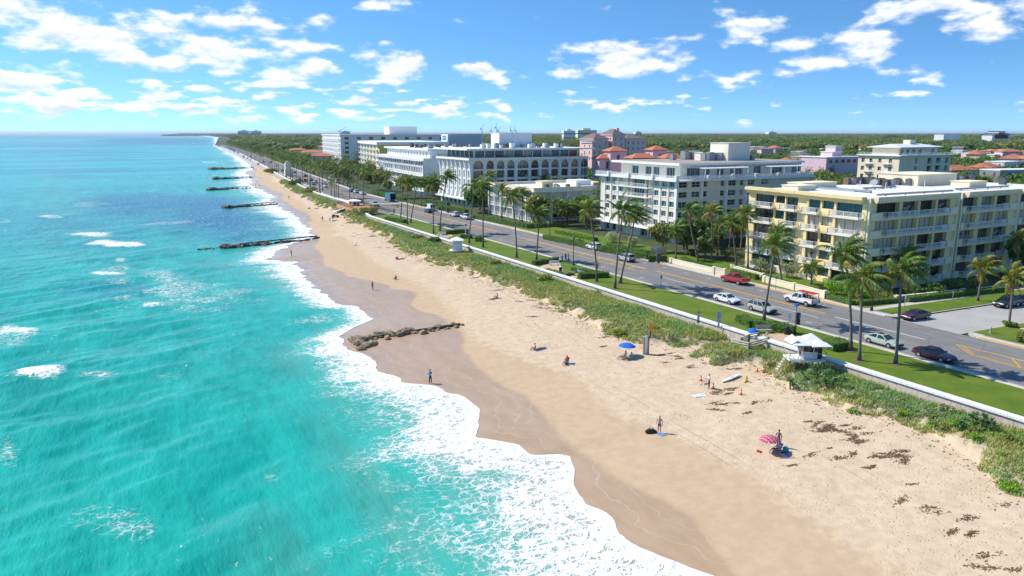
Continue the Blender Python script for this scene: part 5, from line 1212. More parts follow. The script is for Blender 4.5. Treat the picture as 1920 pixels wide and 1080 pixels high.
# pink hotel: wings and a central tower under dark hip roofs
D = 430
hb = thing('pink_hotel', 'pink hotel with a central tower and dark hip roofs above the trees', 'building', (0,0,0)); hb.location = (place(1155, D).x, place(1155, D).y, 0)
def hblock(dx, w, dy, l, ytop, rmat, rh, nf):
    z1 = zat(ytop, D); mb = MB(); F = Face(hb, (dx-w/2, dy), (1, 0), w, 3.3, z1); k = max(1, int(w/3.2))
    for f in range(nf):
        for i in range(k): u = (i+.5)*w/k; F.win(u-.5, u+.5, z1-2.9-f*3.3, z1-1.2-f*3.3, 2, m_frame, g_dark, .15)
    F.wall(mb); Fl = Face(hb, (dx-w/2, dy+l), (0, -1), l, 3.3, z1); k = max(1, int(l/3.6))
    for f in range(nf):
        for i in range(k): u = (i+.5)*l/k; Fl.win(u-.5, u+.5, z1-2.9-f*3.3, z1-1.2-f*3.3, 2, m_frame, g_dark, .15)
    Fl.wall(mb); mb.quad((dx+w/2, dy, 3.3), (dx+w/2, dy+l, 3.3), (dx+w/2, dy+l, z1), (dx+w/2, dy, z1)); mb.build('wall', m_pink, hb)
    MB().box(dx-w/2-.4, dx+w/2+.4, dy-.4, dy+l+.4, z1-.05, z1+.35).build('cornice', m_frame, hb)
    hiproof(w, l, rh, .3).xf(TR(dx, dy+l/2, z1+.55)).build('roof', rmat, hb)
hblock(-1, 8.5, -2, 12, 253.5, m_slate, 3.0, 4); hblock(-11.5, 10, 0, 14, 261, m_slate, 2.8, 3); hblock(12.5, 14, 0, 12, 261, m_slate, 1.8, 3); hblock(-16, 7, -3, 10, 267, m_slate, .4, 3)
MB().box(.5, 2, 2, 4, 28, 33).build('chimney', m_pink, hb)
for i, (px, d, w, l, ye, lb) in enumerate([(1150,300,7,6,283,'terracotta-roofed villa tower with arched loggia before the pink hotel'),(1226,310,6.5,6,281,'small square villa tower with terracotta cap right of the pink hotel'),(1198,290,10,6,296,'long low villa wing with terracotta roof before the pink hotel'),(1255,300,9,6,296,'low terracotta-roofed villa wing behind the pilastered block'),(1130,300,7,6,297,'pale villa wing with terracotta lean-to near the pink hotel')]):
    house('villa', lb, px, d, w, l, zat(ye, d), m_palep if i != 2 else m_pink, m_terra, 1.7, R(-8), 'villa', 3)
# mid-distance cream block with roof terrace
D = 300; c = place(1700, D)
bm = thing('apartment_block', 'free-standing cream block with white metal roof terrace among the inland trees', 'building', (c.x, c.y, 0)); zt = zat(291, D)
mb = MB(); F = Face(bm, (-15, -5), (1, 0), 32, 3.3, zt)
for k in range(4):
    for (u, w_) in ((9.5, 1.3), (17, 3), (22.5, 3), (28.5, 2)): F.win(u, u+w_, zt-3.0-3.1*k, zt-.8-3.1*k, 2, m_frame, g_dark, .8)
    F.balcony(16.2, 26.2, zt-3.2-3.1*k, 1.2, sp=.5)
F.wall(mb); F = Face(bm, (-15, 13), (0, -1), 18, 3.3, zt)
for k in range(4):
    for u in (1.5, 5, 9, 13.5): F.win(u, u+1.4, zt-2.6-3.1*k, zt-1.0-3.1*k, 2, m_frame, g_dark, .2)
    for u in (3, 11): F.balcony(u, u+3.4, zt-3.0-3.1*k, 1, sp=.5)
F.wall(mb); mb.build('wall', m_cream, bm); MB().box(-15.8, 17.8, -5.8, 13.5, zt, zt+.35).build('terrace_slab', m_white, bm)
mb = MB(); rail3(mb, [Vector((-15.5, 13, zt+.35)), Vector((-15.5, -5.5, zt+.35)), Vector((17.5, -5.5, zt+.35))], 1.0, .6, .05); mb.build('terrace_railing', m_frame, bm)
mb = MB(); F = Face(bm, (-11, -1.5), (1, 0), 24, zt+.3, zt+3.2)
for u in (1, 4.5, 8, 12, 20): F.win(u, u+2, zt+.6, zt+2.6, 2, m_frame, g_dark, .2)
F.wall(mb); Face(bm, (-11, 10), (0, -1), 11.5, zt+.3, zt+3.2).wall(mb); mb.build('penthouse_wall', m_cream, bm)
hiproof(25, 13, 1.2, 1.0, 9).xf(TR(1, 4.2, zt+3.35)).build('roof', M('pale_metal_roof', (.64, .65, .66), .6, .06), bm); MB().box(2, 5.5, 3, 6, zt+3.5, zt+6.0).build('lift_house', m_cream, bm)
# pale pink building with a tower
D = 380; c = place(1565, D); bp_ = thing('pink_building', 'pale pink flat-roofed building with a square tower behind the pergola roof', 'building', (c.x, c.y, 0))
for (x0, x1, y0, y1, yt, nm) in ((-13, 13, -3, 12, 294, 'wall'), (-3, 4, 2, 9, 285, 'upper_wall'), (1.5, 6.5, 4, 10, 274.5, 'tower')):
    z1 = zat(yt, D); MB().box(x0, x1, y0, y1, 3.3, z1).build(nm, m_palep, bp_); MB().box(x0-.3, x1+.3, y0-.3, y1+.3, z1, z1+.3).build('roof_edge', m_frame, bp_)
for i in range(5): MB().box(-11+i*4.4, -8.6+i*4.4, -3.06, -2.9, zat(304, D), zat(298, D)).build('window', g_dark, bp_)
# houses showing between the crowns: direction, distance, width, eaves line
HS = [(1815,330,16,9,286,m_palep,m_terra),(1845,350,12,10,283,m_palep,m_terra),(1880,370,16,9,297,m_white,m_terra),(1905,330,14,12,286,m_white,m_terra),(1915,300,18,10,297,m_white,m_terra),(1870,270,20,9,303,m_white,m_roofw),(1835,300,16,9,313,m_cream,m_terra),(1780,260,14,9,318,m_beige,m_terra),(1895,250,26,9,318,m_grey,m_roofw),
      (1740,520,14,10,270,m_white,m_terra),(1690,620,13,10,265,m_palep,m_terra),(1650,560,13,10,266,m_white,m_roofw),(1815,640,18,9,264,m_palep,m_terra),(1850,560,16,10,268,m_white,m_terra),(1885,620,16,10,266,m_white,m_terra),(1912,700,18,10,262,m_cream,m_terra),(1605,600,12,9,265,m_pink,m_terra),(1525,620,12,9,266,m_white,m_terra),(1510,520,13,9,273,m_palep,m_terra),(1560,700,14,10,261,m_white,m_roofw),
      (1480,700,16,10,260,m_white,m_terra),(1440,900,18,12,257,m_cream,m_terra),(1395,760,12,9,260,m_white,m_terra),(1260,900,16,10,258,m_cream,m_roofw),(1030,900,14,10,257,m_beige,m_terra),(1010,760,14,9,261,m_white,m_terra),(1700,900,20,10,257,m_white,m_terra),(1780,980,20,12,256,m_palep,m_roofw),(1870,900,24,10,258,m_white,m_terra),
      (590,640,15,9,285,m_white,m_terra),(565,700,13,9,281,m_cream,m_terra),(610,610,13,9,292,m_palep,m_terra),(532,900,20,12,266,m_cream,m_terra),(505,1200,22,14,266,m_white,m_terra),(601,800,18,12,259,m_white,m_terra),(530,1100,20,14,258,m_beige,m_terra),(545,1000,18,12,262,m_white,m_terra)]
for i, (px, d_, w, l, ye, wm, rm) in enumerate(HS):
    d_ = max(260, 16.5*1430/(ye-250)); w, l = w*1.15*(1 if d_ < 900 else 1.5), l*1.2*(1 if d_ < 900 else 1.5)
    hue = {'white_stucco': 'white', 'pale_pink_stucco': 'pale pink', 'cream_stucco': 'cream', 'beige_stucco': 'beige', 'pink_stucco': 'pink', 'grey_metal': 'grey'}[wm.name]
    where = 'among the trees along the far shore road' if px < 700 else ('among the crowns at the horizon' if d_ > 1300 else ('in the leafy quarter far inland' if d_ > 800 else 'in the leafy quarter behind the yellow block'))
    house('house', f"{hue} house with {'terracotta' if rm is m_terra else 'white flat'} roof {where}", px, d_, w, l, zat(ye, d_), wm, rm, 2.0, R(random.Random(i).uniform(-25, 25)), 'house', 2, group=f'{hue} {rm.name} houses {where}', flat=rm is m_roofw, chim=i % 3 == 0, wins=d_ < 1000)
hm = MB().box(-7, 7, -5, 5, -9, 0); hme = {m.name: hm.mesh('wall', m) for m in (m_white, m_cream, m_palep)}; rme = hiproof(14, 10, 2.2).mesh('roof', m_terra); rfl = MB().box(-7.2, 7.2, -5.2, 5.2, -.2, .35).mesh('roof', m_roofw); rbw = hiproof(14, 10, 1.8).mesh('roof', M('brown_shingle', (.22, .16, .12), .9, .2))
hr = random.Random(77)
for i in range(230):
    d_ = hr.uniform(430, 2600); px = hr.choice([hr.uniform(1130, 1920), hr.uniform(1400, 1920), hr.uniform(480, 900)]); c = place(px, d_)
    if blocked0(c.x, c.y): continue
    k = hr.randrange(3); wn_ = ('white', 'cream', 'pale pink')[k]; q = hr.random(); rl = 'terracotta hip roof' if q < .33 else ('flat white roof' if q < .8 else 'brown hip roof'); wh_ = 'near the horizon' if d_ > 1300 else 'amid the inland canopy'
    t = thing('house', f'small {wn_} house with {rl} {wh_}', 'house', (c.x, c.y, hr.uniform(12.6, 16.0)), hr.uniform(-.6, .6), f'{wn_} houses with {rl} {wh_}'); s = 1.0 if d_ < 1000 else hr.uniform(1.2, 1.8); t.scale = (s*hr.uniform(.8, 1.3), s, 1)
    ob('wall', hme[(m_white, m_cream, m_palep)[k].name], t); ob('roof', rme if q < .33 else (rfl if q < .8 else rbw), t, (0, 0, .02))
# towers on the skyline
def tower(px, depth, w, l, ytop, mat, label, fl=10, nm='tower_block'):
    c = place(px, depth); t = thing(nm, label, 'building', (c.x, c.y, 0), R(-20)); z1 = zat(ytop, depth)
    MB().box(-w/2, w/2, -l/2, l/2, 3, z1).build('wall', mat, t)
    for k in range(fl):
        z = z1-(k+.7)*(z1-4)/fl; MB().box(-w/2-.6, w/2+.6, -l/2-.6, l/2+.6, z, z+.9*(z1-4)/fl*.4).build('balcony_band', m_dframe if k % 2 else m_white, t)
    MB().box(-w*.2, w*.2, -l*.2, l*.2, z1, z1+4).build('lift_house', mat, t); return t
tower(1064, 1700, 26, 20, 245, m_white, 'white tower block on the skyline, the slimmer of two', 7); tower(1096, 1600, 40, 22, 244, m_cream, 'broad cream tower block with dark bands on the skyline', 7)
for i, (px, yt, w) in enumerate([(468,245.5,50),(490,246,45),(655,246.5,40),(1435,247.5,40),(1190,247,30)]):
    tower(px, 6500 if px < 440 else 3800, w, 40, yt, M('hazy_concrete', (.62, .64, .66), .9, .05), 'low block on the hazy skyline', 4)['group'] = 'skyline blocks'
c = place(1850, 1500); t = thing('terraced_building', 'wide white stepped building far inland under the horizon', 'building', (c.x, c.y, 0))
for (w, y0, y1) in ((62, 257, 252), (46, 252, 249.5), (22, 249.5, 246)): MB().box(-w/2, w/2, -10, 10, zat(y0+8, 1500), zat(y1, 1500)-.6).build('storey', m_white, t); MB().box(-w/2-1, w/2+1, -11, 11, zat(y1, 1500)-.6, zat(y1, 1500)).build('roof_edge', m_dframe, t)
c = place(1760, 1400); t = thing('warehouse', 'long pale warehouse roof far inland', 'building', (c.x, c.y, 0)); MB().box(-25, 25, -9, 9, 3, zat(252, 1400)).build('wall', m_white, t); MB().box(-25.5, 25.5, -9.5, 9.5, zat(252, 1400), zat(251.4, 1400)).build('roof', m_roofw, t)
def crane(px, ytop, lean, label):
    d_ = 3000; c = place(px, d_); t = thing('tower_crane', label, 'crane', (c.x, c.y, 0)); h = zat(ytop, d_)
    MB().box(-1.1, 1.1, -1.1, 1.1, 3, h*.72).build('mast', m_grey, t)
    MB().tube([(-6, 0, h*.70), (lean, 0, h)], [1.3, .6], 4).build('jib', m_grey, t); MB().box(-9, -4, -1.5, 1.5, h*.66, h*.71).build('counterweight', m_dgrey, t)
for i, (px, y, l_) in enumerate([(905,232,8),(923,237,4),(932,229,3),(936,238,6),(960,236,-6),(968,237,-9),(645,238,26)]): crane(px, y, l_, ('tower crane with the steepest jib on the hazy skyline', 'thin lone tower crane right of the steep-jib crane', 'tallest tower crane on the hazy skyline', 'short tower crane beside the tallest one', 'left-leaning tower crane past the tall pair', 'left-leaning tower crane farthest from the tall pair')[i] if i < 6 else 'crane with slanted jib above the far white block')
# far lagoon behind the trees
MB().add([G(1010, 266.5, 3.45), G(1100, 266.5, 3.45), G(1105, 261.5, 3.45), G(1000, 261.5, 3.45)], [(0,1,2,3)]).build('lagoon', M('lagoon_water', (.03, .16, .30), .15, .1, .05), kind='structure')
mw = thing('clock_tower_monument', 'pale stone monument tower beside the far car park', 'monument', G(541, 331, 3.5))
MB().prism([(-2.2, -1.5), (2.2, -1.5), (2.2, 1.5), (-2.2, 1.5)], 0, 4.6).build('base', m_beige, mw)
mb = MB(); ap = [(-1.8, 4.6), (1.8, 4.6)]+[(1.8*math.cos(R(a)), 7.6+1.8*math.sin(R(a))) for a in range(0, 181, 20)]; k = len(ap)
mb.add([(x, y, z) for y in (-1.2, 1.2) for x, z in ap], [tuple(range(k)), tuple(reversed(range(k, 2*k)))]+[(i, (i+1) % k, k+(i+1) % k, k+i) for i in range(k)]); mb.build('arched_head', m_white, mw); MB().box(-.6, .6, -1.26, -1.19, 5.2, 7.6).build('niche', m_beige, mw)

# ------------------------------------------------------------------ trees
def tree_mesh(seed, r=4.2, h=8.5, n=900, size=.62, trunk=True):
    rg = np.random.default_rng(seed); lo = lobes_for(r, r, h*.72, 11, rg, h*.3); P, Nn = ellip_pts(n, lo, rg, .6); V, F = leafquads(P, Nn, size, .7, rg, .6)
    mb = MB(); mb.tube([(0,0,-.3), (.1,.1,h*.3), (0,.2,h*.55)], [.35, .26, .16], 6)
    for k in range(5): a = k*1.3; mb.tube([(0,.1,h*.3), (r*.3*math.cos(a), r*.3*math.sin(a), h*.5), (r*.6*math.cos(a), r*.6*math.sin(a), h*.68)], [.16, .1, .05], 5)
    return trimesh('crown', V, F, lf_dark, link=False), mb.mesh('trunk', m_bark2)
def with_mat(me, m): c = me.copy(); c.materials.clear(); c.materials.append(m); return c
TM = [tree_mesh(s, 4+.5*(s % 3), 8+s % 3) for s in range(3)]
TC = [[with_mat(a, m) for m in (lf_dark, lf_olive, lf_hedge)] for a, b in TM]
PTR = MB().tube([(0,0,-.3), (.2,.1,4), (.5,.2,8.2)], [.24, .17, .12], 6).mesh('trunk', m_bark)
def blocked(x, y):
    for (x0, x1, y0, y1) in ((101, 172, 79, 118), (101, 172, 137, 181), (101, 148, 191, 231), (104, 170, 245, 286), (112, 170, 302, 392), (135, 190, 410, 505), (149, 275, 545, 690), (180, 212, 425, 450)):
        if x0 < x < x1 and y0 < y < y1: return True
    return y < SX1+6 and x < 180 or x < 101.5+off(y)
rt = random.Random(21); ntree = 0; occ = []
cand = []
for _ in range(9000):
    d_ = rt.uniform(140, 480); px = rt.uniform(560, 1990); p = place(px, d_); x, y = p.x, p.y
    if blocked(x, y) or x < 108+off(y): continue
    cand.append((d_, x, y, px))
cand.sort()
for (d_, x, y, px) in cand:
    if ntree >= 290: break
    if any((x-a)**2+(y-b)**2 < 5.2**2 for a, b in occ[-400:]): continue
    occ.append((x, y)); ntree += 1; rg_ = rt.random()
    NB = min((((x-a)**2+(y-b)**2), s_) for a, b, s_ in ((112, 98, 'at the end of the yellow balcony block'), (140, 128, 'between yellow and pilastered blocks'), (122, 160, 'before the pilastered block'), (150, 186, 'between pilastered and low cream blocks'), (113, 212, 'before the low cream block'), (125, 238, 'between low cream and arched blocks'), (160, 240, 'behind the low cream block'), (118, 268, 'before the arched block'), (118, 330, 'before the finned block'), (130, 400, 'past the finned block'), (140, 470, 'before the far yellow block')))[1]
    front = NB if x < 175 else ('behind the apartment blocks' if d_ < 330 else 'in the leafy inland quarter')
    if rg_ < .42:
        s = rt.uniform(.75, 1.15); t = thing('coconut_palm', f"inland palm {front}", 'palm tree', (x, y, 3.4), rt.uniform(-.3, .3), f'inland palms {front}'); t.scale = (s,)*3
        ob('trunk', PTR, t); ob('crown', JCROWN[ntree % 4], t, (.5, .2, 8.2))
    else:
        k = ntree % 3; c_ = rt.randrange(3); s = rt.uniform(.62, 1.05); t = thing('broadleaf_tree', f"{('dark', 'olive', 'mid')[c_]} green broadleaf tree {front}", 'tree', (x, y, 3.4), rt.uniform(0, 6), f"{('dark', 'olive', 'mid')[c_]} green trees {front}"); t.scale = (s, s, s*rt.uniform(.8, 1.1))
        ob('crown', TC[k][c_], t); ob('trunk', TM[k][1], t)
# the rest of the canopy out to the horizon: one mass
def canopy():
    rg = np.random.default_rng(9); pts, sc, ix = [], [], []
    occd = {(int(a//4), int(b//4)) for a, b in occ}
    for (d0, d1, sp, s0) in ((230, 950, 7.4, .86), (950, 2600, 15, 1.75), (2600, 9000, 44, 4.2), (9000, 26000, 150, 9)):
        a0, a1 = math.atan(-900/1430)-.02, math.atan(1000/1430)+.06; n = int(.5*(a1-a0)*(d1*d1-d0*d0)/(sp*sp))
        dd = np.sqrt(rg.uniform(d0*d0, d1*d1, n)); aa = rg.uniform(a0, a1, n)+YAW; x, y = dd*np.sin(aa), dd*np.cos(aa)
        ok = x > 108+off(y)+np.where(y > 1900, 30, 0)+(x*0); ok &= x > cv(WAL_, y)+22+.002*y
        ok &= ~np.array([blocked(a, b) or ((int(a//4), int(b//4)) in occd) for a, b in zip(x, y)]) if d1 < 1000 else True
        w_ = (np.abs(x-G(1050,264,3.4)[0]) < 160) & (np.abs(y-G(1050,264,3.4)[1]) < 260); ok &= ~w_
        x, y = x[ok], y[ok]; pts.append(np.stack([x, y, np.full(len(x), 3.35)], 1)); s = s0*rg.uniform(.7, 1.25, len(x)); sc.append(np.stack([s, s, s*(1 if s0 < 1 else (.75 if s0 < 2 else (.42 if s0 < 5 else .22)))], 1))
        pal = rg.random(len(x)) < (.45 if d1 < 1000 else .2); ix.append(np.where(pal, 9+rg.integers(0, 2, len(x)), rg.integers(0, 9, len(x))))
    pts, sc, ix = np.concatenate(pts), np.concatenate(sc), np.concatenate(ix)
    src = []
    for k in range(9): src.append(TC[k//3][k % 3])
    for k in range(2):
        bm = bmesh.new(); bm.from_mesh(JCROWN[k]); bmesh.ops.translate(bm, verts=bm.verts, vec=(.5, .2, 8.2)); me = bpy.data.meshes.new('palm'); bm.to_mesh(me); bm.free()
        for m in JCROWN[k].materials: me.materials.append(m)
        src.append(me)
    colx = bpy.data.collections.new('canopy_sources')
    for i, me in enumerate(src): o = bpy.data.objects.new(f'canopy_source_{i:02d}', me); colx.objects.link(o)
    me = bpy.data.meshes.new('canopy'); me.from_pydata([tuple(p) for p in pts.tolist()], [], [])
    at = me.attributes.new('sc', 'FLOAT_VECTOR', 'POINT'); at.data.foreach_set('vector', sc.astype(np.float32).reshape(-1))
    at = me.attributes.new('ix', 'INT', 'POINT'); at.data.foreach_set('value', ix.astype(np.int32)); at = me.attributes.new('rz', 'FLOAT', 'POINT'); at.data.foreach_set('value', np.where(ix > 8, rg.uniform(-.4, .4, len(ix)), rg.uniform(0, 6.28, len(ix))).astype(np.float32))
    o = ob('tree_canopy', me, kind='stuff', label='dense canopy of palms and broadleaf trees reaching to the horizon', cat='woodland')
    nt = bpy.data.node_groups.new('canopy', 'GeometryNodeTree'); nt.interface.new_socket('Geometry', in_out='INPUT', socket_type='NodeSocketGeometry'); nt.interface.new_socket('Geometry', in_out='OUTPUT', socket_type='NodeSocketGeometry')
    nn, ll = nt.nodes, nt.links; gi, go = nn.new('NodeGroupInput'), nn.new('NodeGroupOutput'); ip = nn.new('GeometryNodeInstanceOnPoints'); ci = nn.new('GeometryNodeCollectionInfo')
    ci.inputs['Collection'].default_value = colx; ci.inputs['Separate Children'].default_value = True; ci.inputs['Reset Children'].default_value = True
    def na(nm, ty): a = nn.new('GeometryNodeInputNamedAttribute'); a.data_type = ty; a.inputs['Name'].default_value = nm; return a.outputs['Attribute']
    ip.inputs['Pick Instance'].default_value = True; cx = nn.new('ShaderNodeCombineXYZ'); ll.new(na('rz', 'FLOAT'), cx.inputs[2])
    ll.new(gi.outputs[0], ip.inputs['Points']); ll.new(ci.outputs[0], ip.inputs['Instance']); ll.new(na('ix', 'INT'), ip.inputs['Instance Index']); ll.new(cx.outputs[0], ip.inputs['Rotation']); ll.new(na('sc', 'FLOAT_VECTOR'), ip.inputs['Scale']); ll.new(ip.outputs[0], go.inputs[0])
    md = o.modifiers.new('scatter', 'NODES'); md.node_group = nt
    print('canopy instances', len(pts))
canopy()
# ------------------------------------------------------------------ vehicles (front = +x)
m_tyre = M('tyre_rubber', (.018, .018, .018), .85, .1); m_rim = M('alloy_rim', (.45, .46, .47), .35, .05, metal=.6)
m_cglass = glassmat('car_glass', (.010, .016, .020), (.03, .045, .05), .3, .04)
m_black = M('black_trim', (.02, .02, .021), .55, .1); m_lamp = M('headlight_glass', (.72, .74, .74), .15, .05); m_tail = M('tail_light_red', (.42, .012, .012), .25, .05)
m_chrome = M('bumper_metal', (.42, .43, .44), .3, .05, metal=.7); m_cargo = M('cargo_bed_dark', (.05, .05, .05), .8, .3); m_red = M('red_ladder_paint', (.55, .045, .03), .5, .1)
def paint(nm, c): return M('car_paint_'+nm, c, .28, .03, 1, spec=.5, coat=.6)
PAINT = dict(white=(.72,.73,.74), silver=(.45,.45,.44), champagne=(.42,.41,.36), maroon=(.10,.008,.022), plum=(.085,.006,.03), pale_green=(.40,.47,.40), red=(.42,.012,.014), black=(.012,.014,.018), dark_blue=(.02,.035,.07), grey=(.12,.125,.13), blue=(.02,.10,.30), teal=(.02,.24,.30))
def loft(mb, st, mi=0):
    """body shell from stations (x, z bottom, z belt, half width, crown height)"""
    o = len(mb.v); n = 9
    for (x, zb, zt, w, cr) in st:
        for (y, z) in ((-w*.90, zb), (-w, zb+.14), (-w*1.0, zb+(zt-zb)*.62), (-w*.93, zt), (0, zt+cr), (w*.93, zt), (w*1.0, zb+(zt-zb)*.62), (w, zb+.14), (w*.90, zb)): mb.v.append((x, y, z))
    for i in range(len(st)-1):
        for j in range(n): mb.f.append((o+i*n+j, o+i*n+(j+1) % n, o+(i+1)*n+(j+1) % n, o+(i+1)*n+j)); mb.m.append(mi)
    mb.f.append(tuple(o+j for j in range(n))); mb.m.append(mi); mb.f.append(tuple(o+(len(st)-1)*n+j for j in reversed(range(n)))); mb.m.append(mi)
_veh = {}
SHP = dict(
 sedan=dict(L=4.7, st=[(-2.35,.46,.80,.74,.02),(-2.2,.32,.97,.85,.03),(-1.6,.24,1.0,.90,.03),(0,.21,.95,.91,.03),(1.0,.23,.93,.90,.04),(1.9,.27,.82,.87,.05),(2.25,.34,.69,.79,.03),(2.36,.44,.58,.66,.0)], cab=(-1.85,-.95,.22,1.12,.98,.93,1.43,.83,.60), wh=(-1.42,1.38,.325), W=.91),
 suv=dict(L=4.6, st=[(-2.3,.5,1.05,.80,.02),(-2.2,.36,1.1,.88,.03),(-1.5,.27,1.1,.92,.03),(0,.25,1.05,.93,.03),(1.05,.27,1.03,.92,.05),(1.9,.32,.94,.88,.06),(2.2,.4,.82,.80,.03),(2.3,.48,.66,.68,.0)], cab=(-2.22,-1.85,.25,1.12,1.08,1.03,1.69,.85,.66), wh=(-1.36,1.38,.37), W=.93),
 pickup=dict(L=5.7, st=[(-2.82,.62,1.08,.90,0),(-2.78,.5,1.10,.95,0),(-1.8,.42,1.12,.97,0),(-.75,.4,1.12,.97,0),(.4,.4,1.12,.97,.02),(1.2,.4,1.13,.97,.05),(2.2,.44,1.10,.95,.06),(2.7,.52,1.0,.88,.03),(2.82,.6,.82,.78,0)], cab=(-.78,-.62,.62,1.32,1.12,1.12,1.83,.88,.68), wh=(-1.75,1.85,.40), W=.97),
 van=dict(L=5.6, st=[(-2.8,.5,1.2,.97,0),(-2.7,.4,1.25,.99,0),(0,.36,1.25,1.0,0),(1.6,.38,1.2,.99,.03),(2.4,.42,1.05,.93,.05),(2.75,.5,.85,.82,.0)], cab=(-2.76,-2.7,1.15,2.0,1.22,1.18,2.45,.96,.84), wh=(-1.7,1.75,.36), W=1.0))
def vehicle(kind, col, label=None, loc=(0,0,0), rz=0., group=None, extra=None):
    key = (kind, col, extra)
    if key in _veh: return cpt(_veh[key], loc, rz, label, group)
    S = SHP[kind]; P = paint(col, PAINT[col]); nm = {'sedan': 'parked_car', 'suv': 'parked_suv', 'pickup': 'pickup_truck', 'van': 'delivery_van'}[kind]
    t = thing(nm, label, {'sedan': 'car', 'suv': 'SUV', 'pickup': 'pickup truck', 'van': 'van'}[kind], loc, rz, group)
    mb = MB(); loft(mb, S['st'])
    r0, r1, f1, f0, zr, zf, zt, wb, wt = S['cab']     # rear foot, roof rear, roof front, front foot
    B = [(r0, -wb, zr-.03), (r0, wb, zr-.03), (f0, wb, zf-.03), (f0, -wb, zf-.03)]; T = [(r1, -wt, zt-.05), (r1, wt, zt-.05), (f1, wt, zt-.03), (f1, -wt, zt-.03)]
    C = [(r1+.2, -wt*.7, zt), (r1+.2, wt*.7, zt), (f1-.2, wt*.7, zt+.01), (f1-.2, -wt*.7, zt+.01)]
    mb.add(B+T+C, [(0,1,5,4),(1,2,6,5),(2,3,7,6),(3,0,4,7),(4,5,9,8),(5,6,10,9),(6,7,11,10),(7,4,8,11),(8,9,10,11)]); mb.build('body', P, t)
    def pane(name, a, b, c, d, i=.1, mat=m_cglass):
        q = [Vector(p) for p in (a, b, c, d)]; n = (q[1]-q[0]).cross(q[3]-q[0]).normalized(); cen = sum(q, Vector())/4
        if n.dot(cen-Vector((0, 0, .9))) < 0: n = -n
        v = [p+(cen-p).normalized()*i+n*.012 for p in q]; MB().quad(*v).build(name, mat, t)
    pane('windscreen', B[3], B[2], T[2], T[3]); pane('rear_window', B[0], B[1], T[1], T[0])
    lr = lambda p, q, f: tuple(p[k]+(q[k]-p[k])*f for k in range(3))
    for s, (b0, b1, t0, t1) in ((-1, (B[0], B[3], T[0], T[3])), (1, (B[1], B[2], T[1], T[2]))):
        cuts = (.0, .48, 1.) if kind in ('sedan',) else ((0., .34, .64, 1.) if kind == 'suv' else ((0., .42, 1.) if kind == 'pickup' else (.72, 1.)))
        for c0, c1 in zip(cuts[:-1], cuts[1:]): pane('side_window', lr(b0, b1, c0), lr(b0, b1, c1), lr(t0, t1, c1), lr(t0, t1, c0), .075)
        MB().box(f0-.35, f0-.2, s*S['W']-.08*(s < 0)-.02, s*S['W']+.08*(s > 0)+.02, zf+.02, zf+.16).build('wing_mirror', P, t)
    xr, xf, rw = S['wh']
    wk = 'wheel%.2f' % rw
    if wk not in _veh: _veh[wk] = (MB().lathe([(rw*.6, -.11), (rw*.93, -.11), (rw, -.07), (rw, .07), (rw*.93, .11), (rw*.6, .11)], 14).xf(TR(0, 0, 0, 0, R(90))).mesh('wheel', m_tyre), MB().lathe([(.02, -.118), (rw*.62, -.112), (rw*.62, .112), (.02, .118)], 10).xf(TR(0, 0, 0, 0, R(90))).mesh('rim', m_rim), MB().lathe([(rw*1.16, -.1), (rw*1.16, .012)], 14).xf(TR(0, 0, 0, 0, R(90))).mesh('wheel_arch', m_black))
    for x in (xr, xf):
        for s in (-1, 1):
            a = ob('wheel_arch', _veh[wk][2], t, (x, s*(S['W']-.0), rw+.02), R(180) if s > 0 else 0.)
            w_ = ob('wheel', _veh[wk][0], t, (x, s*(S['W']-.09), rw)); ob('rim', _veh[wk][1], w_)
    fx, rx_ = S['st'][-2], S['st'][1]
    for s in (-1, 1):
        MB().box(fx[0]-.12, fx[0]+.045, s*fx[3]*.82-.19, s*fx[3]*.82+.19, fx[2]-.17, fx[2]-.02).build('headlight', m_lamp, t); MB().box(rx_[0]-.10, rx_[0]+.1, s*rx_[3]*.84-.12, s*rx_[3]*.84+.12, rx_[2]-.36, rx_[2]-.06).build('tail_light', m_tail, t)
    MB().box(fx[0]-.05, fx[0]+.11, -.42, .42, fx[2]-.26, fx[2]-.09).build('grille', m_black, t)
    MB().box(S['st'][-1][0]-.12, S['st'][-1][0]+.05, -fx[3]*.9, fx[3]*.9, fx[1]+.02, fx[1]+.2).build('front_bumper', m_black if kind != 'pickup' else m_chrome, t); MB().box(S['st'][0][0]-.06, S['st'][0][0]+.1, -rx_[3]*.92, rx_[3]*.92, rx_[1]+.04, rx_[1]+.22).build('rear_bumper', m_black if kind != 'pickup' else m_chrome, t)
    for s in (-1, 1):
        for q in ((-.15, .05) if kind != 'van' else (.9,)): MB().box(q-.09, q+.09, s*S['W']*.995-.012, s*S['W']*.995+.012, zf-.14, zf-.10).build('door_handle', m_black if col in ('silver', 'white') else P, t)
    if kind == 'suv':
        for s in (-1, 1): MB().box(-1.6, .1, s*.56-.02, s*.56+.02, zt+.0, zt+.06).build('roof_rail', m_black, t)
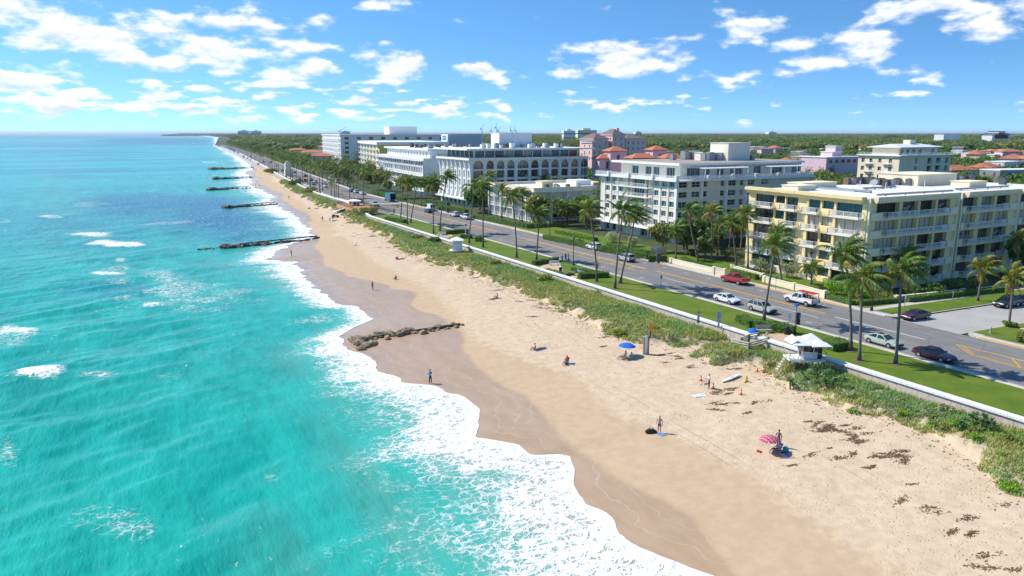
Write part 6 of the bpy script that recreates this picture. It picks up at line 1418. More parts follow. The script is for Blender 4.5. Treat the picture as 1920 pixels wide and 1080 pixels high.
    if kind == 'pickup':
        MB().box(-2.72, -.85, -.80, .80, 1.06, 1.135).build('cargo_bed', m_cargo, t)
        for (a, b, c, d) in ((-2.80, -.82, -.95, -.84), (-2.80, -.82, .84, .95), (-2.82, -2.72, -.84, .84)): MB().box(a, b, c, d, 1.08, 1.30).build('bed_side', P, t)
        if extra == 'ladder':
            for x in (-2.6, -.9): 
                mb = MB()
                for s in (-.8, .8): mb.box(x-.04, x+.04, s-.04, s+.04, 1.1, 2.0)
                mb.box(x-.04, x+.04, -.84, .84, 2.0, 2.06).build('rack_hoop', m_grey, t)
            for y0 in (-.55, .1):
                mb = MB(); mb.box(-2.9, .5, y0, y0+.06, 2.06, 2.16); mb.box(-2.9, .5, y0+.4, y0+.46, 2.06, 2.16)
                for k in range(11): mb.box(-2.75+.3*k, -2.71+.3*k, y0+.06, y0+.4, 2.09, 2.13)
                mb.build('ladder', m_red, t)
            for k in range(5): MB().box(-2.5+.35*k, -2.2+.35*k, -.5+.2*(k % 3), -.1+.2*(k % 3), 1.13, 1.4+.08*k).build('tool_box', random.choice([m_rust, m_grey, m_red]), t)
    if extra == 'sunroof': MB().box(-.75, .0, -.38, .38, zt+.012, zt+.02).build('sunroof', m_cglass, t)
    _veh[key] = t; return t
FB, FA = R(-90), R(90)                    # heading towards the viewer / away
def gy(px, py): return G(px, py, ZR)
VL = [('sedan','maroon',None,85.15,(gy(1719,671)[1]+gy(1757,681)[1])/2,FB,'maroon sedan parked at the kerb in front of the pale green sedan'),
 ('sedan','pale_green','sunroof',85.2,(gy(1621,645)[1]+gy(1657,655)[1])/2,FB,'pale green sedan with dark sunroof parked beside the lawn palms'),
 ('suv','champagne',None,85.3,(gy(1397,584)[1]+gy(1423,591)[1])/2,FB,'champagne SUV with roof rails parked behind the white sedan'),
 ('sedan','white',None,85.3,(gy(1333,567)[1]+gy(1356,572)[1])/2,FB,'white sedan parked by the lawn ahead of the leaning palm pair'),
 ('pickup','white','ladder',94.9,(gy(1475,567)[1]+gy(1510,575)[1])/2,FA,'white pickup with red ladders on its rack driving along the road'),
 ('pickup','red',None,97.9,(gy(1361,528)[1]+gy(1385,534)[1])/2,FA,'red crew-cab pickup parked by the low cream wall'),
 ('sedan','plum',None,gy(1724,601)[0]+.3,gy(1724,601)[1]+.9,R(177),'dark plum sedan waiting at the side street corner'),
 ('suv','black',None,gy(1898,577)[0],gy(1898,577)[1]+.9,R(177),'black SUV parked along the side street lawn'),
 ('sedan','red',None,gy(1928,572)[0],gy(1928,572)[1]+.9,R(177),'red car parked behind the black SUV'),
 ('suv','silver',None,94.9,(gy(1157,488)[1]+gy(1175,492)[1])/2,FA,'silver SUV driving past the leaning palm pair'),
 ('suv','white',None,97.9,(gy(1105,467)[1]+gy(1117,469)[1])/2,FA,'white SUV parked beside the long roadside hedge'),
 ('pickup','white',None,97.9,gy(873,411)[1],FA,'white pickup with open bed parked by the low block hedge'),
 ('suv','white',None,97.9,gy(850,406)[1],FA,'white SUV parked behind the white van'),
 ('van','white',None,97.8,gy(805,395)[1],FA,'white panel van parked before the arched block'),
 ('sedan','black',None,94.9,gy(797,399)[1],FA,'black sedan driving beside the white van'),
 ('pickup','white',None,86.0,gy(690,387)[1],FB,'white pickup stopped beside the boardwalk deck'),
 ('sedan','dark_blue',None,85.8,gy(677,379)[1],FB,'dark blue car parked past the boardwalk deck'),
 ('sedan','white',None,97.9,gy(700,364)[1],FA,'white sedan parked past the blue box truck'),('suv','white',None,97.9,gy(691,361)[1],FA,'white SUV parked ahead of the white sedan past the truck'),('sedan','black',None,97.9,gy(684,359)[1],FA,'black car parked at the head of the three past the truck'),
 ('suv','white',None,95.0,gy(651,350)[1],FB,'white SUV driving alone on the far bend')]
for (k, c, ex, x, y, rz, lb) in VL: vehicle(k, c, lb, (x, y, ZR+.01), rz, None, ex)
far = [(632,343,'van','white'),(609,347,'sedan','dark_blue'),(588,347,'sedan','teal'),(592,343,'suv','white'),(584,339,'sedan','maroon'),(572,341,'suv','dark_blue'),(572,332,'suv','black'),(562,338,'sedan','black'),(587,325,'suv','grey'),(618,336,'sedan','white'),(622,338,'suv','white'),(551,329,'sedan','white'),(552,325,'suv','silver'),(530,321,'sedan','dark_blue'),(518,311,'suv','white'),(494,305,'sedan','dark_blue'),(508,306,'suv','black'),(498,303,'sedan','white'),(470,295,'sedan','grey')]
for i, (px, py, k, c) in enumerate(far):
    p = gy(px, py); sl = math.atan2(off(p[1]+6)-off(p[1]-6), 12)
    vehicle(k, c, f"{c.replace('_', ' ')} {dict(sedan='car', suv='SUV', van='van')[k]} in the busy far stretch of road", (p[0], p[1], ZR+.01), (FB if i % 3 else FA)-sl, 'vehicles on the far stretch of road')
# blue box truck with its rear door open
t = thing('box_truck', 'blue box truck with open dark cargo box parked before the finned block', 'truck', (97.6, gy(742,377)[1], ZR), FA)
P = paint('teal', PAINT['teal'])
mb = MB(); mb.box(-3.6, 2.0, -1.2, -1.12, .95, 3.4); mb.box(-3.6, 2.0, 1.12, 1.2, .95, 3.4); mb.box(-3.6, 2.0, -1.12, 1.12, 3.32, 3.4); mb.box(1.92, 2.0, -1.12, 1.12, .95, 3.32); mb.box(-3.6, 1.92, -1.12, 1.12, .9, 1.0); mb.build('cargo_box', P, t)
MB().box(-3.4, 1.9, -1.11, 1.11, 1.005, 1.02).build('box_floor', m_cargo, t)
mb = MB(); loft(mb, [(2.1,.6,1.7,1.0,.0),(2.3,.55,2.5,1.02,.05),(3.1,.55,2.45,1.02,.05),(3.6,.55,1.5,1.0,.03),(3.9,.6,1.2,.95,0)]); mb.build('cab', P, t)
MB().quad((3.16, -.85, 2.4), (3.16, .85, 2.4), (3.66, .85, 1.6), (3.66, -.85, 1.6)).build('windscreen', m_cglass, t)
for x in (-2.3, 2.7):
    for s in (-1, 1): w_ = ob('wheel', _veh['wheel0.40'][0], t, (x, s*1.0, .42)); ob('rim', _veh['wheel0.40'][1], w_)
MB().box(-3.6, 3.6, -.5, .5, .55, .9).build('chassis', m_black, t)
mb = MB()
for s in (-1, 1): MB().box(-3.64, -3.56, s*1.0-.1, s*1.0+.1, .75, .9).build('tail_light', m_tail, t)

# ------------------------------------------------------------------ beach huts, towers, decks
m_wood = M('white_painted_wood', (.70, .70, .68), .7, .06, 2, dirt=.2); m_timber = M('grey_timber', (.24, .20, .16), .85, .25, 3, .3); m_green = M('green_painted_post', (.10, .16, .12), .8, .2); m_pale = M('pale_timber_rail', (.46, .42, .36), .85, .2, 3)
lt = sandpt(1512, 692); LZ = 4.35
lg = thing('lifeguard_tower', 'white lifeguard tower with pyramid awning roofs standing on timber legs', 'lifeguard tower', (lt.x, lt.y, .75), R(-28)); lg.scale = (.82,)*3
for (x, y) in ((-2.1,-.9),(.3,-1.1),(2.1,-.9),(-2.1,1.1),(.3,1.2),(2.1,1.1)): MB().box(x-.1, x+.1, y-.1, y+.1, 1.6, LZ-.2).build('leg', m_timber, lg)
for (a, b) in (((-2.1,-.9),(.3,-1.1)),((.3,-1.1),(2.1,-.9)),((-2.1,1.1),(2.1,1.1))): MB().tube([(a[0], a[1], 2.4), (b[0], b[1], LZ-.25)], .06, 4).build('brace', m_timber, lg)
MB().prism([(-3.0,-1.2),(-1.6,-1.75),(1.9,-1.6),(2.4,-.9),(2.4,1.4),(-3.0,1.4)], LZ-.28, LZ).build('platform', m_wood, lg)
cab = [(-1.0,-.75),(.35,-1.15),(1.5,-.85),(1.9,.2),(1.6,1.2),(-1.0,1.2)]; MB().prism(cab, LZ, LZ+1.0).build('cabin_wall', m_wood, lg)
c1 = [(p[0]*1.12, p[1]*1.12) for p in cab]; nc = len(cab)
for i in range(nc):
    a, b, a1, b1 = cab[i], cab[(i+1) % nc], c1[i], c1[(i+1) % nc]
    ins = lambda p, q, f: (p[0]+(q[0]-p[0])*f, p[1]+(q[1]-p[1])*f)
    MB().quad((*ins(a, b, .06), LZ+1.0), (*ins(b, a, .06), LZ+1.0), (*ins(b1, a1, .06), LZ+2.05), (*ins(a1, b1, .06), LZ+2.05)).build('slanted_window', m_cglass, lg)
    MB().tube([(*a, LZ+1.0), (*a1, LZ+2.1)], .06, 4).build('window_post', m_wood, lg)
MB().box(1.02, 1.62, -1.03, -.83, LZ+.02, LZ+1.95).build('doorway', m_black, lg)
def pyr(x0, x1, y0, y1, z, h, nm, px=None, par=lg):
    cx = (x0+x1)/2 if px is None else px; cy = (y0+y1)/2
    MB().add([(x0,y0,z),(x1,y0,z),(x1,y1,z),(x0,y1,z),(cx,cy,z+h),(x0,y0,z-.1),(x1,y0,z-.1),(x1,y1,z-.1),(x0,y1,z-.1)], [(0,1,4),(1,2,4),(2,3,4),(3,0,4),(5,6,1,0),(6,7,2,1),(7,8,3,2),(8,5,0,3),(8,7,6,5)]).build(nm, m_white, par)
pyr(-2.7, .5, -1.5, 1.7, LZ+2.12, .95, 'roof', -1.3); pyr(-.9, 2.0, -.6, 2.0, LZ+2.35, 1.0, 'roof', .6); pyr(-.1, 2.7, -1.75, .5, LZ+2.02, .72, 'awning', 1.1)
MB().add([(-2.95,-1.2,LZ+2.25),(-2.95,1.5,LZ+2.25),(-1.9,1.4,LZ+3.0),(-1.9,-1.0,LZ+2.75),(-2.75,-1.2,LZ+2.15),(-2.75,1.5,LZ+2.15)], [(0,1,2,3),(4,5,2,3),(0,1,5,4),(0,4,3),(1,2,5)]).build('raised_shutter', m_white, lg)
for i in range(5): MB().box(-2.2+i*.26, -2.06+i*.26, -1.0-.05*i, -.96-.05*i, LZ+2.36+.05*i, LZ+2.42+.05*i).build('roof_letter', M('faded_blue_letters', (.35, .42, .60), .7), lg)
mb = MB(); rail3(mb, [Vector((-2.95, 1.3, LZ)), Vector((-2.95, -1.15, LZ)), Vector((-1.6, -1.68, LZ)), Vector((1.85, -1.53, LZ)), Vector((2.35, -.9, LZ)), Vector((2.35, 1.3, LZ))], .95, 2.0, .02, .025); mb.build('railing', m_pale, lg)
mb = MB()
for s in (-.3, .3): mb.tube([(-3.1, .2+s, LZ), (-4.3, .2+s, 2.1)], .045, 4)
for k in range(6): f = k/6; mb.box(-3.1-1.2*f-.1, -3.1-1.2*f+.1, -.08, .48, LZ-.05-2.2*f, LZ-2.2*f)
mb.build('ladder', m_wood, lg)
# small closed booth
bp0 = sandpt(857, 474); bz = bp0.z+.7; bo = thing('lifeguard_booth', 'small closed white lifeguard booth with hip roof and blue lettering in the dune', 'lifeguard booth', (bp0.x, bp0.y, 0), R(-22))
for x in (-.9, .9):
    for y in (-.8, .9): MB().box(x-.09, x+.09, y-.09, y+.09, bz-1.6, bz-.1).build('leg', m_timber, bo)
MB().box(-1.7, 1.2, -1.7, 1.3, bz-.14, bz).build('platform', m_wood, bo); MB().box(-1.0, 1.1, -.7, 1.2, bz, bz+2.3).build('cabin', m_white, bo); MB().box(-.85, .95, -.74, -.69, bz+1.25, bz+2.1).build('shutter', m_wshut, bo); MB().box(-.7, .8, -.74, -.69, bz+.1, bz+1.1).build('door', m_wshut, bo)
for i in range(5): MB().box(-.55+i*.26, -.36+i*.26, -.77, -.745, bz+1.62, bz+1.78).build('blue_letter', M('blue_paint', (.02, .16, .55), .5), bo)
pyr(-1.5, 1.6, -1.3, 1.7, bz+2.3, .75, 'roof', .05, bo)
for s in (-1.0, 1.1): MB().box(s-.1, s+.1, -.85, -.68, bz, bz+2.3).build('corner_post', m_frame, bo)
mb = MB()
for s in (-.3, .3): mb.tube([(-1.7, s, bz), (-2.7, s, bz-1.5)], .05, 4)
for k in range(5): f = k/5; mb.box(-1.7-1.0*f-.08, -1.7-1.0*f+.08, -.3, .3, bz-.04-1.5*f, bz-1.5*f)
mb.build('ladder', m_wood, bo)
# far lifeguard hut with ramp
ft = sandpt(664, 393); fh = thing('lifeguard_hut', 'far white lifeguard hut with long white ramp beside the deck', 'lifeguard hut', (ft.x, ft.y, 0), R(-15)); fz = ft.z+1.0
MB().box(-2.6, 2.4, -1.8, 1.8, fz-.2, fz).build('platform', m_wood, fh); MB().box(-.6, 2.1, -1.2, 1.3, fz, fz+2.2).build('cabin', m_white, fh); MB().box(-.2, .9, -1.25, -1.19, fz+.9, fz+1.8).build('window', m_cglass, fh); MB().box(1.2, 1.8, -1.25, -1.19, fz+.05, fz+1.9).build('door', m_black, fh); pyr(-2.3, 2.6, -1.7, 1.8, fz+2.2, .7, 'roof', None, fh)
MB().add([(-2.6,-1.2,fz),(-2.6,1.2,fz),(-7.5,1.2,fz-1.7),(-7.5,-1.2,fz-1.7),(-2.6,-1.2,fz-.15),(-2.6,1.2,fz-.15),(-7.5,1.2,fz-1.85),(-7.5,-1.2,fz-1.85)], [(0,1,2,3),(4,7,6,5),(0,3,7,4),(1,5,6,2)]).build('ramp', m_wood, fh)
for s in (-1.2, 1.2): MB().tube([(-2.6, s, fz+1.0), (-7.5, s, fz-.7)], .07, 4).build('handrail', m_wood, fh)
for x in (-2.3, 2.1):
    for y in (-1.6, 1.6): MB().box(x-.1, x+.1, y-.1, y+.1, fz-2.2, fz-.2).build('leg', m_timber, fh)
# boardwalk deck on an orange terrace
dk = thing('boardwalk_deck', 'orange tiled terrace deck with dark railings between road and dune', 'deck', (80.0, 268, 0)); m_or = M('orange_tile', (.52, .24, .11), .8, .15, 2); m_orw = M('orange_terrace_wall', (.56, .27, .12), .85, .15, 1)
MB().box(-5.5, 2.6, -10, 12, 1.0, 4.05).build('terrace_wall', m_orw, dk); MB().box(-5.4, 2.5, -9.9, 11.9, 4.05, 4.1).build('paving', m_or, dk)
mb = MB(); rail3(mb, [Vector((-5.4, 11.8, 4.1)), Vector((-5.4, -9.8, 4.1)), Vector((2.4, -9.8, 4.1)), Vector((2.4, 4, 4.1))], 1.1, .5, .02, .06); mb.build('railing', m_dframe, dk)
for y in (5, 9): MB().box(-1.5, .2, y-.7, y+.7, 4.1, 5.7).build('gate_pillar', m_orw, dk)
rp = thing('access_ramp', 'dark railed access ramp beside the terrace deck', 'ramp', (82.0, 247, 0)); MB().box(-.8, .8, -9, 9, 3.2, 3.8).build('ramp_slab', m_kerb, rp)
for s in (-.8, .8): mb = MB(); rail3(mb, [Vector((s, -9, 3.8)), Vector((s, 9, 3.8))], .95, .4, .02, .05); mb.build('railing', m_dframe, rp)
# wooden stairs and rail down to the beach
st_ = thing('beach_stairs', 'weathered timber beach stairs with green posts cut through the wall', 'stairs', (0, 0, 0)); a = Vector(G(1420, 628, 4.0)); b = sandpt(1372, 650); 
pa_ = [Vector(G(1440, 643, 3.6)), Vector(G(1404, 653, 3.2)), Vector(G(1368, 645, 2.7))]; pb_ = [Vector(G(1422, 634, 3.8)), Vector(G(1404, 637, 3.7)), Vector(G(1390, 643, 3.3))]
st_.location = (pa_[1].x, pa_[1].y, 0)
for pts in (pa_, pb_):
    for p in pts: q = p-st_.location; MB().box(q.x-.1, q.x+.1, q.y-.1, q.y+.1, 1.6, p.z+.75).build('post', m_green, st_)
    for p, q in zip(pts[:-1], pts[1:]):
        for dz in (.7, .4, .1): MB().tube([p-st_.location+Vector((0, 0, dz)), q-st_.location+Vector((0, 0, dz))], .10, 4).build('rail', m_pale, st_)
for k in range(6): f = k/5; q = pa_[0].lerp(pa_[2], f*.9).lerp(pb_[0].lerp(pb_[2], f*.9), .5)-st_.location; MB().box(q.x-.8, q.x+.8, q.y-.35, q.y+.35, q.z-.45-.1*k, q.z-.37-.1*k).build('tread', m_timber, st_)
# sandy patios
def patio(name, pts, z=ZL+.012): MB().add([G(px, py, z) for px, py in pts], [tuple(range(len(pts)))]).build(name, m_patio, kind='structure')
patio('bench_patio', [(1008,503),(1028,492),(1050,494),(1056,508),(1078,513),(1108,514),(1112,518),(1078,521),(1068,524),(1048,512),(1036,508)])
patio('tower_patio', [(1422,628),(1446,626),(1476,625),(1500,636),(1545,652),(1530,660),(1490,648),(1450,640),(1430,640)])
patio('booth_patio', [(818,440),(836,435),(850,442),(838,446)])

# benches, bins, meters, lamps, signs
def bench(loc, rz, label, mat=m_wood):
    t = thing('park_bench', label, 'bench', loc, rz)
    for x in (-.75, .75):
        MB().box(x-.08, x+.08, -.45, .25, 0, .40).build('leg', mat, t); MB().box(x-.05, x+.05, .2, .3, .4, .95).build('back_post', mat, t)
    for i in range(4): MB().box(-1.05, 1.05, -.46+i*.17, -.33+i*.17, .40, .45).build('seat_slat', mat, t)
    for i in range(3): MB().box(-1.05, 1.05, .16, .20, .55+i*.15, .67+i*.15).build('back_slat', mat, t)
bench(G(1039, 497, ZL), R(-35), 'white slatted bench by the curved hedge of the patio'); bench(G(1092, 512, ZL), R(-35), 'white slatted bench under the tall palm of the patio'); bench(G(1431, 623, ZL), R(-25), 'grey slatted bench beside the blue umbrella near the tower', m_pale); bench(G(829, 441, ZL), R(-35), 'white bench before the small booth hedge')
def bin_(loc, label): t = thing('litter_bin', label, 'bin', loc); MB().lathe([(.26, 0), (.3, .08), (.31, .85), (.27, .92)], 10).build('drum', m_black, t); MB().lathe([(.33, .9), (.33, .97), (.12, 1.12)], 10).build('lid', m_frame if 'white' in label else m_black, t)
bin_(G(1051, 509, ZL), 'black litter bin with white bag lid in the bench patio'); bin_(G(1474, 627, ZL), 'black litter bin beside the lifeguard tower patio')
m_bluep = M('blue_cap_paint', (.02, .16, .55), .4)
def meter(loc, label):
    t = thing('parking_meter', label, 'parking meter', loc); MB().tube([(0,0,0), (0,0,2.7)], .06, 6).build('pole', m_grey, t); MB().box(-.28, .28, -.2, .2, 2.7, 3.05).build('blue_cap', m_bluep, t); MB().box(.15, .65, -.25, .25, .0, 1.7).build('machine', m_black, t); MB().box(.30, .52, -.262, -.25, .9, 1.4).build('display', m_bluep, t)
meter(G(1491, 609, ZR+.2), 'black parking meter with blue cap by the near tower'); meter(G(1231, 492, ZR+.2), 'black parking meter with blue cap at the hedge end'); meter(G(874, 442, ZR+.2), 'parking meter with blue cap behind the small booth'); meter(G(838, 399, ZR+.2), 'parking meter with blue cap by the white van')
def lamp(loc, label, h=5.2):
    t = thing('street_lamp', label, 'street lamp', loc); MB().lathe([(.24, 0), (.24, .25), (.13, .6), (.085, .7), (.07, h)], 8).build('post', m_black, t); MB().lathe([(.06, h), (.2, h+.15), (.24, h+.55), (.1, h+.8), (.02, h+.95)], 8).build('lantern', m_dgrey, t); MB().box(-.35, .35, -.03, .03, h-.6, h-.55).build('cross_bar', m_black, t)
lamp(G(1634, 582, ZR+.2), 'black street lamp on the side street corner'); lamp(G(1075, 497, ZL), 'black street lamp between the patio benches'); lamp(G(1031, 443, ZR+.2), 'black street lamp at the drive of the low cream block'); lamp(G(664, 376, ZR+.2), 'black street lamp near the far lifeguard hut')
def sign(loc, rz, label, h, panels, name='sign_post', pm=m_grey):
    t = thing(name, label, 'sign', loc, rz); MB().tube([(0,0,-.3), (0,0,h)], .04, 5).build('post', pm, t)
    for (w, z0, z1, mt, nl) in panels:
        p = MB().box(-w/2, w/2, -.07, -.045, z0, z1).build('panel', mt, t)
        for i in range(nl): z = z1-(i+.7)*(z1-z0)/(nl+.4); MB().box(-w*.4, w*.4*(.6+.4*((i*7) % 3)/2), -.075, -.0705, z-.02, z+.02).build('text_line', m_dgrey, p)
    return t
FACE = R(-28); m_sgrey = M('sign_grey_face', (.40, .43, .48), .6, .05); m_steal = M('sign_teal', (.02, .25, .38), .5)
sign(sandpt(1346, 628), FACE, 'grey beach rules board with two plates above the dune path', 3.3, [(.66, 2.3, 3.3, m_sgrey, 7), (.6, 1.78, 2.25, M('sign_lilac', (.45, .45, .55), .6), 3), (.28, 1.2, 1.72, M('sign_pale_blue', (.30, .45, .55), .6), 0)])
sign(sandpt(1308, 622), FACE, 'narrow tall sign with blue bands in the dune grass', 2.9, [(.34, 1.3, 2.9, m_sgrey, 0), (.345, 1.3, 1.7, m_steal, 0), (.345, 2.75, 2.92, m_bluep, 0)])
sign(G(1478, 622, ZL), FACE, 'white notice on a pole beside the litter bin', 2.6, [(.5, 1.9, 2.6, m_frame, 2)]); sign(G(1694, 590, ZR+.2), R(20), 'white octagonal stop sign seen from behind at the corner lawn', 3.0, [(.75, 2.2, 3.0, m_frame, 0)]); sign(G(1784, 576, ZR+.2), R(30), 'small white parking sign on the corner lawn', 2.4, [(.35, 2.0, 2.5, m_frame, 1)]); sign(G(1239, 540, ZR+.2), FACE, 'small dull green parking sign at the kerb past the palm pair', 2.2, [(.3, 1.7, 2.3, m_green, 0)]); sign(G(1454, 543, ZR+.2), FACE, 'small blue parking sign by the clipped wall hedge', 2.3, [(.35, 1.9, 2.3, m_bluep, 0)]); sign(G(1027, 432, ZR+.2), FACE, 'white speed sign at the low block drive', 2.6, [(.5, 1.8, 2.6, m_frame, 2)]); sign(sandpt(581, 380), FACE, 'far white beach notice on two posts below the thicket', 2.6, [(1.9, 1.2, 2.5, m_frame, 3)])
for i, (px, py, lb) in enumerate([(761, 392, 'yellow pedestrian warning sign at the zebra crossing')]): sign(G(px-15, py, ZR), FACE, lb, 1.6, [(.7, .5, 1.6, M('yellow_sign', (.60, .55, .02), .5), 1)])
hy = thing('fire_hydrant', 'pale fire hydrant on the corner lawn', 'hydrant', G(1857, 624, ZR+.16)); MB().lathe([(.16, 0), (.13, .1), (.12, .6), (.15, .66), (.1, .8), (.03, .86)], 8).build('barrel', m_sgrey, hy)
for s in (-1, 1): MB().tube([(0, 0, .5), (s*.22, 0, .5)], .06, 6).build('nozzle', m_sgrey, hy)
# low cream garden walls
def gwall(a, b, h, label, z=3.55, th=.3):
    a, b = Vector(G(*a, z)), Vector(G(*b, z)); L = (b-a).length; t = thing('garden_wall', label, 'wall', a, math.atan2(b.y-a.y, b.x-a.x)); MB().box(0, L, -th/2, th/2, 0, h).build('wall_face', m_cream, t); MB().box(-.05, L+.05, -th/2-.05, th/2+.05, h, h+.1).build('coping', m_beige, t)
    for x in (0, L): MB().box(x-.3, x+.3, -.3, .3, 0, h+.2).build('end_pier', m_cream, t)
gwall((1258,494),(1338,513),1.0,'long cream garden wall stepping down to the red pickup'); gwall((1338,516),(1358,520),1.5,'tall cream wall pier section by the red pickup'); gwall((1372,508),(1430,525),1.1,'cream garden wall behind the red pickup'); gwall((1433,530),(1490,545),1.1,'cream garden wall before the round silver trees'); gwall((1488,545),(1545,560),1.2,'cream garden wall beside the bright shrubs'); gwall((1680,566),(1805,553),.9,'long cream wall along the side street garden'); gwall((1835,550),(1885,544),.9,'short cream wall past the short yellowing palm')

# flagpole and rescue board rack on the beach
fp = sandpt(1211, 664); t = thing('warning_flag', 'orange pennant over a dark flag on a grey pole at the rescue board rack', 'flag', (fp.x, fp.y, fp.z), FACE); MB().tube([(.15, 0, -.3), (.3, 0, 4.5)], .045, 6).build('pole', m_grey, t)
mb = MB(); mb.add([(.42,0,4.25),(.42,0,3.3),(1.15,.12,3.32),(.8,.2,3.75),(.42,.03,4.25),(.42,.03,3.3),(1.15,.15,3.32),(.8,.23,3.75)], [(0,1,2,3),(7,6,5,4),(0,3,7,4),(1,5,6,2),(2,6,7,3),(0,4,5,1)]); mb.build('orange_pennant', M('orange_cloth', (.75, .24, .01), .7), t)
MB().add([(.42,0,3.2),(.40,0,2.2),(.56,.06,2.15),(.55,.05,3.15)], [(0,1,2,3)]).build('dark_flag', M('navy_cloth', (.01, .012, .05), .8), t); MB().tube([(.3, 0, 4.3), (.42, 0, 4.25)], .015, 4).build('halyard', m_grey, t)
bd = thing('rescue_board', 'white rescue board standing upright in a brown timber frame on the sand', 'board', (fp.x, fp.y, fp.z), R(-5))
mb = MB(); k = 10; prof = [(-.42+.0, 0), (.40, 0)]
mb.box(-.28, .28, -.07, .07, 0, 2.4); mb.add([(-.28,-.07,2.4),(.28,-.07,2.4),(.28,.07,2.4),(-.28,.07,2.4),(-.1,0,2.62),(.1,0,2.62)], [(0,1,5,4),(1,2,5),(2,3,4,5),(3,0,4)]); mb.build('board', m_frame, bd)
for x in (-.36, .36): MB().box(x-.06, x+.06, -.1, .1, -.3, 2.4).build('frame_post', M('brown_timber', (.28, .17, .07), .8, .2), bd)
MB().box(-.36, .36, .1, .16, .3, .4).build('cross_rail', m_timber, bd)
rb = sandpt(1371, 711); t = thing('paddle_board', 'long white rescue paddle board with red lettering lying on the sand', 'board', (rb.x, rb.y, rb.z+.16), 0); d_ = Vector(sandpt(1392, 702))-Vector(sandpt(1350, 719)); t.rotation_euler = (R(-8), R(-4), math.atan2(d_.y, d_.x))
mb = MB(); ns = 12; rings = []
for i in range(ns+1):
    q = -1+2*i/ns; w = .36*max(.03, (1-abs(q)**2.6))**.7; h_ = .08*(1-.5*abs(q)**3); rings.append([(q*1.75, y*w, z*h_+.12*max(0, q-.6)) for y, z in ((-1,0),(-.7,.8),(0,1),(.7,.8),(1,0),(.7,-.8),(0,-1),(-.7,-.8))])
for r in rings: mb.v += r
for i in range(ns):
    for j in range(8): mb.f.append((i*8+j, i*8+(j+1) % 8, (i+1)*8+(j+1) % 8, (i+1)*8+j)); mb.m.append(0)
mb.build('hull', m_frame, t, smooth=True)
for i in range(6): MB().box(-.1+i*.14, -.02+i*.14, -.1, .1, .075, .086).build('red_letter', m_tail, t)
rt_ = sandpt(1399, 716); t = thing('rescue_torpedo', 'yellow rescue buoy stand on the sand beside the paddle board', 'rescue buoy', rt_); m_yb = M('yellow_plastic', (.70, .50, .01), .45, .05)
MB().lathe([(.03, .05), (.14, .1), (.15, .55), (.06, .75)], 8).build('buoy', m_yb, t); MB().tube([(-.5, -.2, .08), (.3, .1, .1)], .09, 6).build('float', m_yb, t)
m_cone = M('orange_cone', (.72, .14, .01), .5, .05)
def cone(px, py, label, h=.7):
    p = sandpt(px, py); t = thing('traffic_cone', label, 'cone', p); MB().box(-.2, .2, -.2, .2, 0, .05).build('base', m_cone, t); MB().lathe([(.15, .05), (.04, h)], 8).build('cone_body', m_cone, t); MB().lathe([(.112, .28*h/.7), (.082, .45*h/.7)], 8).build('white_band', m_frame, t)
cone(1314, 714, 'orange cone standing alone left of the man in white'); cone(1337, 728, 'orange cone at the feet of the man in white'); cone(1389, 740, 'orange cone before the seaweed patch'); cone(1432, 681, 'tall orange cone in the dune grass by the tower', .9); cone(1421, 680, 'small faded cone in the dune grass by the tower', .5); cone(646, 411, 'red cone beside the far beach buggy')
# far beach buggy
bg_ = sandpt(629, 408); t = thing('beach_buggy', 'small dark beach buggy with red trim parked below the far hut', 'buggy', bg_, R(-20)); MB().box(-1.2, 1.2, -.55, .55, .35, .8).build('body', m_black, t); MB().box(-1.0, -.2, -.5, .5, .8, 1.1).build('seat', m_tail, t); MB().tube([(.3, -.3, .8), (.5, 0, 1.25), (.3, .3, .8)], .04, 5).build('handlebar', m_black, t)
for x in (-.8, .8):
    for s in (-.6, .6): ob('wheel', _veh['wheel0.33' if 'wheel0.33' in _veh else 'wheel0.37'][0], t, (x, s, .34))
